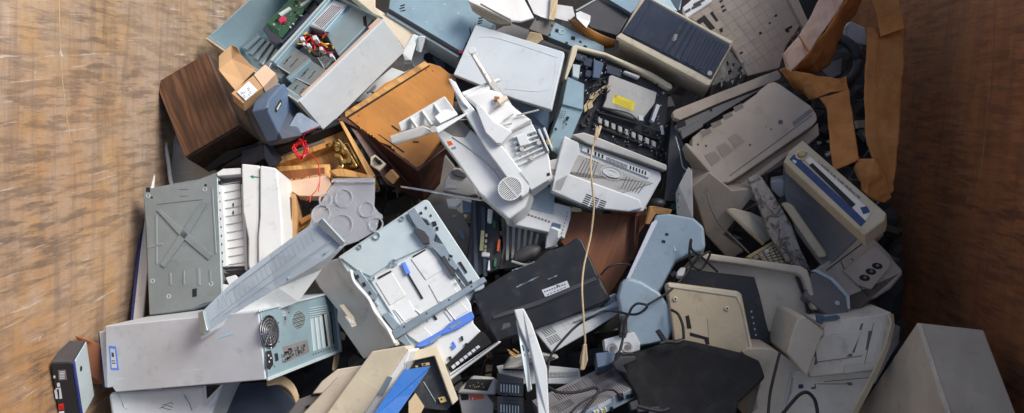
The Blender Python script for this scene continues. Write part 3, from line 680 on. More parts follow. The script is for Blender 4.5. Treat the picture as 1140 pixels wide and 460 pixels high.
# dark monitor to its right
t = T('flat_monitor', 'dark grey monitor lying face up in shade below the lilac tower', 'monitor', 'A m835,340;B m1110,320;C m1200,430;D m850,480', (.26, .16, .05), h=.72, n=(0, -.2, .97))
b = B(t); b.poly('m905,330 1110,312 1220,425 1150,480 860,480 840,440', -.08, 0); b.put('monitor_frame', 'dark_grey', bevel=.006, seg=2)
b = B(t); b.poly('m935,345 1100,328 1195,425 1130,465 900,470', 0, .002); b.put('screen', 'navy_plastic', bevel=0)
t = T('yellow_hose', 'short yellowed ribbed hose curled behind the dark monitor', 'hose', M=at(wp((312, 425), .7)))
b = B(t)
for k in range(4): b.tube(spline(W('n%d,%d %d,%d %d,%d %d,%d' % (-10, 305 + k * 9, 50, 300 + k * 9, 100, 335 + k * 10, 125, 390 + k * 10), .74)), .006, 7, world=True)
b.put('hose_strand', 'cord_cream', bevel=0)
# ============ open computer case showing board, cables and drive bays
t = T('open_computer_case', 'opened computer case tilted at the top left, green board and red yellow wiring inside', 'computer',
      'A a318,170;C .424,20;D .334,117;c .454,60;d .358,140', (.44, .43, .19), h=1.02, sl=.15, n=(-.47, .1, .88))
Wd, Hd, Dd = t.W, t.H, t.D
b = B(t); b.box(-Wd/2 + .002, Wd/2 - .002, -Hd/2 + .002, Hd/2 - .002, -Dd, -Dd + .004); b.box(-Wd/2, -Wd/2 + .012, -Hd/2 + .012, Hd/2, -Dd, 0)
b.box(Wd/2 - .003, Wd/2, -Hd/2 + .006, Hd/2, -Dd, -.002); b.box(-Wd/2 + .012, Wd/2, Hd/2 - .003, Hd/2, -Dd, -.002); b.put('chassis', 'blue_steel')
b = B(t); b.box(-Wd/2, Wd/2 + .002, -Hd/2 - .004, -Hd/2 + .008, -Dd - .002, .002); b.put('outer_panel', 'white_panel', bevel=.003, seg=2)
b = B(t); b.box(-Wd/2 - .006, -Wd/2, -Hd/2, Hd/2, -Dd * .9, .003); b.put('front_bezel', 'beige_grey', bevel=.002)
b = B(t); b.box(-Wd/2 + .02, Wd/2 - .05, -Hd/2 + .008, -Hd/2 + .018, -.012, .001); b.box(Wd/2 - .05, Wd/2 - .003, -Hd/2 + .008, -Hd/2 + .03, -.02, .0); b.put('inner_flange', 'cardboard_pale', bevel=0)
z = -Dd + .004
b = B(t); b.poly('a345,150 560,-30 610,-20 400,200', z, z + .01); b.put('raised_tray', 'blue_steel', bevel=.004, seg=2)
b = B(t); b.tube(spline([t.q(p, z + .012) for p in px('a440,165 450,190 480,185 515,150 522,118')]), .002, 5); b.tube([t.q(p, z + .012) for p in px('a420,130 470,80 540,20')], .0016, 5); b.put('pressed_rib', 'pale_steel', bevel=0)
z = -.12
b = B(t); b.poly('a470,205 545,148 650,205 640,260 590,310 545,320', -Dd + .004, z); b.put('slot_bracket', 'grey_steel', bevel=.001)
b = B(t)
for k in range(5): b.poly('a%d,%d %d,%d %d,%d %d,%d' % (482 + k * 24, 212 + k * 22, 548 + k * 22, 158 + k * 12, 560 + k * 22, 165 + k * 12, 496 + k * 24, 222 + k * 22), z, z + .008)
b.put('slot_cover', 'galvanised', bevel=.001)
z = -.06
b = B(t); b.poly('a568,128 590,100 640,130 655,185 630,198 600,180', -.15, z); b.poly('a640,150 655,187 815,30 800,-10', -.15, z - .01); b.put('board_bracket', 'navy_plastic', bevel=.003)
b = B(t); b.poly('a585,105 715,-30 800,-10 655,168 605,140', z - .003, z); g = b.put('circuit_board', 'pcb_green', bevel=0)
rnd = random.Random(4)
for nm, mt, cnt, sz in (('chip', 'void', 10, 7), ('capacitor', 'galvanised', 16, 3), ('connector', 'label_white', 7, 4)):
    b = B(t)
    for k in range(cnt):
        u, v = rnd.random(), rnd.random(); x = 600 + 120 * u + 55 * v; y = 105 - 115 * u + 50 * v; s_ = sz * rnd.uniform(.6, 1.3)
        b.poly('a%f,%f %f,%f %f,%f %f,%f' % (x, y, x + s_, y - s_, x + 2 * s_, y, x + s_, y + s_), z, z + .003)
    b.put(nm, mt, parent=g, bevel=0)
b = B(t); b.poly('a640,60 688,30 697,38 650,70', z, z + .006); b.poly('a735,20 775,-5 780,2 740,28', z, z + .006); b.put('board_sticker', 'label_white', parent=g, bevel=0)
b = B(t); b.poly('a640,88 655,72 670,75 668,92 650,103', z, z + .0075); b.put('pink_sticker', 'pink_spot', parent=g, bevel=0)
b = B(t); b.poly('a598,268 860,-20 885,-20 622,280', -.04, -.012); b.poly('a672,345 775,258 785,268 685,356', -.04, -.018); b.put('cross_rail', 'blue_steel', bevel=.002)
b = B(t); b.poly('a602,268 862,-20 868,-20 608,270', -.012, -.010); b.put('rail_edge', 'pale_steel', bevel=0)
b = B(t); b.poly('a765,112 880,-5 950,20 845,140', -.16, -.02); b.poly('a845,140 950,20 1062,85 905,245', -.16, -.03); ps = b.put('power_supply', 'blue_steel', bevel=.002)
b = B(t); b.poly('a785,108 885,5 938,25 835,130', -.02, -.0192); b.put('rating_label', 'label_white', parent=ps, bevel=0)
b = B(t)
for k in range(6): b.poly('a%f,%f %f,%f %f,%f %f,%f' % (800 + k * 6, 104 + k * 4, 880 + k * 8, 22 + k * 2, 882 + k * 8, 24 + k * 2, 802 + k * 6, 106 + k * 4), -.0192, -.0188)
b.put('print', 'ink', parent=ps, bevel=0)
b = B(t); b.poly('a1015,75 1030,70 1035,120 1020,112', -.03, -.029); b.put('vent', 'void', parent=ps, bevel=0)
for q, zz in (('a622,285 705,205 782,258 690,328', -.03), ('a700,340 782,268 850,310 780,378', -.035), ('a675,392 725,350 795,398 742,438', -.035), ('a608,300 670,330 645,350 600,320', -.04), ('a815,258 850,245 880,265 845,305', -.05)):
    b = B(t); b.poly(q, -.13, zz); dv = b.put('drive_bay', 'grey_steel', bevel=.0015)
    P4 = [np.array(p) for p in px(q)]; cx = sum(P4) / 4
    b = B(t)
    for (u, v, w_) in ((.3, .35, .25), (.5, .3, .3), (.6, .65, .2), (.35, .7, .25)):
        p = P4[0] * (1 - u) * (1 - v) + P4[1] * u * (1 - v) + P4[2] * u * v + P4[3] * (1 - u) * v; d = (P4[1] - P4[0]) * w_ * .5; e = (P4[3] - P4[0]) * .02
        b.prism([(lambda r: (r.x, r.y))(t.q(tuple(x), zz + .0004)) for x in (p - d - e, p + d - e, p + d + e, p - d + e)], zz - .001, zz + .0004)
    b.put('bay_slot', 'void', parent=dv, bevel=0)
    b = B(t); b.tube([t.q(tuple(P4[0]), zz + .001), t.q(tuple(P4[3]), zz + .001)], .002, 5); b.put('bay_edge', 'pale_steel', parent=dv, bevel=0)
rnd = random.Random(11)
for mt, cnt, nm in (('red_wire', 10, 'red_wires'), ('yellow_wire', 6, 'yellow_wires'), ('rubber', 5, 'black_wires')):
    b = B(t)
    for k in range(cnt):
        x, y = rnd.uniform(715, 760), rnd.uniform(150, 200); pts = []
        for s_ in range(6):
            pts.append(t.q(px('a%f,%f' % (x, y))[0], rnd.uniform(-.1, -.01))); x += rnd.uniform(0, 42); y += rnd.uniform(-25, 35); x = min(x, 885); y = min(max(y, 120), 250)
        b.tube(spline(pts, 5), .0028, 5)
    b.put(nm, mt, bevel=0)
b = B(t)
for (x, y, s_) in ((735, 165, 14), (765, 195, 12), (790, 160, 16), (820, 210, 12), (745, 190, 10), (865, 240, 12)):
    b.poly('a%f,%f %f,%f %f,%f %f,%f' % (x, y, x + s_, y - s_ * .3, x + s_ * 1.4, y + s_ * .9, x + s_ * .3, y + s_ * 1.2), -.03, -.008)
b.put('plug', 'label_white', bevel=.001)
# ============ torn small carton on the case
t = T('small_carton', 'torn open brown carton with a handwritten white label on the open computer case', 'box', M=at(wp((268, 85), 1.1)))
b = B(t)
for q, hs in (('a430,200 455,212 470,240 432,262', (1.15, 1.15, 1.13, 1.12)), ('a430,200 432,262 375,312 375,250', (1.15, 1.12, 1.12, 1.14)),
              ('a432,262 470,240 538,310 488,362', (1.12, 1.13, 1.10, 1.09)), ('a375,312 432,262 488,362 450,405', (1.12, 1.12, 1.09, 1.10))):
    b.slab(W(q, *hs), .003)
b.put('flap', 'cardboard', bevel=0)
b = B(t); b.slab(W('a430,415 528,335 570,390 482,460', 1.15, 1.15, 1.14, 1.14), .05); cb = b.put('carton_body', 'cardboard', bevel=.001)
b = B(t); b.slab(W('a530,333 580,287 628,328 571,389', 1.152, 1.16, 1.15, 1.142), .05); b.put('end_flap', 'cardboard_pale', bevel=.001)
b = B(t); b.slab(W('a455,410 508,362 547,402 494,448', 1.153, 1.153, 1.146, 1.146), .0012); b.put('label', 'label_white', parent=cb, bevel=0)
b = B(t)
for s_ in ('a472,408 478,418 484,406 488,418 494,404', 'a500,395 508,390 512,400 502,404', 'a480,430 490,424 486,438 498,428', 'a508,412 516,406 518,418 526,408', 'a505,420 512,428'):
    b.tube(W(s_, 1.1535), .0008, 4, world=True)
b.put('handwriting', 'ink_blue', parent=cb, bevel=0)
# ============ slate blue monitor stand / housing
t = T('monitor_housing', 'slate blue plastic monitor housing with a small oval badge beside the walnut cabinet', 'monitor housing', 'A e588,84;B e668,-30;C e742,100;D e656,222;d e590,250;a e520,85', (.13, .14, .10), h=1.08, sl=.3, n=(-.1,-.4,.9))
b = B(t); b.poly('e588,84 600,40 640,-5 668,-30 742,98 724,102 700,140 656,222', -t.D, 0); b.put('housing_body', 'slate_blue', bevel=.006, seg=3)
b = B(t); b.slab(W('e588,84 598,40 632,-2 560,25 520,50 492,80', 1.10, 1.10, 1.10, 1.05, 1.04, 1.04), .05); b.slab(W('e588,86 656,222 600,252 545,205 492,80', 1.095, 1.07, 1.0, 1.0, 1.04), .08); b.put('housing_side', 'navy_plastic', bevel=.003)
b = B(t); b.slab(W('e656,222 700,140 724,102 740,100 770,120 835,160 790,180 700,212', 1.045, 1.06, 1.06, 1.05, 1.04, 1.02, 1.02, 1.03), .06); b.put('recessed_base', 'slate_blue', bevel=.004, seg=2)
b = B(t); b.poly('e625,82 650,42 656,50 654,70 632,102 625,95', 0, .002); b.put('badge', 'void', bevel=.001)
b = B(t); b.poly('e632,84 650,55 652,62 636,92', .002, .0026); b.put('badge_mark', 'grey_plastic', bevel=0)
b = B(t); b.poly('e752,118 775,124 772,132 755,128', .0, .003); c = t.q(px('e590,84')[0], 0); b.cyl((c.x, c.y, .0), .003, .001, 2, 10); b.put('clip', 'void', bevel=0)
b = B(t); b.slab(W('e575,248 582,250 640,335 600,345 575,300', .99, .99, .93, .92, .95), .04); b.put('foot', 'navy_plastic')
# dark box below the cabinet
t = T('dark_speaker', 'dark blue black speaker box wedged under the walnut cabinet', 'speaker', M=at(wp((270, 175), .85)))
b = B(t); b.slab(W('e235,310 570,235 600,300 560,350 380,350 330,365', .86, .9, .88, .84, .82, .82), .16); b.put('speaker_body', 'black_plastic')
b = B(t); b.slab(W('e480,270 572,245 590,300 520,335 470,330', .885, .905, .89, .87, .87), .01); b.put('speaker_front', 'navy_plastic')
# ============ big white housing behind (square with black round hole) + grey wedge
t = T('grey_cover', 'flat pale grey plastic cover lying behind the open case near the top edge', 'cover', M=at(wp((430, 20), .98)))
b = B(t); b.slab(W('b0,-40 130,-40 130,30 320,150 262,225 160,80 120,60', 1.0, 1.0, 1.0, .98, .97, 1.0, 1.0), .03); b.put('cover_panel', 'beige_grey', bevel=.003)
b = B(t); b.slab(W('b300,150 325,160 290,270 262,270 250,235', .99, .99, .95, .95, .97), .05); b.slab(W('b322,160 352,162 330,235 310,225', 1.0, 1.0, .96, .96), .02); b.put('side_rib', 'white_plastic', bevel=.002)
t = T('drum_housing', 'white plastic housing with a large round black opening under the pale blue steel case', 'appliance housing', 'A b345,165;B b530,275;C b480,335;D b290,275', (.18, .12, .15), h=.90, sl=.3)
b = B(t); b.poly('b330,158 525,262 530,290 485,345 320,330 285,270', -.16, 0); b.put('housing_body', 'white_plastic', bevel=.006, seg=2)
b = B(t); b.poly('b345,262 350,240 385,230 430,240 475,275 492,310 485,330 440,325 365,280', 0, .002); b.put('round_opening', 'void', bevel=0)
b = B(t); b.poly('b385,262 395,240 440,262 440,318 410,300', .002, .006); b.put('inner_drum', 'navy_plastic')
b = B(t)
for q in ('b345,178 370,190 366,200 342,188', 'b372,192 378,195 374,205 368,202', 'b395,205 430,224 426,232 391,214'): b.poly(q, 0, .006)
b.put('clip', 'grey_plastic', bevel=.001)
# white thing with cable below the panel
t = T('white_appliance', 'white plastic appliance shell between the open case and the orange board', 'appliance housing', M=at(wp((415, 95), .9)))
b = B(t); b.slab(W('b205,300 260,320 300,300 180,380 80,450 40,455 120,370', .92, .92, .92, .9, .88, .88, .9), .15); b.put('shell', 'white_plastic', bevel=.004, seg=2)
cable('loop_of_cable', 'small grey loop of cable on the white shell above the orange board', 'b95,415 125,395 130,385 112,405 128,415 118,422', (.93, .93), .004, 'mid_grey')
# ============ pale blue steel flat case, top centre
t = T('steel_case', 'flat pale blue steel computer case with small slots at the top centre', 'computer case', 'A b190,25;C b668,90;D b520,240', (.20, .36, .08), h=1.02, sl=.2, n=(0, -.2, 1))
b = B(t); b.poly('b195,0 215,-60 560,-20 668,92 640,130 575,110 518,235 190,40', -.06, 0); b.put('case_body', 'blue_steel', bevel=.003)
b = B(t); b.poly('b188,38 520,238 512,246 184,48', -.075, .004); b.put('case_lip', 'void', bevel=0)
b = B(t); b.poly('b184,52 510,248 500,256 182,64', -.10, -.004); b.put('case_edge', 'pale_steel', bevel=.001)
b = B(t)
for q in ('b242,25 262,18 264,23 244,30', 'b238,37 260,30 262,35 240,42', 'b242,48 264,43 266,48 244,52', 'b590,80 610,76 612,82 592,86', 'b588,92 608,88 610,93 590,98', 'b586,102 606,99 606,104 588,108', 'b550,128 554,120 558,150 554,158', 'b532,195 548,188 550,194 534,202'):
    b.poly(q, 0, .0007)
b.put('case_slot', 'void', bevel=0)
b = B(t)
for p in px('b360,100 420,130 555,190 300,40 500,60 440,20'): c = t.q(p); b.cyl((c.x, c.y, 0), .003, .001, 2, 10)
b.put('rivet', 'pale_steel', bevel=0)
b = B(t); b.poly('b508,222 526,230 520,240 502,234', .004, .006); b.put('red_led', 'pink_spot', bevel=0)
# ============ overexposed white panel at the top and cream part beneath
t = T('scanner_housing', 'bright white plastic lid in full light at the very top, right of the steel case', 'lid', M=at(wp((565, 5), 1.1)))
b = B(t); b.slab(W('b560,-30 780,-30 838,78 780,95 735,92 545,5', 1.12, 1.12, 1.10, 1.10, 1.10, 1.12), .01); b.put('lid_panel', 'paper')
b = B(t); b.slab(W('b548,8 600,30 738,85 735,105 690,108 640,92 560,40', 1.08, 1.08, 1.06, 1.05, 1.05, 1.06, 1.07), .03); b.put('lid_lip', 'cream_plastic', bevel=.002)
b = B(t); b.tube(W('b600,18 640,40 735,90', 1.125, 1.12, 1.105), .003, 5, world=True); b.put('lid_line', 'mid_grey', bevel=0)
# ============ big white square panel
t = T('white_cover', 'large plain white square cover panel lying tilted in the upper middle', 'cover', 'A b577,108;B b970,232;C b920,465;D b478,330', (.36, .25, .03), h=1.05, sl=.25, n=(-.15, -.3, .95))
b = B(t); b.poly('b577,108 970,230 973,240 915,490 750,440 478,332', -.022, 0); b.put('cover_panel', 'white_panel', bevel=.004, seg=2)
b = B(t); pts = [t.q(p, .0006) for p in px('b600,165 680,172 920,250 935,268 900,400 700,395 580,330')]; b.tube(spline(pts[:6], 4), .0006, 5); b.put('raised_outline', 'white_plastic', bevel=0)
# ============ printer with exposed mechanism and yellow label
t = T('gutted_printer', 'opened laser printer with bare black mechanism and a yellow warning label', 'printer', 'A c150,205;B c592,385;C .735,188;D .618,160', (.39, .38, .22), h=.95, sl=.2, n=(0, -.5, .86))
b = B(t); b.poly('c170,225 560,390 575,430 g560,330 g140,200 c120,330', -.2, -.04); b.put('mechanism_tray', 'black_plastic', bevel=.002)
b = B(t); b.poly('c148,205 165,200 300,235 500,320 592,375 598,395 575,395 500,345 300,250 172,220 165,250 120,360 112,350', -.07, 0); b.put('cover_rim', 'cream_plastic', bevel=.005, seg=2)
b = B(t); b.poly('.632,85.5 .650.5,93.7 .649.3,122.5 .625.8,116.3', -.12, .03); b.poly('.625.6,116.6 .649.1,122.8 .638,149 .625.8,178 .609.4,162 .616.8,141', -.12, .02); b.put('side_bracket', 'blue_steel', bevel=.002)
b = B(t)
for q in ('g118,125 126,118 136,122 128,138 120,138', 'g68,172 76,168 82,178 72,184', 'g118,150 124,148 124,158 118,160'): b.poly(q, .03, .031)
cells(b, 'g70,85 125,95 110,130 60,120', 7, 4, .4, .5, .03, .0306); b.put('bracket_hole', 'void', bevel=0)
b = B(t); b.poly('g30,222 60,215 58,252 36,245', .0, .035); b.put('brass_contact', 'gold_pin')
b = B(t); b.poly('c312,340 325,335 525,412 515,460 g455,140 g285,75 g300,40', -.04, -.008); lp = b.put('laser_cover', 'grey_plastic', bevel=.0015)
b = B(t); b.poly('c335,418 428,455 g420,95 g325,58', -.008, -.0074); b.put('warning_label', 'label_yellow', parent=lp, bevel=0)
b = B(t); b.poly('g335,22 350,22 345,36 336,34', -.0074, -.007); 
for k in range(5): b.poly('g%f,%f %f,%f %f,%f %f,%f' % (340 - k, 36 + k * 8, 412 - k, 62 + k * 8, 412 - k, 64 + k * 8, 340 - k, 38 + k * 8), -.0074, -.007)
b.put('warning_text', 'mustard_key', parent=lp, bevel=0)
b = B(t); b.poly('g445,112 465,116 465,138 445,134', -.004, -.003); b.put('small_label', 'label_white', bevel=0)
b = B(t)
for k in range(9):
    x, y = 262 + k * 30, 120 + k * 13; b.poly('g%f,%f %f,%f %f,%f %f,%f' % (x, y, x + 20, y + 8, x + 18, y + 34, x + 2, y + 26), -.04, -.02 + .004 * (k % 2))
b.put('exit_roller', 'grey_plastic', bevel=.002)
b = B(t); b.tube([t.q(p, -.03) for p in px('g250,118 545,225')], .006, 8); b.tube([t.q(p, -.012) for p in px('g265,100 440,150 550,190')], .004, 7); b.tube([t.q(p, -.03) for p in px('g240,155 520,265')], .007, 8); b.put('shaft', 'black_plastic', bevel=0)
b = B(t); b.poly('g525,62 540,70 512,145 500,135', -.04, .0); b.tube([t.q(p, -.01) for p in px('g545,160 552,200')], .006, 8); b.put('white_lever', 'label_white', bevel=.001)
b = B(t); b.poly('c150,285 185,290 178,350 150,340', -.05, -.002); b.put('corner_block', 'pale_steel', bevel=.002)
b = B(t)
for q in ('c160,230 215,250 210,275 165,265', 'c190,250 240,265 235,300 200,290', 'c300,285 370,310 365,345 300,325', 'c210,310 250,318 230,345 205,340'): b.poly(q, -.05, -.012)
b.put('motor_block', 'navy_plastic', bevel=.002)
b = B(t); b.poly('c245,265 290,280 270,350 240,345', -.05, -.002); b.put('blue_duct', 'slate_blue', bevel=.002)
b = B(t); b.poly('c375,320 385,315 450,338 445,350', -.04, -.008); b.put('white_bar', 'label_white')
b = B(t); rnd = random.Random(5)
for k in range(170):
    u, v = rnd.random(), rnd.random(); x = lin(lin(155, 560, u), lin(130, 560, u), v); y = lin(lin(215, 375, u), lin(600, 735, u), v)
    s_ = rnd.uniform(4, 12); a_ = rnd.uniform(0, 3); zz = rnd.uniform(-.04, -.012)
    p = [(x + s_ * math.cos(a_ + i * 1.57) * (1 if i % 2 else .5), y + s_ * math.sin(a_ + i * 1.57) * (1 if i % 2 else .5)) for i in range(4)]
    if 300 < x < 520 and 330 < y < 560: continue
    b.poly('c' + ' '.join('%f,%f' % i for i in p), -.06, zz)
b.put('mechanism_bits', 'dark_grey', bevel=0)
b = B(t)
for k in range(80):
    u, v = rnd.random(), rnd.random(); x = lin(150, 575, u); y = lin(215, 380, u) + v * 330
    if 290 < x < 530 and 330 < y < 560: continue
    s_ = rnd.uniform(2, 5.5); b.poly('c%f,%f %f,%f %f,%f' % (x, y, x + s_, y + s_ * .4, x + s_ * .2, y + s_ * 1.3), -.05, rnd.uniform(-.02, -.004))
b.put('bright_bits', 'label_white', bevel=0)
b = B(t)
for k in range(7):
    x, y = rnd.uniform(200, 250), rnd.uniform(380, 450); pts = [t.q(px('c%f,%f' % (x + i * 18, y - i * 12 + rnd.uniform(-14, 14)))[0], rnd.uniform(-.02, .01)) for i in range(5)]; b.tube(spline(pts, 4), .0022, 5)
b.put('wire_bundle', 'rubber', bevel=0)
b = B(t)
for k in range(3): b.tube(spline([t.q(p, -.004) for p in px('c%d,470 %d,435 %d,400 %d,375' % (205 + k * 10, 232 + k * 10, 270 + k * 8, 310 + k * 6))], 5), .0024, 5)
for q in ('g215,62 235,50 242,75 222,88', 'g200,70 212,60 216,90 204,100', 'g228,20 245,12 240,40 226,40'): b.poly(q, -.02, .004)
b.put('cream_wires', 'cord_cream', bevel=0)
b = B(t); b.tube(spline([t.q(p, -.002) for p in px('g285,80 330,88 400,105 440,135')], 6), .003, 6); b.put('black_hose', 'rubber', bevel=0)
# ============ black computer tower top right of centre
t = T('computer_tower', 'beige computer tower with a ribbed dark blue front panel facing up at the top', 'computer', 'A .720,-5;B c862,190;C c762,375;D c342,165;d c340,255;c c745,430', (.42, .20, .30), h=1.12, sl=.15)
Wd, Hd, Dd = t.W, t.H, t.D
b = B(t); b.box(-Wd/2, Wd/2, -Hd/2, Hd/2, -Dd, -.004); b.put('case_body', 'beige_grey', bevel=.005, seg=2)
b = B(t); b.poly('c485,-20 862,188 850,200 478,-10', -.02, .001); b.poly('c342,165 365,145 768,350 762,380 750,382', -.03, .001); b.put('bezel_frame', 'cream_plastic', bevel=.004, seg=2)
b = B(t); b.poly('c370,145 480,-12 850,200 770,352', -.015, .004); b.put('front_panel', 'navy_plastic', bevel=.004, seg=2)
b = B(t); b.poly('c412,160 500,5 632,80 545,225', .004, .006); b.poly('c628,265 700,130 850,208 768,350', .004, .006)
for k in range(3): b.poly('c%f,%f %f,%f %f,%f %f,%f' % (548 + k * 27, 228 + k * 14, 640 + k * 23, 85 + k * 14, 658 + k * 23, 95 + k * 14, 570 + k * 27, 240 + k * 14), .004, .0075)
for k in range(4): b.poly('c%f,%f %f,%f %f,%f %f,%f' % (655 + k * 28, 278 + k * 14, 722 + k * 30, 142 + k * 16, 735 + k * 30, 149 + k * 16, 668 + k * 28, 285 + k * 14), .006, .0085)
b.put('drive_cover', 'navy_plastic', bevel=.0015)
c = t.q(px('c760,327')[0], .006); b = B(t); b.cyl((c.x, c.y, .005), .0085, .004, 2, 18); b.put('power_button', 'grey_plastic')
b = B(t); b.poly('c590,175 602,152 620,152 610,178 598,185', .006, .0075); b.put('emblem', 'grey_plastic', bevel=.001)
# ============ pale blue corner piece and black flat item at the top
t = T('steel_cover', 'light blue grey metal cover corner poking in at the top edge', 'metal cover', M=at(wp((685, 5), .95)))
b = B(t); b.slab(W('c265,-30 640,-30 630,45 610,50 480,-5 410,58', .97, .97, .95, .95, .97, .96), .02); b.put('cover_panel', 'blue_steel')
b = B(t); b.slab(W('c560,-30 640,-30 622,48 575,15', .972, .972, .952, .955), .01); b.put('cover_corner', 'slate_blue')
t = T('black_laptop', 'closed black flat device lying under the blue corner at the top', 'laptop', M=at(wp((670, 20), .92)))
b = B(t); b.slab(W('c165,45 265,-5 410,60 350,160 230,125', .95, .95, .94, .92, .92), .03); b.put('lid', 'dark_grey', bevel=.004, seg=2)
b = B(t); b.slab(W('c160,45 262,-12 268,-6 168,52', .955, .955, .953, .953), .02); b.put('hinge_edge', 'grey_steel')
# tan belt / envelope + papers
t = T('leather_flap', 'tan brown leathery flap curled across the black flat device', 'leather flap', M=at(wp((650, 40), .98)))
b = B(t); A_ = spline(W('c130,88 165,95 230,130 290,160 340,180', 1.0, 1.01, 1.0, .98, .98), 4); B_ = spline(W('c145,105 175,140 225,185 275,215 335,210', .97, .96, .95, .93, .94), 4); b.ribbon(A_, B_); b.put('flap', 'orange_board', solid=.004, bevel=0, smooth=True)
t = T('paper_scrap', 'crumpled white and yellow paper scraps at the top beside the tan flap', 'paper', M=at(wp((620, 15), 1.0)))
b = B(t); b.slab(W('b800,-20 940,-20 920,90 870,75 838,60', 1.02, 1.02, 1.0, 1.0, 1.0), .002); b.slab(W('b940,20 1010,30 1020,70 990,95 930,80', 1.01, 1.01, 1.0, .99, .99), .002); b.put('sheet', 'paper', bevel=0)
b = B(t); b.slab(W('b915,-20 945,-20 940,50 928,90 905,85', 1.03, 1.03, 1.01, 1.01, 1.01), .002); b.put('yellow_strip', 'cord_cream', bevel=0)
t = T('white_note', 'small white folded paper stuck on the tan flap', 'paper', M=at(wp((648, 22), 1.0)))
b = B(t); b.slab(W('c165,58 185,50 230,70 228,95 212,125 168,80', 1.03, 1.03, 1.02, 1.01, 1.01, 1.02), .0015); b.put('sheet', 'paper', bevel=0)
# ============ metal drive (player) next to it
t = T('disc_player', 'narrow metal and brown disc drive lying right of the white cover top corner', 'disc drive', 'A b850,75;B b1140,210;C b1130,240;D b820,140', (.27, .055, .12), h=.97, sl=.3)
b = B(t); b.poly('b848,72 935,100 905,165 815,130', -.05, 0); b.put('drive_end', 'mid_grey', bevel=.002)
b = B(t); b.poly('b932,100 1150,205 1150,250 1080,235 902,165', -.05, -.001); b.put('drive_side', 'blue_steel', bevel=.001)
b = B(t)
for q in ('b935,128 948,130 946,145 932,142', 'b1005,160 1022,165 1020,180 1003,175', 'b905,150 912,150 912,160 903,160', 'b1040,180 1050,184 1050,192 1040,188', 'b980,185 990,188 988,196 978,193', 'b850,80 860,84 856,92 846,90', 'b915,108 924,112 920,120 912,116', 'b1060,200 1075,206 1072,218 1058,212'): b.poly(q, 0, .0008)
b.put('drive_hole', 'void', bevel=0)
c = t.q(px('b962,142')[0]); b = B(t); b.ring((c.x, c.y, -.001), .009, .003, .002, 18); b.put('drive_ring', 'pale_steel', bevel=0)
t = T('carton_scrap', 'pale cream foam piece left of the disc drive', 'foam piece', M=at(wp((593, 42), .95)))
b = B(t); b.slab(W('b820,140 870,150 880,175 850,195 800,180', .97, .97, .96, .95, .95), .02); b.put('foam', 'cord_cream', jit=.002)
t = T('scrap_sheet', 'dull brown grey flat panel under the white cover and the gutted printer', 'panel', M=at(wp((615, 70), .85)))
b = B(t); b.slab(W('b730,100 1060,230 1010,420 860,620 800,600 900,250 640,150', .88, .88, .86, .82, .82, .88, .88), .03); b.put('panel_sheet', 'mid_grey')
# ============ orange brown board (cupboard panel) with dark underside
t = T('wooden_board', 'large orange brown wooden board with a pale front edge, torn along its lower side', 'board', 'A a900,460;B b365,278;C .507,100;D .464,203', (.38, .33, .02), h=.97, sl=.4, n=(0, -.1, 1))
b = B(t); b.poly('f0,118 f175,-30 b370,280 b420,295 b490,350 f480,30 f470,150 f325,358 f300,350 280,318 240,295 200,250 150,232 120,205 80,180', -.018, 0); b.put('board_face', 'orange_board', bevel=.001)
b = B(t); b.poly('f-5,100 f-2,122 b372,288 b350,272', -.016, .004); b.put('board_edge', 'raw_pine', bevel=.001)
b = B(t); b.poly('f2,122 b372,290 b374,295 f8,128', 0, .001); b.poly('f142,196 150,200 262,276 256,280', 0, .0015); b.poly('f205,156 240,180 236,186 203,162', 0, .0015); b.poly('f300,228 326,230 324,236 298,234', 0, .0015); b.put('groove', 'void', bevel=0)
b = B(t)
for p in px('b358,312 b388,316 f52,146 f58,116'): c = t.q(p); b.cyl((c.x, c.y, 0), .003, .001, 2, 8)
b.put('screw_hole', 'red_spot', bevel=0)
b = B(t); rnd = random.Random(3); pts = px('f60,165 80,180 120,205 150,232 200,250 240,295 280,318 300,350 325,358 345,330')
for i in range(16):
    u = rnd.random() * (len(pts) - 1.01); k = int(u); p = (lin(pts[k][0], pts[k + 1][0], u - k), lin(pts[k][1], pts[k + 1][1], u - k)); c = t.q(p); s_ = rnd.uniform(.0015, .0035)
    b.prism([(c.x + s_ * math.cos(a_ + rnd.random()), c.y + s_ * math.sin(a_ + rnd.random())) for a_ in (0, 1.6, 3.1, 4.7)], -.01, rnd.uniform(.0005, .003))
b.put('splinter', 'raw_pine', bevel=0)
t = T('cabinet_side', 'dark mahogany cabinet side standing below the torn orange board', 'cabinet', M=at(wp((440, 190), .9)))
b = B(t); b.slab(W('f0,130 80,185 240,295 320,358 480,230 440,300 420,420 f350,500 e1120,420 e930,120 e915,128', .95, .93, .93, .93, .9, .86, .80, .78, .86, .96, .97), .05); b.put('side_panel', 'dark_mahogany', bevel=.002)
b = B(t); b.slab(W('f110,300 130,288 180,330 150,360 110,335', .93, .93, .92, .92, .92), .012); s1 = b.put('terminal_plate', 'cream_plastic', bevel=.001)
b = B(t); b.slab(W('f122,306 133,298 164,326 150,334', .934, .934, .925, .925), .004); b.tube(W('f135,312 155,320', .94, .932), .004, 6, world=True); b.put('terminal_hole', 'void', parent=s1, bevel=0)
b = B(t); b.slab(W('f200,355 232,390 208,420 170,385', .93, .92, .90, .91), .015); b.put('wood_block', 'crumb', bevel=.001, jit=.002)
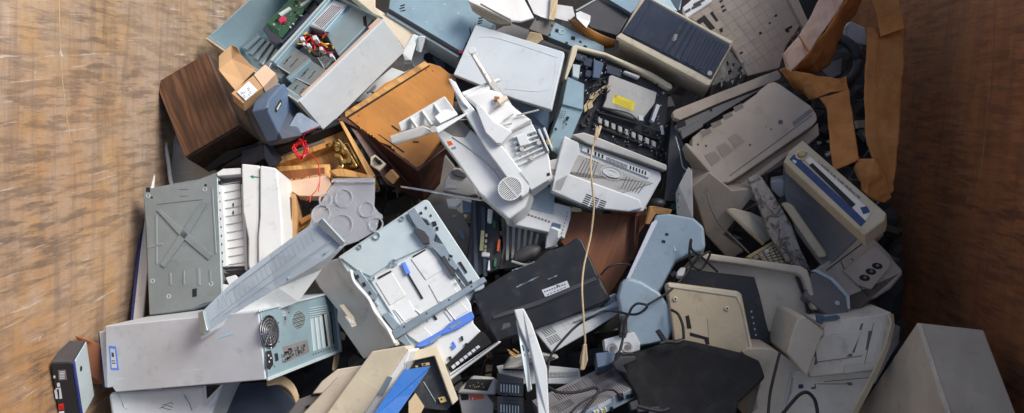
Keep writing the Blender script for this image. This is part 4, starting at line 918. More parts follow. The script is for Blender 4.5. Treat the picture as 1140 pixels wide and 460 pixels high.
# ============ broken wooden speaker box: frame, brass mechanism, raw boards
t = T('broken_wooden_box', 'smashed open wooden box of raw pine boards with a brass bell mechanism', 'wooden box', 'A e600,262;B e918,135;C e1065,385;D e635,520', (.30, .26, .14), h=.95, sl=.35, n=(0, -.2, .98))
b = B(t); b.poly('e590,260 915,130 1060,385 870,420 640,520 620,340', -.13, -.10); b.put('back_board', 'raw_pine')
b = B(t); b.poly('e592,258 905,125 915,150 610,275', -.11, .0); b.put('burnt_side', 'void', bevel=.001)
b = B(t); b.poly('e905,130 918,128 1072,385 1040,385', -.11, .002); b.put('right_side', 'raw_pine', bevel=.001)
b = B(t); b.poly('e612,272 910,152 955,232 870,250 640,330', -.11, -.055); b.put('inner_board', 'raw_pine')
b = B(t); b.poly('e632,288 840,222 846,230 640,302', -.055, -.05); b.put('dark_strip', 'mid_grey', bevel=0)
b = B(t); b.poly('e632,345 870,330 875,420 830,450 650,440 640,400', -.10, -.04); b.put('front_board', 'raw_pine', jit=.003)
b = B(t); b.poly('e636,362 845,345 845,392 640,400', -.04, -.034); b.put('recess_board', 'red_veneer')
b = B(t); b.poly('i865,10 1060,-20 1075,20 1040,75 930,72 880,40', -.06, -.02); b.put('lower_board', 'cardboard_pale')
b = B(t); b.poly('i855,60 870,50 915,70 925,150 915,290 890,300 860,280', -.10, -.01); b.put('torn_post', 'crumb', jit=.004)
b = B(t); b.poly('i860,70 895,75 895,290 862,275', -.01, .002); b.put('torn_post_face', 'walnut', jit=.001)
b = B(t); b.poly('i935,175 1030,128 1036,142 940,200', -.05, -.02); b.poly('i925,190 1030,148 1020,175 930,230', -.06, -.04); b.put('loose_lath', 'orange_board')
b = B(t); b.poly('e905,350 935,352 1065,385 1062,395 900,385 865,360', -.05, .006); b.put('front_lath', 'raw_pine')
rnd = random.Random(8); b = B(t)
for k in range(26):
    u = k / 25; p = px('e%f,%f' % (645 + 200 * u + rnd.uniform(-5, 5), 415 - 30 * u + rnd.uniform(-6, 8)))[0]; c = t.q(p, -.03); s_ = rnd.uniform(.003, .006); b.box(c.x - s_, c.x + s_, c.y - s_, c.y + s_, -.045, -.028)
b.put('glue_drip', 'crumb', bevel=.001, jit=.001)
b = B(t)
cc = t.q(px('e920,300')[0], -.03)
A_ = [t.q(p, z) for p, z in zip(px('e850,245 880,228 915,240 950,275 985,325 1000,350'), (-.02, .0, .005, 0, -.01, -.03))]; C_ = [t.q(p, z) for p, z in zip(px('e858,270 885,262 905,275 925,305 945,340 960,362'), (-.04, -.03, -.03, -.03, -.04, -.05))]
for i in range(5): b._add([A_[i], A_[i + 1], C_[i + 1], C_[i]], [(0, 1, 2, 3)])
br = b.put('brass_bell', 'brass', solid=.003, bevel=0, smooth=True)
b = B(t); b.tube(spline([t.q(p, -.01) for p in px('e905,222 930,250 960,295 990,345')], 5), .005, 7); b.tube(spline([t.q(p, -.02) for p in px('e890,290 915,300 925,330 920,350 905,340')], 5), .007, 8); b.tube([t.q(p, -.01) for p in px('e925,245 950,238 1000,335')], .003, 6)
b.put('brass_frame', 'brass', bevel=0, smooth=True)
b = B(t)
for p in px('e905,268 935,322 955,320'): c = t.q(p, -.015); b.cyl((c.x, c.y, -.02), .008, .012, 2, 14)
b.put('coil', 'brass', bevel=0)
b = B(t); b.poly('e905,225 925,215 1000,340 985,350', -.02, -.012); b.poly('e1010,260 1025,300 1015,330 1000,290', -.05, -.04); b.put('dark_gap', 'void', bevel=0)
# red wire bundle
rnd = random.Random(2); cx, cy = 738, 265; pts = []
for k in range(46):
    a_ = k * .62 + rnd.uniform(-.3, .3); rx = rnd.uniform(14, 38); ry = rnd.uniform(20, 48); pts.append(wp(px('e%f,%f' % (cx + rx * math.cos(a_), cy + ry * math.sin(a_)))[0], 1.0 + rnd.uniform(-.015, .02)))
t = T('red_wire_bundle', 'tangled bundle of thin red wire hanging in the smashed wooden box', 'wire', M=at(pts[0]))
b = B(t); b.tube(spline(pts, 6), .0022, 5, world=True); b.tube(spline(W('e745,225 760,195 800,172 812,168', 1.0, 1.02, 1.03, 1.02), 6), .0016, 5, world=True)
b.tube(spline(W('e765,275 800,300 820,345 825,400 818,455', 1.0, .99, .97, .96, .96), 6), .0016, 5, world=True); b.tube(spline(W('i1025,5 1010,45 985,75 980,100', .97, .97, .965, .96), 6), .0016, 5, world=True); b.tube(W('i985,75 965,95', .965, .96), .0014, 5, world=True)
b.put('wire', 'red_wire', bevel=0)
# ============ frosted plastic sheet with embossed circles
t = T('clear_tray', 'cloudy clear plastic tray with embossed rings and a torn edge beside the broken wooden box', 'plastic tray', 'A .368,200;B .416,197;C .440,240;D .355,262', (.22, .20, .01), h=1.0, sl=.4, n=(-.2, -.3, .93))
b = B(t); b.poly('j130,-25 160,-55 330,-65 326,60 345,85 360,95 365,110 345,120 340,150 330,170 250,215 190,235 60,260 20,200 60,70 90,40', -.003, 0); b.put('sheet', 'frosted_clear', bevel=0)
b = B(t); b.poly('e880,395 1065,390 1066,412 872,412', 0, .008); b.put('folded_rim', 'frosted_clear', bevel=.002)
b = B(t)
for (x, y, r) in ((192, 22, .028), (293, 72, .024), (182, 145, .036), (90, 95, .030), (335, 140, .022), (110, 30, .02)):
    c = t.q(px('j%d,%d' % (x, y))[0]); b.ring((c.x, c.y, -.0005), r, .004, .004, 32)
b.put('embossed_ring', 'frosted_clear', bevel=0)
# ============ big steel printer tray unit with white paper cassette and blue handle
t = T('printer_chassis', 'large pale steel printer chassis with white paper cassette and bright blue sliding guide', 'printer', 'A j165,285;B j555,30;C .540,318;D .430,410', (.36, .44, .16), h=.96, sl=.2, n=(.05, -.35, .93))
b = B(t); b.poly('j165,285 545,32 560,30 575,45 815,415 800,430 770,450 720,540 n800,300 n640,330', -.14, -.02); b.put('chassis_body', 'pale_steel', bevel=.003)
b = B(t); b.poly('j175,288 470,92 475,120 540,190 565,235 420,300 310,372 250,345', -.02, -.012); b.put('base_plate', 'pale_steel', bevel=.002)
b = B(t); b.poly('j470,85 545,32 558,28 572,38 818,412 808,428 775,440 735,390 560,120 500,95', -.02, .004); b.put('side_frame', 'pale_steel', bevel=.003)
b = B(t); b.poly('j475,85 505,65 560,145 575,140 600,180 590,215 640,230 700,330 690,345 630,290 570,225 525,165 500,130', -.0, .0055); b.put('motor_plate', 'galvanised', bevel=.001)
b = B(t)
for q in ('j520,155 550,170 570,195 575,225 545,225 500,165', 'j620,285 640,278 695,370 670,365'): b.poly(q, -.01, .007)
b.put('dark_opening', 'dark_steel', bevel=.001)
b = B(t)
for q in ('j700,308 712,305 742,352 735,358', 'j748,395 760,388 768,410 756,418', 'j582,128 600,125 606,142 590,150', 'j553,60 560,60 562,70 555,70', 'j575,95 582,95 582,104 576,104', 'j655,290 660,288 665,300 660,302', 'j700,385 708,382 712,392 704,396', 'j528,85 538,82 542,92 532,95', 'j600,150 612,150 612,165 602,165', 'j660,272 676,278 674,286 660,282'):
    b.poly(q, .0, .0078)
b.put('plate_hole', 'void', bevel=0)
b = B(t)
for (x, y, s_) in ((337, 192, 15), (262, 240, 9), (415, 312, 15), (450, 115, 9), (500, 128, 8), (318, 380, 10)):
    c = t.q(px('j%d,%d' % (x, y))[0], -.012); b.ring((c.x, c.y, -.012), .0007 * s_, .003, .006, 14)
b.put('spring_catch', 'galvanised', bevel=0)
b = B(t); b.poly('j232,350 262,340 340,450 330,480 300,470', -.03, -.004); b.poly('j250,360 275,380 345,500 325,510 235,370', -.05, -.01); cb_ = b.put('left_bracket', 'galvanised', bevel=.002)
b = B(t)
for q in ('j240,368 255,362 260,376 246,382', 'j272,400 284,396 290,412 278,418', 'j300,440 308,436 314,450 306,454'): b.poly(q, -.01, .0)
b.put('bracket_hole', 'void', parent=cb_, bevel=0)
# cassette
b = B(t); b.poly('.411,311 .480,272 .500,300 .524,338 .527,360 .546,381 .497,407 .468,385 .447,368', -.035, -.012); cs = b.put('paper_cassette', 'white_plastic', bevel=.004, seg=2)
b = B(t)
for q in ('.418,314 .436,303 .452,329 .434,340', '.437,345 .455,334 .468,355 .451,366', '.457,288 .478,276 .494,300 .474,312', '.477,317 .497,305 .511,328 .490,341', '.455,374 .472,364 .482,374 .466,382', '.494,347 .513,335 .522,346 .502,358'): b.poly(q, -.012, -.009)
b.put('cassette_pad', 'white_plastic', parent=cs, bevel=.0015)
b = B(t)
for q in ('j455,330 462,328 545,468 538,472', 'n530,100 536,98 548,118 542,120'): b.poly(q, -.012, -.0075)
for q in ('j342,375 400,345 404,350 346,382', 'j497,280 552,250 555,256 500,288', 'n720,15 728,12 748,42 738,46'): b.poly(q, -.012, -.008)
b.put('cassette_slot', 'void', parent=cs, bevel=0)
b = B(t)
for s_ in ('n520,95 640,30', 'n600,100 680,60', 'j590,240 j735,420', 'n560,0 620,75', 'n650,0 710,50', 'n760,-40 840,60', 'n690,20 850,-60'):
    b.tube([t.q(p, -.008) for p in px(s_)], .0022, 5)
b.put('cassette_rib', 'white_plastic', parent=cs, bevel=0)
b = B(t); b.poly('j445,312 465,305 488,355 468,365', -.008, .0); b.put('blue_clip', 'tray_blue', parent=cs, bevel=.002)
b = B(t); b.poly('.436,368.5 .538,308 .542,313 .440,378', -.02, .018); b.put('cross_bar', 'galvanised', bevel=.002)
b = B(t)
for p in px('.450,364 .475,349 .500,334 .525,319'): c = t.q(p, .018); b.cyl((c.x, c.y, .018), .003, .001, 2, 8)
b.put('bar_rivet', 'dark_steel', bevel=0)
b = B(t); b.poly('n645,160 780,82 800,60 900,5 912,30 905,45 840,85 790,105 770,110 730,148 700,160 665,168', -.012, .002); bg_ = b.put('blue_guide', 'tray_blue', bevel=.002)
b = B(t); b.poly('n710,142 760,112 770,120 720,150', .002, .0035); b.poly('n800,78 850,50 858,56 808,86', .002, .0035); b.put('guide_slot', 'galvanised', parent=bg_, bevel=0)
b = B(t)
for q in ('n808,160 825,148 832,165 818,178', 'n815,142 820,140 822,150 817,151'): b.poly(q, -.012, -.006)
b.put('arrow_mark', 'tray_blue', parent=cs, bevel=0)
b = B(t)
for q in ('n852,118 860,116 864,135 856,137', 'n870,150 880,146 884,160 874,164', 'n795,210 808,206 812,220 800,222'): b.poly(q, -.012, -.004)
b.put('tiny_hole', 'void', parent=cs, bevel=0)
b = B(t); b.poly('n785,245 940,95 955,100 990,148 975,158 800,272', -.03, -.002); b.put('feed_slot', 'void', bevel=.001)
b = B(t); cells(b, 'n805,252 930,155 942,165 815,268', 7, 1, .8, .8, -.002, .006); b.put('feed_roller', 'label_white', bevel=.001)
b = B(t); b.poly('n800,285 1020,138 1032,142 805,312', -.02, .012); b.put('front_bar', 'white_plastic', bevel=.002)
b = B(t); b.tube([t.q(p, .014) for p in px('n808,292 1018,142')], .0014, 5); b.put('bar_groove', 'mid_grey', bevel=0)
b = B(t); b.poly('n568,130 602,105 640,165 615,170', -.03, .004); b.poly('n500,20 530,10 585,70 552,92', -.03, .004); b.put('grey_slide', 'galvanised', bevel=.002)
# grey curved side shell with label
b = B(t); b.slab(W('j165,290 130,300 50,360 80,420 n300,0 n300,50 420,222 470,195 565,160 540,110 490,50 440,-30 j235,370', .93, .9, .85, .84, .82, .80, .80, .86, .88, .90, .91, .93, .93), .02); sh = b.put('side_shell', 'grey_plastic', bevel=.004, seg=2)
b = B(t); b.tube(spline(W('j222,345 240,400 300,470 n470,10 520,75 560,150', .95, .95, .935, .925, .925, .915), 5), .005, 6, world=True); b.put('shell_edge', 'white_plastic', bevel=0)
b = B(t); b.slab(W('n312,-20 330,-25 375,30 355,38', .866, .866, .866, .866), .004); b.slab(W('n336,28 375,30 388,70 368,78', .867, .867, .865, .865), .003); b.put('shell_label', 'beige_grey', parent=sh, bevel=0)
b = B(t); b.slab(W('n350,38 360,40 368,58 358,60', .868), .001); b.slab(W('n364,42 372,46 378,62 370,62', .868), .001); b.put('recycling_mark', 'label_white', parent=sh, bevel=0)
# ============ dark area between chassis and white printer: grey CRT, black strip, board, rod
t = T('grey_monitor', 'dark grey monitor back with a rounded vent hump above the steel chassis', 'monitor', 'A f430,280;B f560,330;C j760,170;D f352,430', (.30, .30, .25), h=.80, sl=.4)
b = B(t); b.poly('f435,275 480,330 f540,430 f600,470 j690,180 j600,150 j520,40 f350,440 f400,330', -.2, -.0); b.put('monitor_back', 'mid_grey', bevel=.008, seg=3)
b = B(t); b.slab(W('f440,400 480,345 520,350 560,390 f590,470 f540,475 f430,450', .86, .87, .87, .86, .84, .83, .84), .06); b.put('cooling_hump', 'grey_plastic', bevel=.006, seg=2)
b = B(t); b.slab(W('f470,360 500,352 540,380 530,392 480,380', .873, .873, .868, .868, .87), .006); b.put('hump_recess', 'dark_grey')
b = B(t); b.slab(W('j648,25 700,22 715,38 690,60 655,55', .88), .02); b.slab(W('f445,420 480,425 500,440 440,440', .88, .88, .875, .875), .02); b.put('white_clip', 'white_plastic', bevel=.002)
b = B(t); b.slab(W('j718,30 765,42 770,85 720,82', .87), .02); b.put('blue_square', 'slate_blue', bevel=.002)
t = T('dark_printer', 'dark brown printer housing in shade above the corner of the steel chassis', 'printer', M=at(wp((515, 255), .78)))
b = B(t); b.slab(W('j560,60 640,40 720,90 760,170 740,290 700,240 640,170 580,90', .82, .82, .82, .80, .78, .78, .8, .82), .15); b.put('printer_body', 'mid_grey', bevel=.004, seg=2)
b = B(t); b.slab(W('j695,170 712,165 735,195 720,210', .83, .83, .825, .825), .006); b.put('blue_window', 'slate_blue')
b = B(t); b.slab(W('j672,100 690,95 694,102 676,108', .835), .003); b.put('small_mark', 'galvanised', bevel=0)
cable('metal_rod', 'thin bare metal rod sticking out across the dark monitor', '.446,208 .480,213.5 .512,219 .548,225', (.95, .93), .004, 'chrome', 'rod', n=2)
t = T('gutted_cartridge_bay', 'black plastic printer frame with a lit gold contact strip and white rollers', 'printer frame', 'A j765,30;B j860,65;C j900,330;D j745,340', (.09, .27, .06), h=.86, sl=.4)
b = B(t); b.poly('j760,20 830,40 880,100 895,290 880,340 790,370 735,350 750,180', -.05, 0); b.put('frame_body', 'black_plastic', bevel=.003)
b = B(t); b.poly('j765,30 780,35 790,360 770,370', 0, .015); b.poly('j800,60 820,65 830,370 812,375', 0, .01); b.put('frame_rail', 'navy_plastic', bevel=.002)
b = B(t); b.poly('j833,68 855,75 850,135 830,130', 0, .02); b.poly('j805,262 842,265 840,285 803,282', 0, .02); b.poly('j835,300 840,298 842,345 830,345', 0, .02); b.put('roller', 'label_white', bevel=.003)
b = B(t); b.poly('j802,165 818,168 812,258 795,255', .0, .012)
for (x, y) in ((822, 180), (820, 205), (818, 230), (817, 248)): b.poly('j%d,%d %d,%d %d,%d %d,%d' % (x, y, x + 10, y + 2, x + 8, y + 16, x - 2, y + 14), 0, .012)
b.put('gold_contact', 'gold_pin', bevel=.0005)
b = B(t); b.poly('j878,205 888,208 882,260 872,258', 0, .016); b.put('orange_part', 'orange_spot', bevel=.001)
b = B(t); b.poly('j855,120 870,125 865,160 852,150', -.0, .01); b.poly('j862,290 872,292 868,330 858,325', 0, .01); b.put('green_edge', 'pcb_green', bevel=0)
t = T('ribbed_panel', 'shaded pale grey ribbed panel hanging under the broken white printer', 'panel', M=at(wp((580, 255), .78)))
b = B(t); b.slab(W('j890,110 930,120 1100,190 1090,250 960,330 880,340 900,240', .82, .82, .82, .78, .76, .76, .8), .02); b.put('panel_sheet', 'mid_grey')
b = B(t)
for k in range(6): b.slab(W('j%d,%d %d,%d %d,%d %d,%d' % (915 + k * 27, 130 + k * 10, 928 + k * 27, 134 + k * 10, 925 + k * 24, 300 - k * 8, 912 + k * 24, 300 - k * 8), .828, .828, .79, .79), .008)
b.put('rib', 'grey_plastic', bevel=.001)
b = B(t); b.slab(W('j1095,165 1140,150 1140,240 1110,250 1085,230', .86, .86, .84, .82, .82), .03); b.put('white_end', 'white_plastic', bevel=.002)
t = T('computer_mouse', 'dark grey rounded mouse shape resting above the black printer', 'mouse', M=at(wp((587, 282), .84)))
bm_ = B(t); bmesh.ops.create_uvsphere(bm_.bm, u_segments=20, v_segments=12, radius=1, matrix=Matrix.Rotation(.5, 4, 'Z') @ Matrix.Diagonal((.05, .026, .018, 1))); bm_.put('mouse_shell', 'dark_grey', bevel=0, smooth=True)
b = B(t); b.tube(spline([(-.05, -.03, .0), (0, -.045, .005), (.05, -.02, 0)], 5), .004, 6); b.put('mouse_skirt', 'grey_plastic', bevel=0)
# ============ broken white multifunction printer, centre
t = T('broken_printer', 'broken white desktop printer with open tray, side speaker grille and orange badge at the centre', 'printer', 'A f405,200;B f505,120;C f820,455;D .560,246', (.13, .42, .16), h=1.1, sl=.35, n=(-.1, -.35, .93))
Wd, Hd, Dd = t.W, t.H, t.D
b = B(t); b.poly('f400,198 440,165 500,125 560,180 620,230 760,370 825,450 800,520 j925,118 j815,20 f590,460 f470,290', -.12, 0); sp = b.put('printer_body', 'white_plastic', bevel=.008, seg=3)
b = B(t); b.poly('f420,170 500,128 555,178 530,212 480,205', 0, .0015); b.put('paper_well', 'mid_grey', bevel=0)
b = B(t); b.tube(spline([t.q(p, .0015) for p in px('f475,210 560,270 650,350 700,420')], 5), .0018, 5); b.put('seam_line', 'grey_plastic', bevel=0)
b = B(t); b.poly('.500.5,87.5 .507,91 .515,106 .530,124 .591,204 .588,214 .581,220 .568,203 .540,165 .511,117', -.06, .035); b.put('side_wall', 'white_plastic', bevel=.004, seg=2)
b = B(t); b.poly('b455,350 470,350 500,395 520,440 f545,80 f520,60 b480,400', .0, .045); b.put('hinge_arm', 'white_plastic', bevel=.002)
# grille
c = t.q(px('f732,440')[0], .036); 
b = B(t); b.cyl((c.x, c.y, .034), .036, .0012, 2, 28); gp = b.put('speaker_grille', 'mid_grey', bevel=0)
b = B(t)
for k in range(-6, 7):
    y = k * .0052; hw = math.sqrt(max(0, .035 ** 2 - y * y))
    b.box(c.x - hw, c.x + hw, c.y + y - .0012, c.y + y + .0012, .035, .0385)
b.ring((c.x, c.y, .035), .036, .003, .003, 28); b.box(c.x - .0015, c.x + .0015, c.y - .035, c.y + .035, .035, .039); gr_ = b.put('grille_bar', 'white_plastic', parent=gp, bevel=0)
b = B(t); b.poly('f450,230 468,228 478,244 460,250', 0, .001); b.put('orange_badge', 'orange_spot', bevel=0)
b = B(t); b.poly('f468,258 488,250 492,262 474,268', 0, .0008); b.put('badge_text', 'galvanised', bevel=0)
# right part: bright curved guide, mechanism
b = B(t); b.poly('f520,30 640,-5 690,10 700,30 760,85 830,135 735,185 680,240 640,200 590,90 560,60', -.05, .03); b.put('curved_guide', 'paper', bevel=.01, seg=3)
b = B(t); b.poly('f575,75 600,65 660,140 740,185 690,240 670,240 620,190', .03, .055); b.put('guide_fin', 'white_plastic', bevel=.003)
b = B(t)
for s_ in ('f640,100 690,70', 'f700,140 745,108', 'f735,185 825,135', 'f760,115 860,90', 'f700,160 740,150'): b.tube([t.q(p, .04) for p in px(s_)], .003, 6)
b.put('guide_rib', 'grey_plastic', bevel=0)
b = B(t); b.poly('f690,235 740,190 830,150 850,190 900,280 915,380 820,450 760,370', -.08, .012); b.put('mechanism_base', 'white_plastic', bevel=.003)
b = B(t); cells(b, '.569,150 .596,143 .608,171 .577,187', 1, 6, .94, .35, .0, .026); cells(b, '.596,143 .608,140 .617,165 .609,171', 2, 1, .4, .9, .0, .03); b.poly('.575,152 .586,149 .590,160 .579,163', .0, .034); b.put('mechanism_part', 'white_plastic', bevel=.0012)
b = B(t); cells(b, '.571,153 .598,146 .609,170 .579,186', 5, 5, .3, .35, .01, .0135, mask=lambda i, j: (i * 7 + j * 5) % 4 != 0); b.put('mechanism_recess', 'hinge_grey', bevel=0)
b = B(t)
for q_ in ('.581,166', '.600,159', '.592,176'):
    c_ = t.q(px(q_)[0], .03); b.cyl((c_.x, c_.y, .02), .007, .012, 2, 14)
b.put('gear', 'grey_plastic', bevel=0)
b = B(t); b.poly('f760,370 905,300 915,370 905,400 825,448', .0, .035); b.put('lower_cover', 'white_plastic', bevel=.004, seg=2)
b = B(t); b.poly('f895,372 908,368 910,380 898,384', .03, .037); b.put('screw_hole', 'void', bevel=0)
# open tray to the left
b = B(t); b.slab(W('f232,150 440,28 500,110 420,165 380,170 350,160 245,188', 1.15, 1.17, 1.15, 1.12, 1.12, 1.12, 1.13), .012); tr = b.put('open_tray', 'white_plastic', bevel=.003)
b = B(t)
for (x, y) in ((282, 122), (335, 92), (388, 62)): b.slab(W('f%d,%d %d,%d %d,%d %d,%d' % (x, y, x + 8, y - 4, x + 55, y + 60, x + 44, y + 64), 1.165, 1.165, 1.15, 1.15), .02)
b.slab(W('f395,120 440,85 480,95 500,110 420,150', 1.17, 1.17, 1.165, 1.16, 1.16), .02); b.put('tray_divider', 'white_plastic', parent=tr, bevel=.0015)
b = B(t); b.slab(W('f195,210 345,162 385,180 380,196 225,245 205,238', 1.17, 1.18, 1.17, 1.16, 1.15, 1.16), .02); b.put('tray_front', 'grey_plastic', parent=tr, bevel=.002)
b = B(t); b.slab(W('f395,170 540,100 545,108 410,195', 1.17, 1.17, 1.165, 1.16), .015); b.put('tray_arm', 'white_plastic', parent=tr, bevel=.002)
c = t.l(wp(px('f392,180')[0], 1.18)); b = B(t); b.cyl(c, .011, .01, 2, 16); b.put('tray_hinge', 'grey_plastic', parent=tr, bevel=.001)
# long arm lying over the white cover
b = B(t); b.slab(W('b550,222 575,215 600,270 670,370 730,450 f760,105 f735,85 b640,380', 1.19, 1.19, 1.18, 1.17, 1.16, 1.15, 1.15, 1.17), .018); ar = b.put('support_arm', 'grey_plastic', bevel=.002)
b = B(t); b.slab(W('b562,245 575,240 650,360 640,370', 1.196, 1.196, 1.186, 1.186), .006); b.slab(W('b600,300 612,295 628,325 616,330', 1.202, 1.2, 1.195, 1.197), .006); b.put('arm_detail', 'white_plastic', parent=ar, bevel=.001)
b = B(t); b.slab(W('b540,430 640,385 645,400 f560,25 f530,50', 1.17, 1.17, 1.165, 1.16, 1.16), .012); b.slab(W('f515,10 680,-55 690,-45 525,25', 1.16), .01); b.put('cross_piece', 'white_plastic', bevel=.002)
b = B(t); b.slab(W('f672,45 715,22 722,38 685,62', 1.2), .012); b.put('cream_block', 'cream_plastic', bevel=.001)
b = B(t); b.slab(W('f660,28 685,30 678,48 662,45', 1.19), .01); b.put('amber_gear', 'amber_plastic', bevel=.001)
b = B(t); c = t.l(wp(px('b563,228')[0], 1.205)); b.cyl(c, .012, .008, 2, 16); b.put('arm_pivot', 'white_plastic', parent=ar, bevel=.001)
# steel sheet behind it
t = T('steel_sheet', 'blue grey steel sheet showing between the white cover and the broken printer', 'metal sheet', M=at(wp((590, 130), .9)))
b = B(t); b.slab(W('f700,20 770,40 905,85 900,180 880,240 830,150', .95, .95, .94, .9, .88, .9), .01); b.put('sheet_panel', 'slate_blue')
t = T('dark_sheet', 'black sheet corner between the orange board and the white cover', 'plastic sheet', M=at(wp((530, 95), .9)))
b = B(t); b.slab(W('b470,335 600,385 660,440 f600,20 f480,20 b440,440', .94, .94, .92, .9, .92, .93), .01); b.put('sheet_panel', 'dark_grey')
# ============ keypad edge under it
t = T('white_keypad_panel', 'white printer front edge with a row of tiny buttons under the broken white printer', 'printer panel', 'A j925,75;B k265,65;C k232,200;D k0,130', (.24, .08, .03), h=.94, sl=.5)
b = B(t); b.poly('j905,100 970,50 k50,5 k265,62 k262,110 k232,205 k205,185 k-20,135', -.04, 0); b.put('panel_body', 'white_plastic', bevel=.003)
b = B(t); b.poly('k40,60 80,0 150,-40 190,0 185,95', .0, .002); b.put('paper_area', 'galvanised', bevel=0)
b = B(t)
for k in range(11): x, y = 12 + k * 15, 72 + k * 5; b.poly('k%d,%d %d,%d %d,%d %d,%d' % (x, y, x + 9, y + 3, x + 7, y + 9, x - 2, y + 6), 0, .0022); 
for k in range(7): x, y = 244 - k * 4, 85 + k * 15; b.poly('k%d,%d %d,%d %d,%d' % (x, y, x + 6, y + 2, x + 2, y + 8), 0, .0022)
b.put('button', 'mid_grey', bevel=0)
b = B(t); b.poly('k180,130 218,140 215,170 172,160', 0, .003); b.put('slot', 'slate_blue', bevel=0)
b = B(t); b.slab(W('k170,150 210,165 205,200 180,240 145,250 155,195', .97, .97, .96, .93, .92, .94), .02); b.put('latch', 'white_plastic', bevel=.003)
# ============ light grey printer, rear vents
t = T('desk_printer', 'light grey printer with vent slots and oval emblem hanging a cream cord', 'printer', 'A g150,225;B g545,370;C .715,236;D g60,450', (.33, .20, .2), h=1.05, sl=.35, n=(0, -.5, .86))
b = B(t); b.poly('.628,151 .640,157 .736,192 .736,200 .716,236 .700,235 .655,231 .613,214 .620,183', -.2, 0); b.put('printer_body', 'white_plastic', bevel=.006, seg=2)
b = B(t); b.poly('g112,205 178,235 180,280 100,455 55,450 80,340', -.05, .012); b.put('left_cheek', 'white_plastic', bevel=.004, seg=2)
b = B(t); b.poly('g145,200 200,190 245,205 570,335 568,362 g430,310 g215,240', -.05, .02); b.put('top_edge', 'grey_plastic', bevel=.004, seg=2)
b = B(t); b.poly('g195,250 500,370 490,395 188,272', 0, .006); vp = b.put('vent_band', 'white_plastic', bevel=.002)
b = B(t); cells(b, 'g212,262 292,292 290,308 212,278', 5, 1, .5, 1, .006, .0066); cells(b, 'g300,298 395,335 393,352 298,316', 16, 1, .5, 1, .006, .0066); cells(b, 'g402,336 482,366 480,382 400,352', 6, 1, .5, 1, .006, .0066); b.put('vent_slot', 'void', parent=vp, bevel=0)
b = B(t); b.poly('g170,285 512,415 k430,20 k0,-130 k-20,-100', 0, .003); fp = b.put('front_flap', 'grey_plastic', bevel=.003)
b = B(t); cells(b, 'g195,310 265,335 240,405 160,375', 6, 1, .3, 1, .003, .0038); cells(b, 'g385,385 480,420 450,460 360,440', 7, 1, .3, 1, .003, .0038); cells(b, 'g205,308 265,330 268,322 208,302', 5, 1, .4, 1, .003, .0038); b.put('flap_slot', 'hinge_grey', parent=fp, bevel=0)
c = t.q(px('g322,372')[0]); b = B(t)
b.ring((c.x, c.y, .003), .020, .0015, .0015, 24, sx=1.7); b.ring((c.x, c.y, .003), .010, .004, .003, 24, sx=2.4); b.box(c.x - .02, c.x + .02, c.y - .006, c.y + .006, .003, .005); b.put('emblem', 'white_plastic', parent=fp, bevel=0)
b = B(t)
for k in range(20):
    a_ = k * math.pi / 10; b.box(c.x + .026 * 1.6 * math.cos(a_) - .001, c.x + .026 * 1.6 * math.cos(a_) + .001, c.y + .024 * math.sin(a_) - .001, c.y + .024 * math.sin(a_) + .001, .003, .0042)
b.put('emblem_tick', 'hinge_grey', parent=fp, bevel=0)
b = B(t); b.poly('.632,193 .712,222 .716,232 .700,236 .655,231 .614,213 .618,200', -.0, .012); lf = b.put('lower_flap', 'white_plastic', bevel=.005, seg=2)
b = B(t); cells(b, 'k330,0 425,38 400,100 300,60', 3, 7, .82, .5, .012, .0126); b.put('lower_vent', 'void', parent=lf, bevel=0)
# ============ brown veneer board centre
t = T('veneer_board', 'reddish brown veneered board standing behind the black printer, chipped white top edge', 'board', 'A k262,85;B k552,100;C k440,440;D k215,200', (.26, .30, .02), h=.90, sl=.5)
b = B(t); b.poly('k262,82 552,98 540,290 430,460 380,500 300,300 215,215', -.03, 0); b.put('board_face', 'red_veneer')
b = B(t); b.poly('k440,60 600,65 608,120 565,180 552,300 540,290 552,98 440,92', -.04, -.006); b.put('second_board', 'red_veneer')
b = B(t); b.poly('k438,42 600,62 602,72 560,66 440,58', -.02, .003); b.put('chipped_edge', 'label_white', jit=.001)
b = B(t); b.slab(W('k552,100 568,102 560,300 540,300', .905, .89, .85, .86), .02); b.put('shadow_side', 'dark_mahogany')  # shade painted in: this side of the board gets a darker wood colour
b = B(t); b.slab(W('k600,140 618,60 640,60 715,75 705,95 640,95 612,140', .93, .94, .94, .92, .91, .92, .91), .012); b.put('broken_corner', 'crumb')
# ============ light blue curved handset
t = T('blue_monitor_arm', 'pale blue glossy curved monitor neck and base standing by the brown veneer board', 'monitor stand', 'A k625,130;B k850,150;C k700,470;D k500,400', (.16, .30, .08), h=1.02, sl=.4, n=(-.15, -.35, .92))
b = B(t); b.poly('k640,95 700,90 810,110 855,150 862,240 845,262 790,268 730,300 690,370 650,450 o300,60 k500,460 k465,440 k505,385 k620,150', -.07, 0); b.put('neck', 'sky_blue_plastic', bevel=.014, seg=4)
b = B(t); b.slab(W('.687,330 .692,314 .699,309 .714,313 .734,325 .747,342 .750,366 .744,381 .722,384 .705,388 .692,360', .97, 1.0, 1.0, 1.0, .99, .97, .94, .92, .92, .91, .94), .09); b.put('base', 'sky_blue_plastic', bevel=.012, seg=4)
b = B(t); b.slab(W('k712,190 780,195 815,225 790,265 720,262', 1.018, 1.014, 1.006, 1.004, 1.006), .006); b.put('moulded_pad', 'sky_blue_plastic', bevel=.006, seg=3)
b = B(t); b.poly('k622,132 642,118 648,128 522,385 508,382', .0, .006); b.put('white_trim', 'label_white', bevel=.001)
b = B(t); b.poly('k682,178 698,180 696,190 682,190', 0, .0008); b.poly('k668,208 684,212 682,224 666,220', 0, .0008); b.put('slot', 'void', bevel=0)
b = B(t)
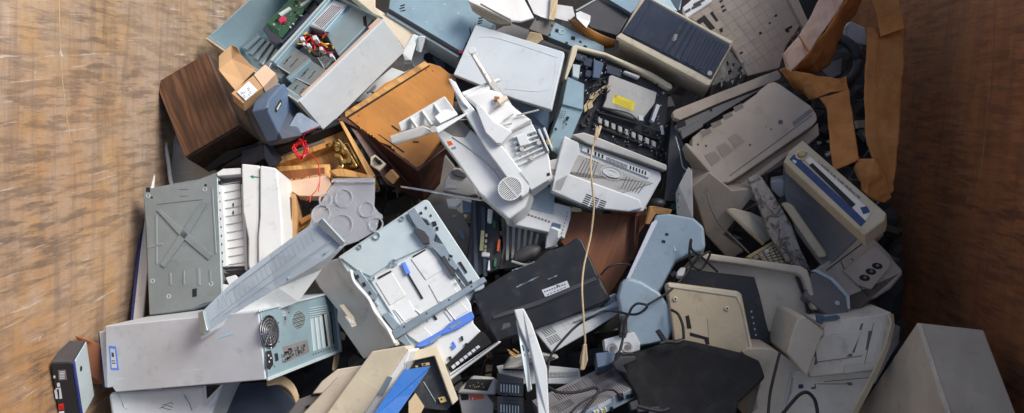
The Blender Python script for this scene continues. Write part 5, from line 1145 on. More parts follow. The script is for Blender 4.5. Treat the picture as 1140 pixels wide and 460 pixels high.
for k in range(9): p = px('k%d,%d' % (685 - k * 20, 150 + k * 28))[0]; c = t.q(p); b.cyl((c.x, c.y, 0), .0012, .0005, 2, 6)
b.put('dimple', 'mid_grey', bevel=0)
# ============ black printer / dock with white label
t = T('black_printer', 'dusty black flat printer with a white barcode label, chipped along its back edge', 'printer', 'A k0,345;B k300,200;C k430,470;D .560,378', (.38, .28, .10), h=.98, sl=.3, n=(0, -.4, .9))
b = B(t); b.poly('.526,328 .570,301 .595,291 .608,280 .627,274 .643,264 .648,267 .664,302 .680,332 .672,340 .552,382 .543,368', -.09, 0); b.put('printer_body', 'black_plastic', bevel=.006, seg=2)
b = B(t); b.poly('k-170,430 k440,440 o210,-10 o150,20 o-30,100 k-160,530', .0, .012) if False else b.poly('.542,360 .600,342 .668,314 .680,333 .616,360 .553,380', 0, .008); b.put('front_step', 'black_plastic', bevel=.004, seg=2)
b = B(t); b.poly('.548,352 .600,334 .662,308 .665,312 .600,340 .549,356', 0, .004); b.put('front_lip', 'dark_grey', bevel=.003)
b = B(t); b.poly('k132,432 245,390 260,425 148,462', 0.0, .0012); lb = b.put('barcode_label', 'label_white', bevel=0)
b = B(t)
rnd = random.Random(9)
for k in range(9): x = 142 + k * 11; y = 438 - k * 4; b.poly('k%d,%d %d,%d %d,%d %d,%d' % (x, y, x + rnd.randint(4, 8), y - 3, x + 8, y + 2, x + 1, y + 5), .0012, .0016)
for k in range(6): x = 155 + k * 15; y = 452 - k * 6; b.poly('k%d,%d %d,%d %d,%d %d,%d' % (x, y, x + 9, y - 4, x + 10, y - 1, x + 1, y + 3), .0012, .0016)
b.poly('k196,412 206,408 210,414 202,418', .0012, .0018); b.put('label_print', 'ink', parent=lb, bevel=0)
b = B(t)
for s_ in ('k0,345 30,335 60,325 100,305', 'k20,418 60,400 120,372', 'k160,385 200,368'): b.tube(spline([t.q(p, .0006) for p in px(s_)], 4), .0016, 5)
b.put('chipped_edge', 'galvanised', bevel=0, jit=.001)
b = B(t); b.slab(W('n1040,60 1070,55 1075,75 1030,92', .95), .004); b.put('small_plate', 'dark_grey')
# ============ white vented strip (keyboard-like cover) in front
t = T('vented_cover', 'long pale grey vented cover with rows of slots lying under the black printer', 'cover', 'A o140,90;B k560,440;C o520,25;D o215,190', (.33, .10, .03), h=.90, sl=.5)
b = B(t); b.poly('o138,90 250,30 500,-75 530,5 400,90 220,192', -.03, 0); b.put('cover_body', 'white_plastic', bevel=.002)
b = B(t); cells(b, 'o165,95 215,72 240,98 190,122', 5, 5, .7, .5, 0, .0006); cells(b, 'o190,128 238,105 262,132 212,158', 5, 5, .7, .5, 0, .0006); cells(b, 'o420,-35 500,-68 515,-30 440,0', 8, 5, .6, .6, 0, .0006); b.put('vent_slot', 'void', bevel=0)
b = B(t); cells(b, 'o245,60 400,-10 430,20 275,95', 7, 3, .9, .08, 0, .0006); cells(b, 'o245,60 400,-10 430,20 275,95', 7, 1, .05, 1, 0, .0007); b.put('panel_line', 'grey_plastic', bevel=0)
# ============ cream cord hanging
cable('cream_cable', 'thin cream cable with frayed top end running down over the grey printer', 'g262,185 255,215 240,260 230,330 235,400 k360,0 365,60 352,180 335,260 318,340 312,430 o358,20 362,80 365,150 350,200 345,240', (1.16, 1.16, 1.15, 1.14, 1.13, 1.1, 1.08, 1.04, 1.03, 1.04, 1.05, 1.02, 1.0, .97, .95, .94), .0030, 'cord_cream', 'cord')
t = T('frayed_cord_end', 'frayed sheath end of a cream cord hooked on the gutted printer', 'cord', M=at(wp((667, 148), 1.16)))
b = B(t); rnd = random.Random(1)
for k in range(9): b.tube(spline(W('g%d,%d %d,%d %d,%d' % (268 + rnd.randint(-12, 12), 165 + rnd.randint(-5, 8), 262 + rnd.randint(-8, 8), 190, 252 + rnd.randint(-5, 5), 222), 1.17, 1.17, 1.16), 4), .0028, 5, world=True)
b.put('frayed_sheath', 'cord_cream', bevel=0)
b = B(t); b.slab(W('o356,155 372,150 378,225 362,270 342,270 348,215', .98, .98, .96, .94, .94, .96), .01); b.put('flat_sheath', 'cord_cream', bevel=.003)
# ============ cream flat computer / monitor shell, bottom left of centre
t = T('cream_computer', 'cream desktop computer shell with a grey latch, tilted at the bottom left of centre', 'computer', 'A n455,185;B n612,165;C n400,480;D n240,470', (.15, .26, .10), h=.98, n=(-.25, -.45, .86))
b = B(t); b.poly('n455,185 602,160 618,172 415,470 395,500 240,480', -.07, 0); b.put('top_cover', 'cream_plastic', bevel=.004, seg=2)
b = B(t); b.poly('n618,172 628,182 612,230 470,440 440,500 395,500', -.10, -.004); b.put('front_bezel', 'paper', bevel=.003)
b = B(t); b.poly('n525,295 548,300 502,385 483,372', -.02, .002); b.put('latch', 'galvanised', bevel=.001)
b = B(t); b.poly('n405,248 455,245 300,440 240,500 140,470 300,300', -.10, -.03); b.put('middle_cover', 'beige_grey', bevel=.003)
b = B(t); b.poly('n405,248 300,265 230,320 188,375 240,372 330,330', -.08, -.035); b.put('rear_cover', 'beige_grey', bevel=.003)
b = B(t); b.poly('n130,398 190,376 238,378 200,420 150,490 60,490', -.08, -.05); b.put('lower_frame', 'mid_grey', bevel=.002)
b = B(t)
for q in ('n185,378 235,372 236,380 188,386', 'n160,430 175,422 180,435 165,442'): b.poly(q, -.06, -.046)
b.put('frame_gap', 'void', bevel=0)
# speaker frame
t = T('monitor_shell', 'cream monitor frame with dark inside and brass speaker corners behind a blue sheet', 'monitor frame', 'A n615,195;B n745,158;C n840,405;D n700,440', (.12, .20, .09), h=.93, n=(.15, -.35, .92))
b = B(t); b.poly('n612,190 745,158 765,200 842,400 815,425 735,205 620,232', -.08, 0); b.put('frame_rim', 'cream_plastic', bevel=.003, seg=2)
b = B(t); b.poly('n610,225 738,200 830,402 790,450 680,440 620,330', -.085, -.03); b.put('inner_panel', 'black_plastic', bevel=.002)
b = B(t); b.poly('n675,240 712,234 714,246 680,252', -.03, -.02); b.poly('n648,250 660,247 662,256 650,258', -.03, -.02); b.poly('n750,392 780,385 792,408 762,416', -.03, -.018); b.put('brass_corner', 'mustard_key', bevel=.001)
b = B(t); b.tube([t.q(p, -.028) for p in px('n685,320 740,410')], .0014, 5); b.put('wire', 'galvanised', bevel=0)
b = B(t)
for q in ('n760,395 768,393 772,402 764,404', 'n684,241 696,239 697,245 686,247'): b.poly(q, -.02, -.017)
b.put('screw_hole', 'void', bevel=0)
b = B(t); b.poly('n620,410 650,370 690,430 660,490 620,480', -.05, -.02); b.put('fogged_window', 'cord_cream', bevel=0)
t = T('blue_sheet', 'bright blue plastic sheet leaning out of the cream monitor frame', 'plastic sheet', M=at(wp((440, 440), 1.0)))
b = B(t); b.slab(W('n600,268 718,250 712,262 560,480 440,500', 1.02, 1.0, .99, .98, 1.0), .004); b.put('sheet', 'blue_film', bevel=0)
b = B(t); b.slab(W('n598,232 612,240 606,262 598,268', 1.02), .01); b.put('blue_tab', 'blue_steel', bevel=0)
# ============ bottom middle bits
t = T('answering_machine', 'pale silver telephone base with a dark display window in the gap at the bottom', 'telephone', 'A n880,295;B n1005,300;C n1010,375;D n845,370', (.13, .07, .04), h=.84)
b = B(t); b.poly('n905,292 1000,300 1015,320 1010,378 835,372 850,345', -.05, 0); b.put('phone_body', 'grey_plastic', bevel=.008, seg=3)
b = B(t); b.poly('n885,308 995,310 970,362 865,352', 0, .001); b.put('display', 'void', bevel=0)
b = B(t); rnd = random.Random(6)
for k in range(9): x, y = rnd.uniform(890, 965), rnd.uniform(315, 350); b.poly('n%f,%f %f,%f %f,%f' % (x, y, x + 6, y - 1, x + 4, y + 4), .001, .0015)
b.put('display_part', 'mustard_key', bevel=0)
t = T('orange_strip_device', 'flat white device with an orange strip under the silver telephone base', 'electronic part', 'A n845,378;B n960,372;C n975,410;D n850,415', (.12, .04, .03), h=.80)
b = B(t); b.poly('n840,376 965,370 1000,420 990,520 860,480', -.03, 0); b.put('device_body', 'grey_plastic', bevel=.002)
b = B(t); b.poly('n890,380 950,376 955,396 895,402', 0, .002); b.put('orange_strip', 'orange_spot', bevel=0)
b = B(t); b.poly('n850,378 885,376 888,400 855,404', 0, .002); b.put('dark_key', 'void'); b = B(t); b.poly('n888,392 892,392 893,402 889,402', .0, .003); b.poly('n902,390 907,390 908,400 903,400', .0, .003); b.put('white_pin', 'label_white', bevel=0)
for i, (q, h_, lab) in enumerate((('n1013,280 1132,305 1130,385 1015,372', .90, 'upper of two black ventilated caddies with vertical slots at the bottom'), ('n1013,385 1130,392 1135,500 1015,500', .88, 'lower of two black ventilated caddies with vertical slots, cut by the bottom edge'))):
    P4 = q.split(); t = T('slotted_caddy', lab, 'drive caddy', 'A %s;B n%s;C n%s;D n%s' % tuple(P4), (.085, .055, .1), h=h_, group='black slotted caddies')
    b = B(t); b.poly(q, -.09, 0); b.put('caddy_body', 'black_plastic', bevel=.002)
    y0 = 330 if i == 0 else 420
    b = B(t); cells(b, 'n1025,%d 1115,%d 1115,%d 1025,%d' % (y0, y0 + 8, y0 + 42, y0 + 36), 7, 1, .35, 1, 0, .002); b.put('vent_slot', 'galvanised', bevel=0)
    b = B(t); b.poly('n1016,%d 1128,%d 1128,%d 1016,%d' % (y0 - 14, y0 - 6, y0 - 2, y0 - 10), 0, .0025); b.poly('n1016,%d 1128,%d 1128,%d 1016,%d' % (y0 + 42, y0 + 50, y0 + 54, y0 + 46), 0, .0025); b.put('caddy_lip', 'navy_plastic', bevel=0)
t = T('monitor_surround', 'narrow curved white monitor bezel standing upright at the bottom centre', 'bezel', M=at(wp((595, 400), .95)))
b = B(t); b.slab(W('.572,345 .583,343 .592,360 .604,394 .609,410 .612,470 .600,470 .595,412 .589,390 .578,364', 1.08, 1.08, 1.06, 1.03, 1.01, .98, .98, 1.01, 1.03, 1.06), .012); b.put('bezel_frame', 'white_plastic', bevel=.004, seg=2)
b = B(t); b.slab(W('.574,356 .578,362 .587,388 .592,434 .587,437 .584,418 .579,384', 1.05, 1.05, 1.02, .99, .98, .99, 1.03), .012); b.put('inner_edge', 'pale_steel', bevel=.002)
b = B(t)
for q in ('o83,155 90,158 96,180 90,182', 'o95,195 98,196 100,205 97,205'): b.slab(W(q, 1.055), .004)
b.put('edge_slot', 'ink', bevel=0)
t = T('white_keyboard', 'edge of a pale keyboard with grey keys lying flat behind the white bezel', 'keyboard', 'A o0,262;B o335,262;C o335,300;D o0,300', (.25, .04, .02), h=.78)
b = B(t); b.poly('o-30,250 70,235 340,262 350,330 0,330', -.02, 0); b.put('keyboard_body', 'white_plastic', bevel=.002)
b = B(t); cells(b, 'o195,275 335,272 335,298 198,300', 8, 2, .8, .8, 0, .004); cells(b, 'o0,265 90,268 90,285 0,282', 5, 1, .8, .8, 0, .004); b.put('keys', 'grey_plastic', bevel=0)
b = B(t); b.poly('o0,262 100,265 100,272 0,270', 0, .005); b.put('key_gap', 'void', bevel=0)
t = T('white_tray', 'flat pale grey tray with a dark pad in the shade below the black printer', 'tray', M=at(wp((600, 398), .8)))
b = B(t); b.slab(W('o30,215 130,190 240,205 250,215 180,240 60,262 0,262', .84, .84, .83, .83, .82, .81, .81), .02); b.put('tray_body', 'grey_plastic', bevel=.003)
b = B(t); b.slab(W('o100,215 200,205 235,212 180,232 110,240', .85), .01); b.put('dark_pad', 'dark_grey', bevel=.002)
t = T('copper_clip', 'small twisted copper coloured clip in the shade left of the white bezel', 'clip', M=at(wp((568, 393), .84)))
b = B(t)
for s_ in ('o20,178 60,205', 'o28,190 55,215', 'o45,175 70,192'): b.tube(W(s_, .86), .003, 6, world=True)
b.put('clip_wire', 'brass', bevel=0)
# ============ perforated silver box with ports
t = T('satellite_receiver', 'silver perforated metal receiver box with blue rear sockets at the bottom centre', 'receiver', 'A o125,402;B o485,238;C o588,338;D o225,520;c o600,385', (.30, .17, .05), h=.93, sl=.15)
Wd, Hd, Dd = t.W, t.H, t.D
b = B(t); b.box(-Wd/2, Wd/2, -Hd/2, Hd/2, -Dd, 0); b.put('case_body', 'perf_grey', bevel=.0015)
b = B(t)
for q in ('o215,375 355,312 385,345 250,405', 'o380,300 470,262 500,290 415,335', 'o430,345 540,300 550,320 445,368', 'o200,440 300,395 320,420 230,470'): cells(b, q, 13, 6, .42, .5, 0, .0006)
b.put('vent_hole', 'void', bevel=0)
b = B(t); b.box(-Wd/2 + .001, Wd/2 - .001, -Hd/2 - .002, -Hd/2, -Dd + .002, -.002); b.put('rear_panel', 'sky_blue_plastic', bevel=.001)
Y = -Hd/2 - .002
def rp(bb, q, d0, d1): return bb.poly(q, Y - d1, Y + d0, 1)
def rear(q, d, nm, mt):
    b = B(t)
    for s_ in q:
        pts = [t.q(p, Y, 1) for p in px(s_)]; b.prism([(p.x, p.z) for p in pts], Y - d, Y, 1)
    return b.put(nm, mt, bevel=0)
rear(('o505,375 530,370 535,398 512,402', 'o548,378 562,374 564,388 550,392', 'o562,376 574,374 576,386 564,390', 'o475,432 486,430 488,446 477,448'), .006, 'socket', 'black_plastic')
rear(('o420,425 480,395 484,412 424,442', 'o330,455 360,440 362,452 332,466'), .001, 'rear_label', 'label_white')
rear(('o400,448 408,446 409,458 401,460', 'o415,444 423,442 424,456 416,458', 'o432,440 438,438 440,452 433,454', 'o450,434 456,432 458,446 451,448'), .008, 'phono_socket', 'label_white')
rear(('o412,446 415,445 416,458 413,459', 'o440,438 444,437 446,450 442,452'), .009, 'yellow_socket', 'label_yellow')
# black cables over it
cable('black_cable', 'black coiled cable lying over the perforated silver receiver', 'o203,345 240,365 300,370 360,360 400,348 418,350 425,362 410,390 370,440 330,500', (.95, .96, .96, .96, .96, .96, .96, .96, .97, .97), .0045, 'rubber')
cable('thin_black_cable', 'thin black cable with a plug resting on the rear corner of the silver receiver', 'o300,460 340,420 400,385 450,360 490,358 515,375 530,388', (.97, .97, .96, .955, .955, .96, .96), .003, 'rubber')
cable('black_cable', 'black cable sweeping across the pale vented cover into a loop near the blue monitor neck', 'o195,330 200,260 215,200 270,130 330,70 400,30 450,5 510,8 560,20 600,18 630,0 640,-20 600,-28 575,-10 560,20 540,60 535,120 520,180 500,220 530,200 580,195', (.93, .93, .94, .95, .95, .97, .97, .98, 1.0, 1.01, 1.02, 1.03, 1.03, 1.02, 1.01, 1.0, .98, .97, .96, .97, .97), .0038, 'rubber')
t = T('socket_adapter', 'white plastic twin socket adapter between the blue monitor base and the receiver', 'adapter', 'A o448,130;B o560,105;C o600,190;D o455,185', (.10, .05, .05), h=.95)
b = B(t); b.poly('o448,132 560,102 585,98 612,150 610,182 560,195 455,185', -.05, 0); b.put('adapter_body', 'white_plastic', bevel=.004, seg=2)
b = B(t)
for q in ('o488,172', 'o552,165'):
    c = t.q(px(q)[0]); b.ring((c.x, c.y, 0), .014, .004, .003, 20)
b.put('socket_ring', 'grey_plastic', bevel=0)
b = B(t); c = t.q(px('o553,168')[0]); b.cyl((c.x, c.y, 0), .009, .001, 2, 14); c = t.q(px('o488,174')[0]); b.cyl((c.x, c.y, 0), .009, .001, 2, 14); b.put('socket_hole', 'mid_grey', bevel=0)
t = T('blue_grey_block', 'plain blue grey block below the white socket adapter', 'plastic block', M=at(wp((678, 400), .9)))
b = B(t); b.slab(W('o412,192 500,182 498,225 470,245 420,258', .93), .06); b.put('block', 'slate_blue', bevel=.002)
b = B(t); b.slab(W('o528,25 555,20 552,108 520,105', .97), .03); b.put('black_stub', 'black_plastic', bevel=.002)
# ============ black ribbed sheet / laptop-size pad
t = T('black_vent_panel', 'large matte black finned panel filling the bottom right of centre', 'black panel', 'A o500,215;B o800,135;C p212,300;D .700,480', (.34, .24, .05), h=.98, n=(0, -.3, .95))
b = B(t); b.poly('.686,402 .692,396 .720,388 .742,380 .757,376.5 .775,380 .826,392 .846,401 .852.5,420 .823,448 .815,478 .716,478 .708,440', -.05, 0); b.put('panel_body', 'matte_black', bevel=.008, seg=2)
b = B(t); cells(b, '.720,398 .768,384 .842,408 .775,466', 24, 1, .3, 1, 0, .0009)
for k in range(0):
    u = k / 33; p0 = (lin(690, 822, u), lin(398, 398, u)); 
    x = 690 + 4.6 * k; b.tube([t.q((x + 14 * 0 + 10, 396 + 0.35 * k * 0 + (6 if k < 4 else 0)), .0) for _ in (0,)] + [t.q((x - 22, 470), .0)], .0011, 4)
b.put('cooling_fin', 'matte_black', bevel=0)
b = B(t); b.slab(W('o490,240 520,205 590,205 600,225 540,250 560,290 500,265', 1.0, 1.0, 1.0, .99, .99, .98, .99), .02); b.put('handle', 'black_plastic', bevel=.004, seg=2)
b = B(t); b.slab(W('o683,95 700,85 735,140 718,150', 1.02, 1.02, 1.0, 1.0), .012); b.put('latch', 'black_plastic', bevel=.002)
t = T('cable_plugs', 'jumble of small black plastic plugs and cable ends at the bottom edge by the receiver', 'plugs', M=at(wp((710, 452), .95)))
b = B(t)
for q in ('o590,425 630,420 650,450 600,460', 'o640,430 700,425 710,460 650,470', 'o560,410 600,395 610,440 570,450'): b.slab(W(q, .96), .03)
b.put('plug', 'black_plastic', bevel=.003)
b = B(t)
for s_ in ('o700,150 730,142 770,145 800,135', 'o600,430 640,440 700,450 740,440'): b.tube(spline(W(s_, 1.0), 5), .006, 7, world=True)
b.put('cable_end', 'rubber', bevel=0)
# ============ open monitor: rim, grey screen, black mask
t = T('crt_monitor', 'large beige monitor lying face up with a rounded rim, pale screen and black side', 'monitor', 'A l110,275;B l590,340;C .905,395;D .735,385', (.40, .26, .12), h=.88, n=(0, -.4, .92))
b = B(t); b.poly('l105,285 130,265 300,290 560,325 600,345 615,400 640,560 560,640 0,560 60,330', -.12, -.012); b.put('monitor_body', 'beige_grey', bevel=.006, seg=2)
b = B(t); b.poly('l110,285 128,264 300,288 565,324 598,342 612,385 645,520 620,520 585,400 572,372 545,358 300,318 140,298', -.04, .03); b.put('rounded_rim', 'beige_grey', bevel=.006, seg=3)
b = B(t); b.poly('l355,365 545,372 580,460 p330,170 p235,170 p195,0', -.04, -.03); b.put('screen', 'cream_grey', bevel=.003)
b = B(t); b.poly('l545,372 560,372 590,420 620,540 600,540 580,460', -.012, .002); b.put('clip_strip', 'black_plastic', bevel=.001)
b = B(t); b.poly('l40,335 360,375 385,460 p240,172 p150,168 p0,150 o700,50', -.03, -.002); b.put('black_side', 'black_plastic', bevel=.002)
b = B(t)
for k in range(5):
    c = t.q(px('p%d,%d' % (146 + k * 5, 8 + k * 26))[0], -.002); b.cyl((c.x, c.y, -.002), .003, .001, 2, 10)
b.put('screw', 'galvanised', bevel=0)
# beige plate in front
t = T('beige_modem', 'yellowed beige equipment base with two screws and a recessed square, on the large monitor', 'electronic device', 'A .743.6,315.7;B .822,326;C .838,388;D .752,380', (.21, .16, .05), h=.96, n=(0, -.45, .9))
b = B(t); b.poly('.742,316 746,314 822,324 826,328 838,386 836,392 824,397 790,392 752,388', -.045, 0); b.put('base_shell', 'beige_plastic', bevel=.006, seg=2)
b = B(t); b.poly('.743,315.5 822,325 830,355 838,388 836,393 826,345 820,331 745,320', -.001, .004); b.put('edge_bevel', 'cream_plastic', bevel=.002)
b = B(t); b.poly('.787,354 815,355.7 820,392 790,388', -.01, .0015); b.put('recess_plate', 'beige_plastic', bevel=.001)
for q in ('.751.6,333', '.809,343.5'):
    c = t.q(px(q)[0]); b = B(t); b.cyl((c.x, c.y, 0), .0075, .006, 2, 16); ft = b.put('foot', 'cream_plastic', bevel=.002)
    b = B(t); b.cyl((c.x, c.y, .006), .003, .0006, 2, 8); b.put('foot_screw', 'void', parent=ft, bevel=0)
b = B(t); b.poly('.763,352 767,351 770,366 765,366', 0, .0008); b.poly('.768,370 789,376 791,383 786,384 784,378 768,374', 0, .0008); b.put('slot', 'void', bevel=0)
b = B(t); c = t.q(px('.782,344')[0]); b.ring((c.x, c.y, 0), .016, .0015, .0008, 22); b.put('ring_mark', 'beige_grey', bevel=0)
t = T('white_plug', 'small white ribbed plug on a black cable in front of the large monitor', 'plug', M=at(wp((756, 305), 1.0)))
b = B(t); b.slab(W('k735,350 752,330 775,330 765,370 735,368', 1.0), .02); b.put('plug_body', 'grey_plastic', bevel=.002)
cable('black_cable', 'black cable crossing in loops over the top corner of the large monitor', 'k600,500 690,445 740,400 790,340 830,290 880,262 870,300 840,340 800,320 790,260 798,205 800,250 850,290 915,350', (1.0, 1.0, 1.0, 1.0, 1.02, 1.02, 1.0, .99, 1.01, 1.04, 1.06, 1.04, 1.01, .97), .0036, 'rubber')
cable('black_cable', 'black cable bending down between the blue monitor base and the beige equipment', 'o750,0 780,20 800,70 805,130', (.99, 1.0, .99, .98), .0042, 'rubber')
cable('thin_black_cable', 'thin black cable arching over the reddish brown veneer board', 'k395,365 430,330 480,315 530,320', (.96, .98, .98, .96), .003, 'rubber')
# ============ printer bottom right
t = T('inkjet_printer', 'beige printer on its side with scratched white open face at the bottom right', 'printer', 'A p450,60;B p772,12;C p640,420;D p285,470', (.30, .30, .2), h=.93, n=(-.1, -.35, .93))
b = B(t); b.poly('p450,55 700,25 770,10 778,60 700,270 410,300 400,270 470,105', -.16, .02); b.put('upper_face', 'warm_white', bevel=.004, seg=2)
b = B(t); b.poly('p318,275 385,262 405,298 690,270 710,280 600,500 270,500', -.16, -.03); b.put('lower_face', 'warm_white', bevel=.004, seg=2)
b = B(t); b.poly('p355,35 385,30 478,100 455,130 395,300 305,195 330,100', -.14, .07); b.put('paper_hood', 'beige_grey', bevel=.006, seg=3)
b = B(t); b.poly('p105,188 125,172 180,170 240,175 385,258 388,268 322,282 275,500 140,500 190,310', -.16, .035); b.put('side_cheek', 'beige_grey', bevel=.006, seg=3)
b = B(t); cells(b, 'p128,385 165,350 175,440 120,480', 1, 9, 1, .45, .035, .0365); b.put('cheek_vent', 'mid_grey', bevel=0)
b = B(t); b.poly('p318,278 384,263 386,272 330,284 290,460 278,460', -.03, -.024); b.put('white_trim', 'paper', bevel=.001)
b = B(t)
for q in ('p440,152 455,150 440,240 425,248', 'p635,62 645,60 605,190 596,192', 'p528,198 595,196 594,207 530,211', 'p412,345 428,342 428,330 433,330 434,352 412,354', 'p570,325 590,322 596,335 580,338', 'p668,95 686,92 665,180 655,178', 'p570,262 590,262 590,278 572,276', 'p425,195 437,192 437,205 427,208'):
    up_ = float(q[1:].split()[0].split(',')[1]) < 290; b.poly(q, 0 if up_ else -.04, .0208 if up_ else -.0292)
b.put('latch_slot', 'hinge_grey', bevel=0)
b = B(t); b.poly('p430,150 470,120 640,90 600,180 560,220 440,235', .019, .024); b.poly('p560,250 690,240 720,100 740,100 710,260 560,285', .019, .026); b.put('raised_frame', 'warm_white', bevel=.001)
b = B(t)
for s_, z_ in (('p440,232 640,205', .024), ('p470,320 690,300', -.03), ('p440,330 600,330', -.03), ('p690,60 650,240', .02), ('p460,130 470,70', .02)): b.tube([t.q(p, z_) for p in px(s_)], .0012, 4)
b.put('seam', 'vent_taupe', bevel=0)
b = B(t); b.poly('p356,335 376,332 378,348 358,352', -.03, -.028); b.put('blue_mark', 'ink_blue', bevel=0)
b = B(t); b.poly('p310,310 335,305 325,370 300,430', -.03, -.027); b.put('grey_inset', 'grey_plastic', bevel=0)
b = B(t); b.poly('p455,38 540,28 542,40 460,50', .01, .03); b.poly('p440,25 470,25 465,65 445,60', .01, .03); b.put('blue_catch', 'slate_blue', bevel=.001)
b = B(t); rnd = random.Random(14)
for k in range(4):
    x, y = rnd.uniform(470, 720), rnd.uniform(60, 300); b.tube([t.q(p, .021) for p in ((CR['p'][0] + x / 4, CR['p'][1] + y / 4), (CR['p'][0] + (x + rnd.uniform(-20, 20)) / 4, CR['p'][1] + (y + rnd.uniform(-20, 20)) / 4))], .0007, 3)
b.put('scratch', 'grey_plastic', bevel=0)
cable('black_cable', 'black cable running down over the beige cheek of the bottom right printer', 'p275,182 262,230 245,300 228,380 218,500', (.97, .97, .97, .96, .96), .0042, 'rubber')
cable('black_cable', 'black cable forming an arch on the lower face of the bottom right printer', 'p280,470 320,420 360,378 395,368 425,395 438,440 442,500', (.97, .98, .99, .99, .98, .97, .97), .005, 'rubber')
t = T('beige_trim_strip', 'long thin beige trim strip curving beside the bottom right printer', 'strip', M=at(wp((965, 420), .98)))
b = B(t); b.ribbon(W('p758,18 768,60 745,150 700,250 640,370 585,470', 1.0, 1.0, 1.0, .99, .98, .97), W('p775,20 780,70 760,160 718,262 665,370 605,480', .99, .99, .99, .98, .97, .96)); b.put('strip', 'beige_plastic', solid=.006, bevel=0)
b = B(t); b.slab(W('p782,60 812,75 805,150 770,200 700,330 690,320 740,190', .93, .93, .92, .92, .9, .9, .93), .03); b.put('dark_lining', 'mid_grey', bevel=.003)
# ============ big beige box bottom right corner
t = T('beige_monitor_case', 'large plain beige grey box shell with a sharp ridge in the bottom right corner', 'computer case', 'A .1019,355;B .1097.5,369.6;D .1066,496;C .1146,500;a .920,510', (.23, .36, .36), h=1.1, sl=.2, n=(.25, -.3, .9))
Wd, Hd, Dd = t.W, t.H, t.D
B(t).box(-Wd/2, Wd/2, -Hd/2, Hd/2, -Dd, 0).put('case_shell', 'beige_grey', bevel=.006, seg=3)
b = B(t); b.tube([(-Wd/2 + .008, Hd/2 - .01, .001), (-Wd/2 + .008, -Hd/2 + .01, .001)], .003, 6); b.put('ridge_line', 'cream_grey', bevel=0)
# ============ beige device with three oval jacks
t = T('beige_projector', 'brownish beige device with three dark oval sockets beside the rusty wall', 'projector', 'A l615,362;B l845,172;C l1030,345;D l880,480', (.25, .19, .14), h=.98, n=(0, -.3, .95))
b = B(t); b.poly('l610,362 625,345 830,175 850,170 885,190 965,270 985,300 1025,345 1020,365 970,425 905,465 p490,0 p540,40 l760,480', -.14, -.008); b.put('device_body', 'taupe_plastic', bevel=.010, seg=3)
b = B(t); b.poly('l755,345 885,240 910,238 968,300 960,335 880,430 820,408', -.01, .004); pf = b.put('socket_panel', 'taupe_plastic', bevel=.003, seg=2)
for i, q in enumerate(('l850,378', 'l878,350', 'l906,325')):
    c = t.q(px(q)[0], .004); m = 18; ca, sa = math.cos(.9), math.sin(.9)
    b = B(t); b.prism([(c.x + .016 * math.cos(2*math.pi*k/m) * ca - .010 * math.sin(2*math.pi*k/m) * sa, c.y - .016 * math.cos(2*math.pi*k/m) * sa - .010 * math.sin(2*math.pi*k/m) * ca) for k in range(m)], .004, .0048); so_ = b.put('oval_socket', 'void', parent=pf, bevel=0)
b = B(t)
for q in ('l850,378', 'l878,350', 'l906,325'):
    c = t.q(px(q)[0], .0048); b.cyl((c.x + .002, c.y, .0048), .005, .001, 2, 10)
b.put('socket_core', 'mid_grey', parent=pf, bevel=0)
b = B(t)
for s_ in ('l680,345 840,225', 'l745,305 760,340', 'l790,290 800,300', 'l820,410 870,460', 'l700,400 720,380'): b.tube([t.q(p, -.007) for p in px(s_)], .0015, 4)
b.put('seam', 'void', bevel=0)
b = B(t); b.poly('.903,303 909,301 925,310 943,330 945,345 942,353 925,354 905,338 895,330', -.03, .02); b.put('hinge_arm', 'hinge_grey', bevel=.005, seg=3)
b = B(t); c = t.q(px('.932,337.5')[0], .02); b.cyl((c.x, c.y, .02), .008, .003, 2, 14); b.put('hinge_screw', 'galvanised', bevel=.001)
b = B(t); b.poly('.902,302 909,299 928,309 946,329 947,344 944,345 942,331 925,312 908,303', -.02, .024); b.put('hinge_edge', 'galvanised', bevel=.001)
# ============ cream device with blue stripe
t = T('blue_stripe_device', 'cream equipment case with a blue stripe, round knob and dark slot on its narrow front', 'electronic device',
      'A .893.5,155.7;B .983.6,240.5;C .960,259;D .873,178;d l560,330', (.40, .10, .26), h=1.0, n=(.1, -.2, .97))
t2 = t
b = B(t); b.poly('.893.5,155.5 987,237 985,245 962,262 872,180 878,168', -.05, 0); b.put('case_front', 'beige_plastic', bevel=.005, seg=2)
b = B(t); b.poly('.887,168.5 893,166 971,236 963.5,246', 0, .002); wp_ = b.put('white_band', 'warm_white', bevel=.0008)
b = B(t); b.poly('.879,177 884,171.5 964,246 958.5,252', 0, .002); bb_ = b.put('blue_band', 'ink_blue', bevel=.0008)
b = B(t); b.poly('.883,177.5 887,179.5 885.5,182.5 882,179.5', .002, .0026); b.put('band_logo', 'label_white', parent=bb_, bevel=0)
b = B(t); b.poly('.901,183.5 904.5,181.5 952.5,227.5 948.5,231', -.0, .0028); b.put('drive_slot', 'void', bevel=0)
c = t.q(px('.893.5,173.4')[0]); b = B(t); b.cyl((c.x, c.y, .002), .014, .010, 2, 20, r2=.011); kb = b.put('knob', 'mustard_key', bevel=.001)
b = B(t); b.ring((c.x, c.y, .001), .019, .006, .003, 24); b.put('knob_ring', 'beige_grey', parent=kb, bevel=0)
b = B(t); b.poly('.957.5,231 965,229.5 969,236 961,238.5', .002, .0028); b.put('emblem', 'ink_blue', parent=wp_, bevel=0)
b = B(t); rnd = random.Random(31); p0, p1 = np.array((911., 181.)), np.array((957., 221.)); d_ = (p1 - p0) / 30
nrm = np.array((d_[1], -d_[0])); nrm /= np.linalg.norm(nrm)
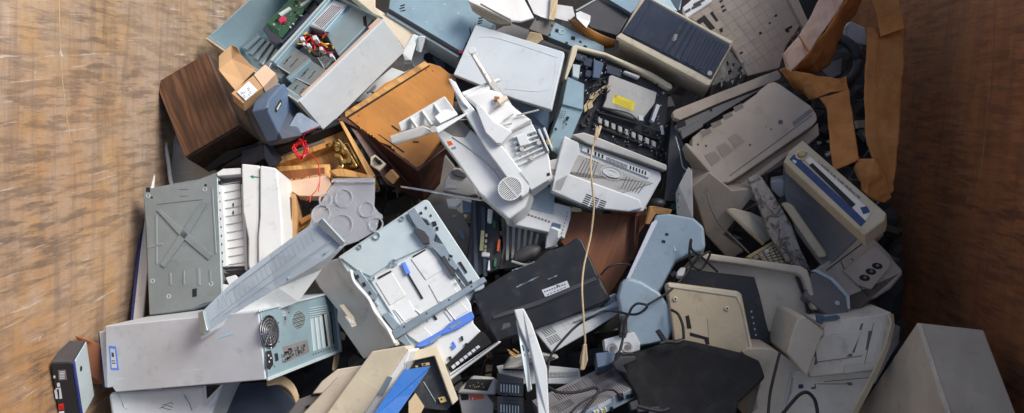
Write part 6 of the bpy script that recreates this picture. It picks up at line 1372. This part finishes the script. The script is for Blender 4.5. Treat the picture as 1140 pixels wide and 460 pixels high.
for k in range(30):
    if k in (1, 8, 13, 18): continue
    o_ = p0 + d_ * k; w_ = rnd.uniform(.3, .75); hh = rnd.uniform(1.1, 1.8)
    b.prism([(lambda r: (r.x, r.y))(t.q(tuple(x), .0026)) for x in (o_, o_ + d_ * w_, o_ + d_ * w_ + nrm * hh, o_ + nrm * hh)], .002, .0026)
b.put('front_lettering', 'ink_blue', parent=wp_, bevel=0)
b = B(t); b.slab(W('.872,181 876,180 960,260 930,290 918,300 885,255 873,215', .98, .98, .96, .93, .92, .92, .94), .02); b.put('case_side', 'mid_grey', bevel=.002)
b = B(t); b.slab(W('l478,45 505,40 530,52 680,265 680,280 650,288 640,280', .97, .98, .98, .95, .95, .94, .94), .03); b.put('lower_edge', 'beige_plastic', bevel=.003)
b = B(t); b.slab(W('.985,244 988,238 1001,232 985,262 962,290 955,283', .98, .98, .9, .86, .86, .92), .02) if False else b.slab(W('.962,261 985,245 984,262 960,285 955,280', .97, .985, .92, .88, .92), .02); b.put('case_end', 'beige_plastic', bevel=.002)
# ============ flat bed printer underside with vents
t = T('scanner_underside', 'brownish grey printer underside with square vent fields right of centre', 'printer', 'A .770.5,153;B .862,91;C .909,130;D .804,204', (.36, .22, .10), h=1.04, n=(0, -.35, .93))
b = B(t); b.poly('.770.5,153 783,143 787,144 843,104 845,101 855,93 862,90.5 869,94 903,118 909,127 910,134 905,140 830,192 812,203 800,204 763,162 762,160 765,159 770,163', -.06, 0); b.put('bottom_shell', 'taupe_plastic', bevel=.007, seg=3)
b = B(t)
for q in ('z130,218 165,205 172,222 138,240', 'z168,190 203,175 210,192 177,208', 'z212,160 243,145 250,160 220,177', 'z250,130 282,115 290,130 258,148'): 
    b.poly('.' + ' '.join('%f,%f' % (740 + float(p.split(',')[0]) / 3.283, 80 + float(p.split(',')[1]) / 3.283) for p in q[1:].split()), 0, .0008)
b.put('long_vent', 'vent_taupe', bevel=0)
b = B(t)
for q in ('145,305 180,290 205,320 172,346', '188,275 220,258 250,290 215,316', '230,242 262,225 294,257 260,280'):
    P_ = ['%f,%f' % (740 + float(p.split(',')[0]) / 3.283, 80 + float(p.split(',')[1]) / 3.283) for p in q.split()]
    b.poly('.' + ' '.join(P_), 0, .0008); 
vf = b.put('square_vent', 'vent_taupe', bevel=0)
b = B(t)
for q in ('145,305 180,290 205,320 172,346', '188,275 220,258 250,290 215,316', '230,242 262,225 294,257 260,280'):
    P_ = ['%f,%f' % (740 + float(p.split(',')[0]) / 3.283, 80 + float(p.split(',')[1]) / 3.283) for p in q.split()]
    cells(b, '.' + ' '.join(P_), 1, 9, .96, .45, .0008, .0014)
b.put('vent_bar', 'taupe_plastic', parent=vf, bevel=0)
b = B(t)
for (x, y, r) in ((869, 136, .008), (858.5, 144, .003), (835, 161.5, .004), (853, 141, .002), (786, 162.5, .004), (777, 161, .004)):
    c = t.q((x, y)); b.cyl((c.x, c.y, 0), r, .0008, 2, 14)
b.put('screw_hole', 'dark_grey', bevel=0)
b = B(t); b.poly('.882,136 902,121 905,124 884,141', 0, .001); b.put('corner_grip', 'mid_grey', bevel=0)
b = B(t); b.tube([t.q(p, .0004) for p in px('.812,196 875,150 904,128')], .0015, 5); b.put('shell_groove', 'mid_grey', bevel=0)
b = B(t); b.poly('.763,163 770,166 800,205 812,205 905,142 911,136 913,150 880,178 816,214 800,214 765,172', -.10, -.05); b.put('lower_shell', 'taupe_plastic', bevel=.005, seg=2)
b = B(t); b.poly('.815,211 868,172 880,165 882,170 818,217', -.08, -.03); b.put('lower_rim', 'taupe_plastic', bevel=.003)
t = T('large_printer', 'shaded grey printer body standing below the vented printer underside', 'printer', M=at(wp((800, 230), .85)))
b = B(t); b.slab(W('.769,208 790,191 815,212 845,208 850,225 825,238 806,262 829,280 812,290 786,262 777,232', .94, .97, .97, .95, .9, .86, .84, .8, .78, .84, .9), .2); b.put('printer_body', 'taupe_plastic', bevel=.006, seg=2)
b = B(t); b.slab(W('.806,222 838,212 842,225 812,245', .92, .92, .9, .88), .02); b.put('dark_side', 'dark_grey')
cable('grey_cable', 'thin grey cable hanging down the shaded printer body', '.787,215 793,235 803,252 820,268 834,282', (.97, .95, .92, .88, .86), .003, 'mid_grey')
t = T('beige_bar', 'long beige plastic bar with a blue grey inner channel above the vented printer underside', 'printer cover', 'A .749,125;B .866,78;C .869,86;D .758,145', (.42, .06, .05), h=1.0)
b = B(t); b.poly('.748.5,125 752,122 800,103 855,82 866,78 870,84 869,88 800,115 757,134 750,131', -.03, 0); b.put('bar_top', 'taupe_plastic', bevel=.003, seg=2)
b = B(t); b.poly('.757,136 800,117 858,94 840,104 805,125 770,147 758,150 751,140', -.05, -.012); b.put('bar_channel', 'hinge_grey', bevel=.002)
b = B(t); b.poly('.753,137 762,133 764,139 755,143', -.012, -.008); b.poly('.791,121 793,121 793,123 791,123', -.012, -.0075); b.put('channel_hole', 'void', bevel=0)
b = B(t); b.poly('.757,145 778,134 782,137 783,141 760,155', -.05, -.004); b.put('end_block', 'hinge_grey', bevel=.002)
t = T('white_side_plate', 'upright pale grey plate edge standing left of the shaded printer body', 'plate', M=at(wp((762, 215), .95)))
b = B(t); b.slab(W('.766,186 770,190 771,242 766,250 753,238 752,215 756,206', 1.0, 1.0, .94, .92, .92, .95, .97), .008); b.put('plate', 'grey_plastic', bevel=.001)
b = B(t)
for (x, y) in ((755, 215), (754, 222), (755, 230)): b.slab(W('.%f,%f %f,%f %f,%f' % (x, y, x + 1.4, y, x + 1, y + 3), .965), .003)
b.put('plate_hole', 'ink', bevel=0)
t = T('black_curved_cover', 'black curved plastic cover between the gutted printer and the beige bar', 'printer cover', M=at(wp((752, 180), .85)))
b = B(t); b.slab(W('.748,128 756,150 762,163 772,195 765,215 752,225 738,225 742,200 745,160', .9, .92, .92, .86, .82, .8, .82, .86, .9), .1); b.put('cover_shell', 'dark_grey', bevel=.006, seg=3)
cable('thin_grey_cable', 'thin pale cable curving over the black curved cover', '.752,152 757,170 760,185 765,190', (.95, .94, .92, .92), .002, 'galvanised')
t = T('round_knob', 'dark round glossy knob peeping out between the light grey printer and blue neck', 'knob', M=at(wp((732, 226), .93)))
bm_ = B(t); bmesh.ops.create_uvsphere(bm_.bm, u_segments=20, v_segments=12, radius=1, matrix=Matrix.Diagonal((.026, .018, .014, 1))); bm_.put('knob_shell', 'black_plastic', bevel=0, smooth=True)
# ============ grid panel
t = T('gridded_panel', 'large grey brown plastic panel moulded with a square grid at the top right', 'printer cover', 'A .770,12;B .850,-30;C .880,62;D .831,84', (.32, .30, .05), h=1.0, n=(.05, -.3, .95))
b = B(t); b.poly('.764,18 800,-5 872,-12 893,26 875,52 868,76 832,85 814,51', -.03, 0); b.put('panel_sheet', 'taupe_plastic', bevel=.003)
b = B(t)
A_, B_, C_, D_ = [np.array(p) for p in px('.768,18 862,-40 900,40 832,85')]
for k in range(1, 9):
    u = k / 9; b.tube([t.q(tuple(A_ + (B_ - A_) * u)), t.q(tuple(D_ + (C_ - D_) * u))], .0008, 4); b.tube([t.q(tuple(A_ + (D_ - A_) * u)), t.q(tuple(B_ + (C_ - B_) * u))], .0008, 4)
b.put('grid_rib', 'taupe_plastic', bevel=0)
b = B(t)
for q in ('z262,30 275,22 278,30 266,38', 'z268,48 285,40 288,46 272,56', 'z255,5 268,-4 272,4 260,12', 'z150,95 185,70 235,130 215,140 180,100 160,115', 'z560,135 590,118 594,128 578,134 580,148 566,150', 'z440,150 452,148 452,156 442,160', 'z255,135 268,128 272,145 262,152', 'z512,70 522,66 524,74 514,78', 'z212,60 222,52 250,95 242,100', 'z350,245 362,238 365,246 353,252', 'z485,105 492,102 493,110 487,112'):
    b.poly('.' + ' '.join('%f,%f' % (740 + float(p.split(',')[0]) / 4.18, float(p.split(',')[1]) / 4.18) for p in q[1:].split()), 0, .0026)
b.put('panel_hole', 'void', bevel=0)
b = B(t); b.poly('.872,-12 884,-12 901,26 895,32', -.03, .012); b.put('side_strip', 'taupe_plastic', bevel=.002)
t = T('white_tray_corner', 'brightly lit white slotted plastic corner at the top beside the beige tower', 'plastic part', M=at(wp((775, 5), 1.08)))
b = B(t); b.slab(W('.760,8 774,-4 795,-6 792,2 770,16 764,20 762,14', 1.1), .02); b.put('corner', 'paper', bevel=.002)
b = B(t)
for q in ('.772,4 784,-2 785,0 773,6', '.770,8 780,3 781,5 771,10', '.763,12 768,9 769,11 764,14'): b.slab(W(q, 1.104), .003)
b.put('slot', 'ink', bevel=0)
t = T('dark_gear_frame', 'dark grey gear frame in the shade between the beige tower and the gridded panel', 'gear frame', M=at(wp((815, 78), .9)))
b = B(t); b.slab(W('.812,55 832,82 825,95 790,108 792,95', .95, .92, .9, .9, .93), .08); b.put('frame_body', 'dark_grey')
b = B(t); rnd = random.Random(17)
for k in range(14):
    x, y = rnd.uniform(800, 826), rnd.uniform(66, 96); s_ = rnd.uniform(2, 4); b.slab(W('.%f,%f %f,%f %f,%f' % (x, y, x + s_, y - s_ * .5, x + s_ * .5, y + s_), .945), .01)
b.put('gear_tooth', 'mid_grey', bevel=0)
# ============ torn orange cardboard on the right
t = T('torn_carton', 'torn orange brown cardboard carton with pale lit top edge hanging by the dark wall', 'box', M=at(wp((930, 80), 1.1)))
b = B(t); b.ribbon(W('d285,240 355,160 400,90 445,0 460,-60', 1.12, 1.14, 1.15, 1.17, 1.2), W('d320,318 400,238 450,160 530,50 590,-60', 1.08, 1.11, 1.13, 1.15, 1.18)); b.put('pale_top_face', 'cardboard_pale', solid=.004, bevel=0, crumple=.028, smooth=True)  # paler cardboard colour paints in the light falling on the top face
b = B(t); b.slab(W('d282,240 302,310 322,320 318,312 300,296', 1.12, 1.07, 1.08, 1.085, 1.09), .004); b.put('folded_corner', 'cardboard_pale', bevel=0)
b = B(t); b.tube(W('d355,158 400,232', 1.146, 1.118), .0035, 5, world=True); b.put('crease', 'cardboard_orange', bevel=0)
b = B(t); b.ribbon(W('d318,318 400,240 455,155 535,45 600,-60', 1.078, 1.108, 1.128, 1.148, 1.178), W('d350,310 440,330 490,290 560,130 680,-60', .98, .92, .92, .95, 1.0)); b.put('inner_side', 'cardboard_orange', solid=.004, bevel=0, crumple=.028, smooth=True)
b = B(t); b.ribbon(W('d275,318 300,300 350,318 430,335 550,352 572,338', 1.06, 1.07, 1.06, 1.05, 1.05, 1.05), W('h345,0 370,20 400,50 440,35 500,10 584,5', .98, .98, .99, 1.02, 1.03, 1.03)); b.put('torn_flap', 'cardboard_orange', solid=.004, bevel=0, crumple=.045, smooth=True)
b = B(t); b.ribbon(W('h450,35 480,80 488,160 495,250 510,362', 1.03, 1.02, 1.01, 1.02, 1.03), W('h582,0 590,70 600,150 612,230 625,312', 1.03, 1.03, 1.02, 1.03, 1.04)); b.put('hanging_flap', 'cardboard_orange', solid=.004, bevel=0, crumple=.028, smooth=True)
b = B(t); b.ribbon(W('d658,122 660,200 652,300 648,400 h655,120 655,200 680,300 690,400 640,440', 1.05, 1.05, 1.05, 1.05, 1.04, 1.03, 1.02, 1.0, 1.0), W('d828,128 826,220 822,300 815,400 h810,120 800,230 790,340 778,450 730,500', 1.03, 1.03, 1.03, 1.03, 1.02, 1.02, 1.0, .98, .97)); b.put('long_side', 'cardboard_orange', solid=.004, bevel=0, crumple=.028, smooth=True)
b = B(t); b.tube(W('d712,128 710,250 702,400 h700,100', 1.052, 1.05, 1.05, 1.045), .002, 5, world=True); b.put('fold_line', 'cardboard_orange', bevel=0)
b = B(t); b.slab(W('d665,-40 800,-40 806,30 828,125 722,162 702,60', 1.10, 1.10, 1.09, 1.06, 1.06, 1.08), .004); b.put('top_strap', 'cardboard_orange', bevel=0)
b = B(t); b.ribbon(W('h612,312 640,308 690,310 730,370 770,480', 1.03, 1.05, 1.05, 1.03, 1.0), W('h620,370 635,440 660,470 690,490 740,505', 1.02, 1.03, 1.03, 1.01, .98)); b.put('curled_end', 'cardboard_orange', solid=.004, bevel=0, crumple=.045, smooth=True)
t = T('grey_duct', 'dark grey round duct and pale box seen inside the torn carton', 'duct', M=at(wp((930, 60), .8)))
b = B(t); b.slab(W('d560,120 590,95 655,125 660,200 600,210 560,180', .85, .86, .86, .82, .8, .82), .1); b.put('pale_box', 'grey_plastic', bevel=.003)
c = wp(px('d520,270')[0], .84); pts = [c + np.array([.085 * math.cos(a), .085 * math.sin(a) * 1.0, .03 * math.sin(a)]) for a in [k * 2 * math.pi / 24 for k in range(25)]]
b = B(t); b.tube(pts, .02, 8, world=True); b.put('duct_ring', 'dark_grey', bevel=0, smooth=True)
b = B(t); b.slab(W('d440,340 490,280 550,260 545,330 500,350', .8), .06); b.put('inner_block', 'mid_grey')
# ============ marbled strip, plate, keyboard
t = T('stained_board', 'narrow white board mottled with dark stains leaning among the printers on the right', 'board', M=at(wp((850, 240), .92)))
b = B(t); b.slab(W('h130,392 175,375 195,392 l440,0 475,60 520,130 560,240 600,325 610,345 560,345 500,300 430,190 400,110 365,20', .98, .99, .98, .96, .95, .93, .9, .87, .86, .86, .88, .92, .94, .96), .012); b.put('board', 'stained', bevel=.001)
t = T('grey_white_lump', 'pale crumpled plastic lump between the stained board and the blue striped case', 'plastic lump', M=at(wp((868, 208), .9)))
b = B(t); b.slab(W('h235,405 290,395 318,410 325,460 270,475 240,450', .94, .95, .95, .92, .9, .92), .05); b.put('lump', 'grey_plastic', bevel=.004, seg=2, jit=.006)
t = T('lid_plate', 'thin dull beige plate lying in the shade left of the stained board', 'plate', M=at(wp((825, 245), .88)))
b = B(t); b.slab(W('l235,72 265,65 345,85 400,110 440,200 400,228 330,160', .93, .93, .91, .9, .86, .86, .9), .012); b.put('plate', 'beige_grey', bevel=.003)
b = B(t); b.tube(W('l240,78 330,165 398,226', .94, .91, .868), .006, 6, world=True); b.put('plate_rim', 'beige_plastic', bevel=0)
t = T('tan_keyboard', 'corner of a yellowed tan keyboard with dirty cream keys', 'keyboard', 'A l330,282;B l495,185;C l540,318;D l440,330', (.17, .10, .03), h=.92)
b = B(t); b.poly('l325,285 330,278 490,185 502,188 542,312 530,322 350,296', -.03, 0); b.put('keyboard_frame', 'mustard_key', bevel=.003, seg=2)
b = B(t); b.poly('l345,286 484,202 520,312 380,298', -.001, .0015); b.put('key_bed', 'dark_grey', bevel=0)
b = B(t); cells(b, 'l352,286 482,204 518,310 385,316', 6, 6, .82, .78, .001, .007, mask=lambda i, j: j < 6 and not (i < 1 and j > 1)); b.put('keys', 'beige_plastic', bevel=.001)
b = B(t); b.poly('l405,252 422,248 426,262 410,266', .006, .010); b.put('white_key', 'label_white', bevel=.001)
# ============ added bed of fine scrap, coloured dark for the shade under the machines (nobody could count it)
rnd = random.Random(77)
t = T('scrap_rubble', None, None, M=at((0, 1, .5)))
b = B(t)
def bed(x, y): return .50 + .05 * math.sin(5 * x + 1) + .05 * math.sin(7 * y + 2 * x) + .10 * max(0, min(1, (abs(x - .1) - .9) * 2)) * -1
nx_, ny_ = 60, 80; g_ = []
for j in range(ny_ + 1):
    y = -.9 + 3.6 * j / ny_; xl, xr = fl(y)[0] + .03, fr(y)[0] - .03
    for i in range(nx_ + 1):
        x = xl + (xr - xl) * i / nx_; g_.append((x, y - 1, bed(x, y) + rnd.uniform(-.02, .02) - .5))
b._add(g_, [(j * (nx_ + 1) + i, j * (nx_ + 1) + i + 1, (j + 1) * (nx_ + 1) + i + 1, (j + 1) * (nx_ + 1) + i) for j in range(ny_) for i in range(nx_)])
o_ = b.put('scrap_bed', 'scrap_dark', bevel=0); o_.parent = None; o_.matrix_world = at((0, 1, .5)); o_['kind'] = 'stuff'; o_['label'] = 'added bed of fine scrap, coloured dark for the shade in the gaps under the machines'; o_['category'] = 'scrap'
bpy.data.objects.remove(t.o)
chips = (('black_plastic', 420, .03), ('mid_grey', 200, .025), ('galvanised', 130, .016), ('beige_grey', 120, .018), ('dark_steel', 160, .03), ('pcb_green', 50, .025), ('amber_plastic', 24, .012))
t = T('x', None, None); b = B(t); mi = []
me_all = []
for k, (mt, cnt, sz) in enumerate(chips):
    for c_ in range(cnt):
        y = rnd.uniform(-.7, 2.3); x = rnd.uniform(fl(y)[0] + .08, fr(y)[0] - .08); z = bed(x, y) + rnd.uniform(0, .10)
        R_ = Matrix.Rotation(rnd.uniform(0, 6.3), 3, 'Z') @ Matrix.Rotation(rnd.uniform(-.8, .8), 3, 'X') @ Matrix.Rotation(rnd.uniform(-.8, .8), 3, 'Y')
        a_, b_, c2 = sz * rnd.uniform(.4, 2.2), sz * rnd.uniform(.4, 1.2), sz * rnd.uniform(.1, .5)
        vs = [Vector((x, y, z)) + R_ @ Vector((sx * a_, sy * b_, sz_ * c2)) for sx in (-1, 1) for sy in (-1, 1) for sz_ in (-1, 1)]
        n0 = len(b.bm.faces); b._add(vs, [(0, 1, 3, 2), (4, 6, 7, 5), (0, 4, 5, 1), (2, 3, 7, 6), (0, 2, 6, 4), (1, 5, 7, 3)])
        mi += [k] * 6
for k2, mt in enumerate(('rubber', 'cord_cream', 'red_wire', 'mid_grey')):
    for c_ in range((110, 8, 4, 24)[k2]):
        y = rnd.uniform(-.6, 2.2); x = rnd.uniform(fl(y)[0] + .12, fr(y)[0] - .12); a_ = rnd.uniform(0, 6.3); pts = []
        for s_ in range(6):
            pts.append((x, y, bed(x, y) + rnd.uniform(.03, .20))); x += .07 * math.cos(a_); y += .07 * math.sin(a_); a_ += rnd.uniform(-1.2, 1.2)
            x = min(max(x, fl(y)[0] + .1), fr(y)[0] - .1)
        n0 = len(b.bm.faces); b.tube(spline(pts, 4), .0035, 5); mi += [len(chips) + k2] * (len(b.bm.faces) - n0)
bm = b.bm; bm.faces.ensure_lookup_table()
for f, i in zip(bm.faces, mi): f.material_index = i
me = bpy.data.meshes.new('loose_scrap'); bm.to_mesh(me); bm.free()
for mt, *_ in chips: me.materials.append(MATS[mt])
for mt in ('rubber', 'cord_cream', 'red_wire', 'mid_grey'): me.materials.append(MATS[mt])
lo = bpy.data.objects.new('loose_scrap', me); COL.objects.link(lo); lo['kind'] = 'stuff'; lo['label'] = 'small broken chips and wire ends scattered between the machines'; lo['category'] = 'scrap'
bpy.data.objects.remove(t.o)
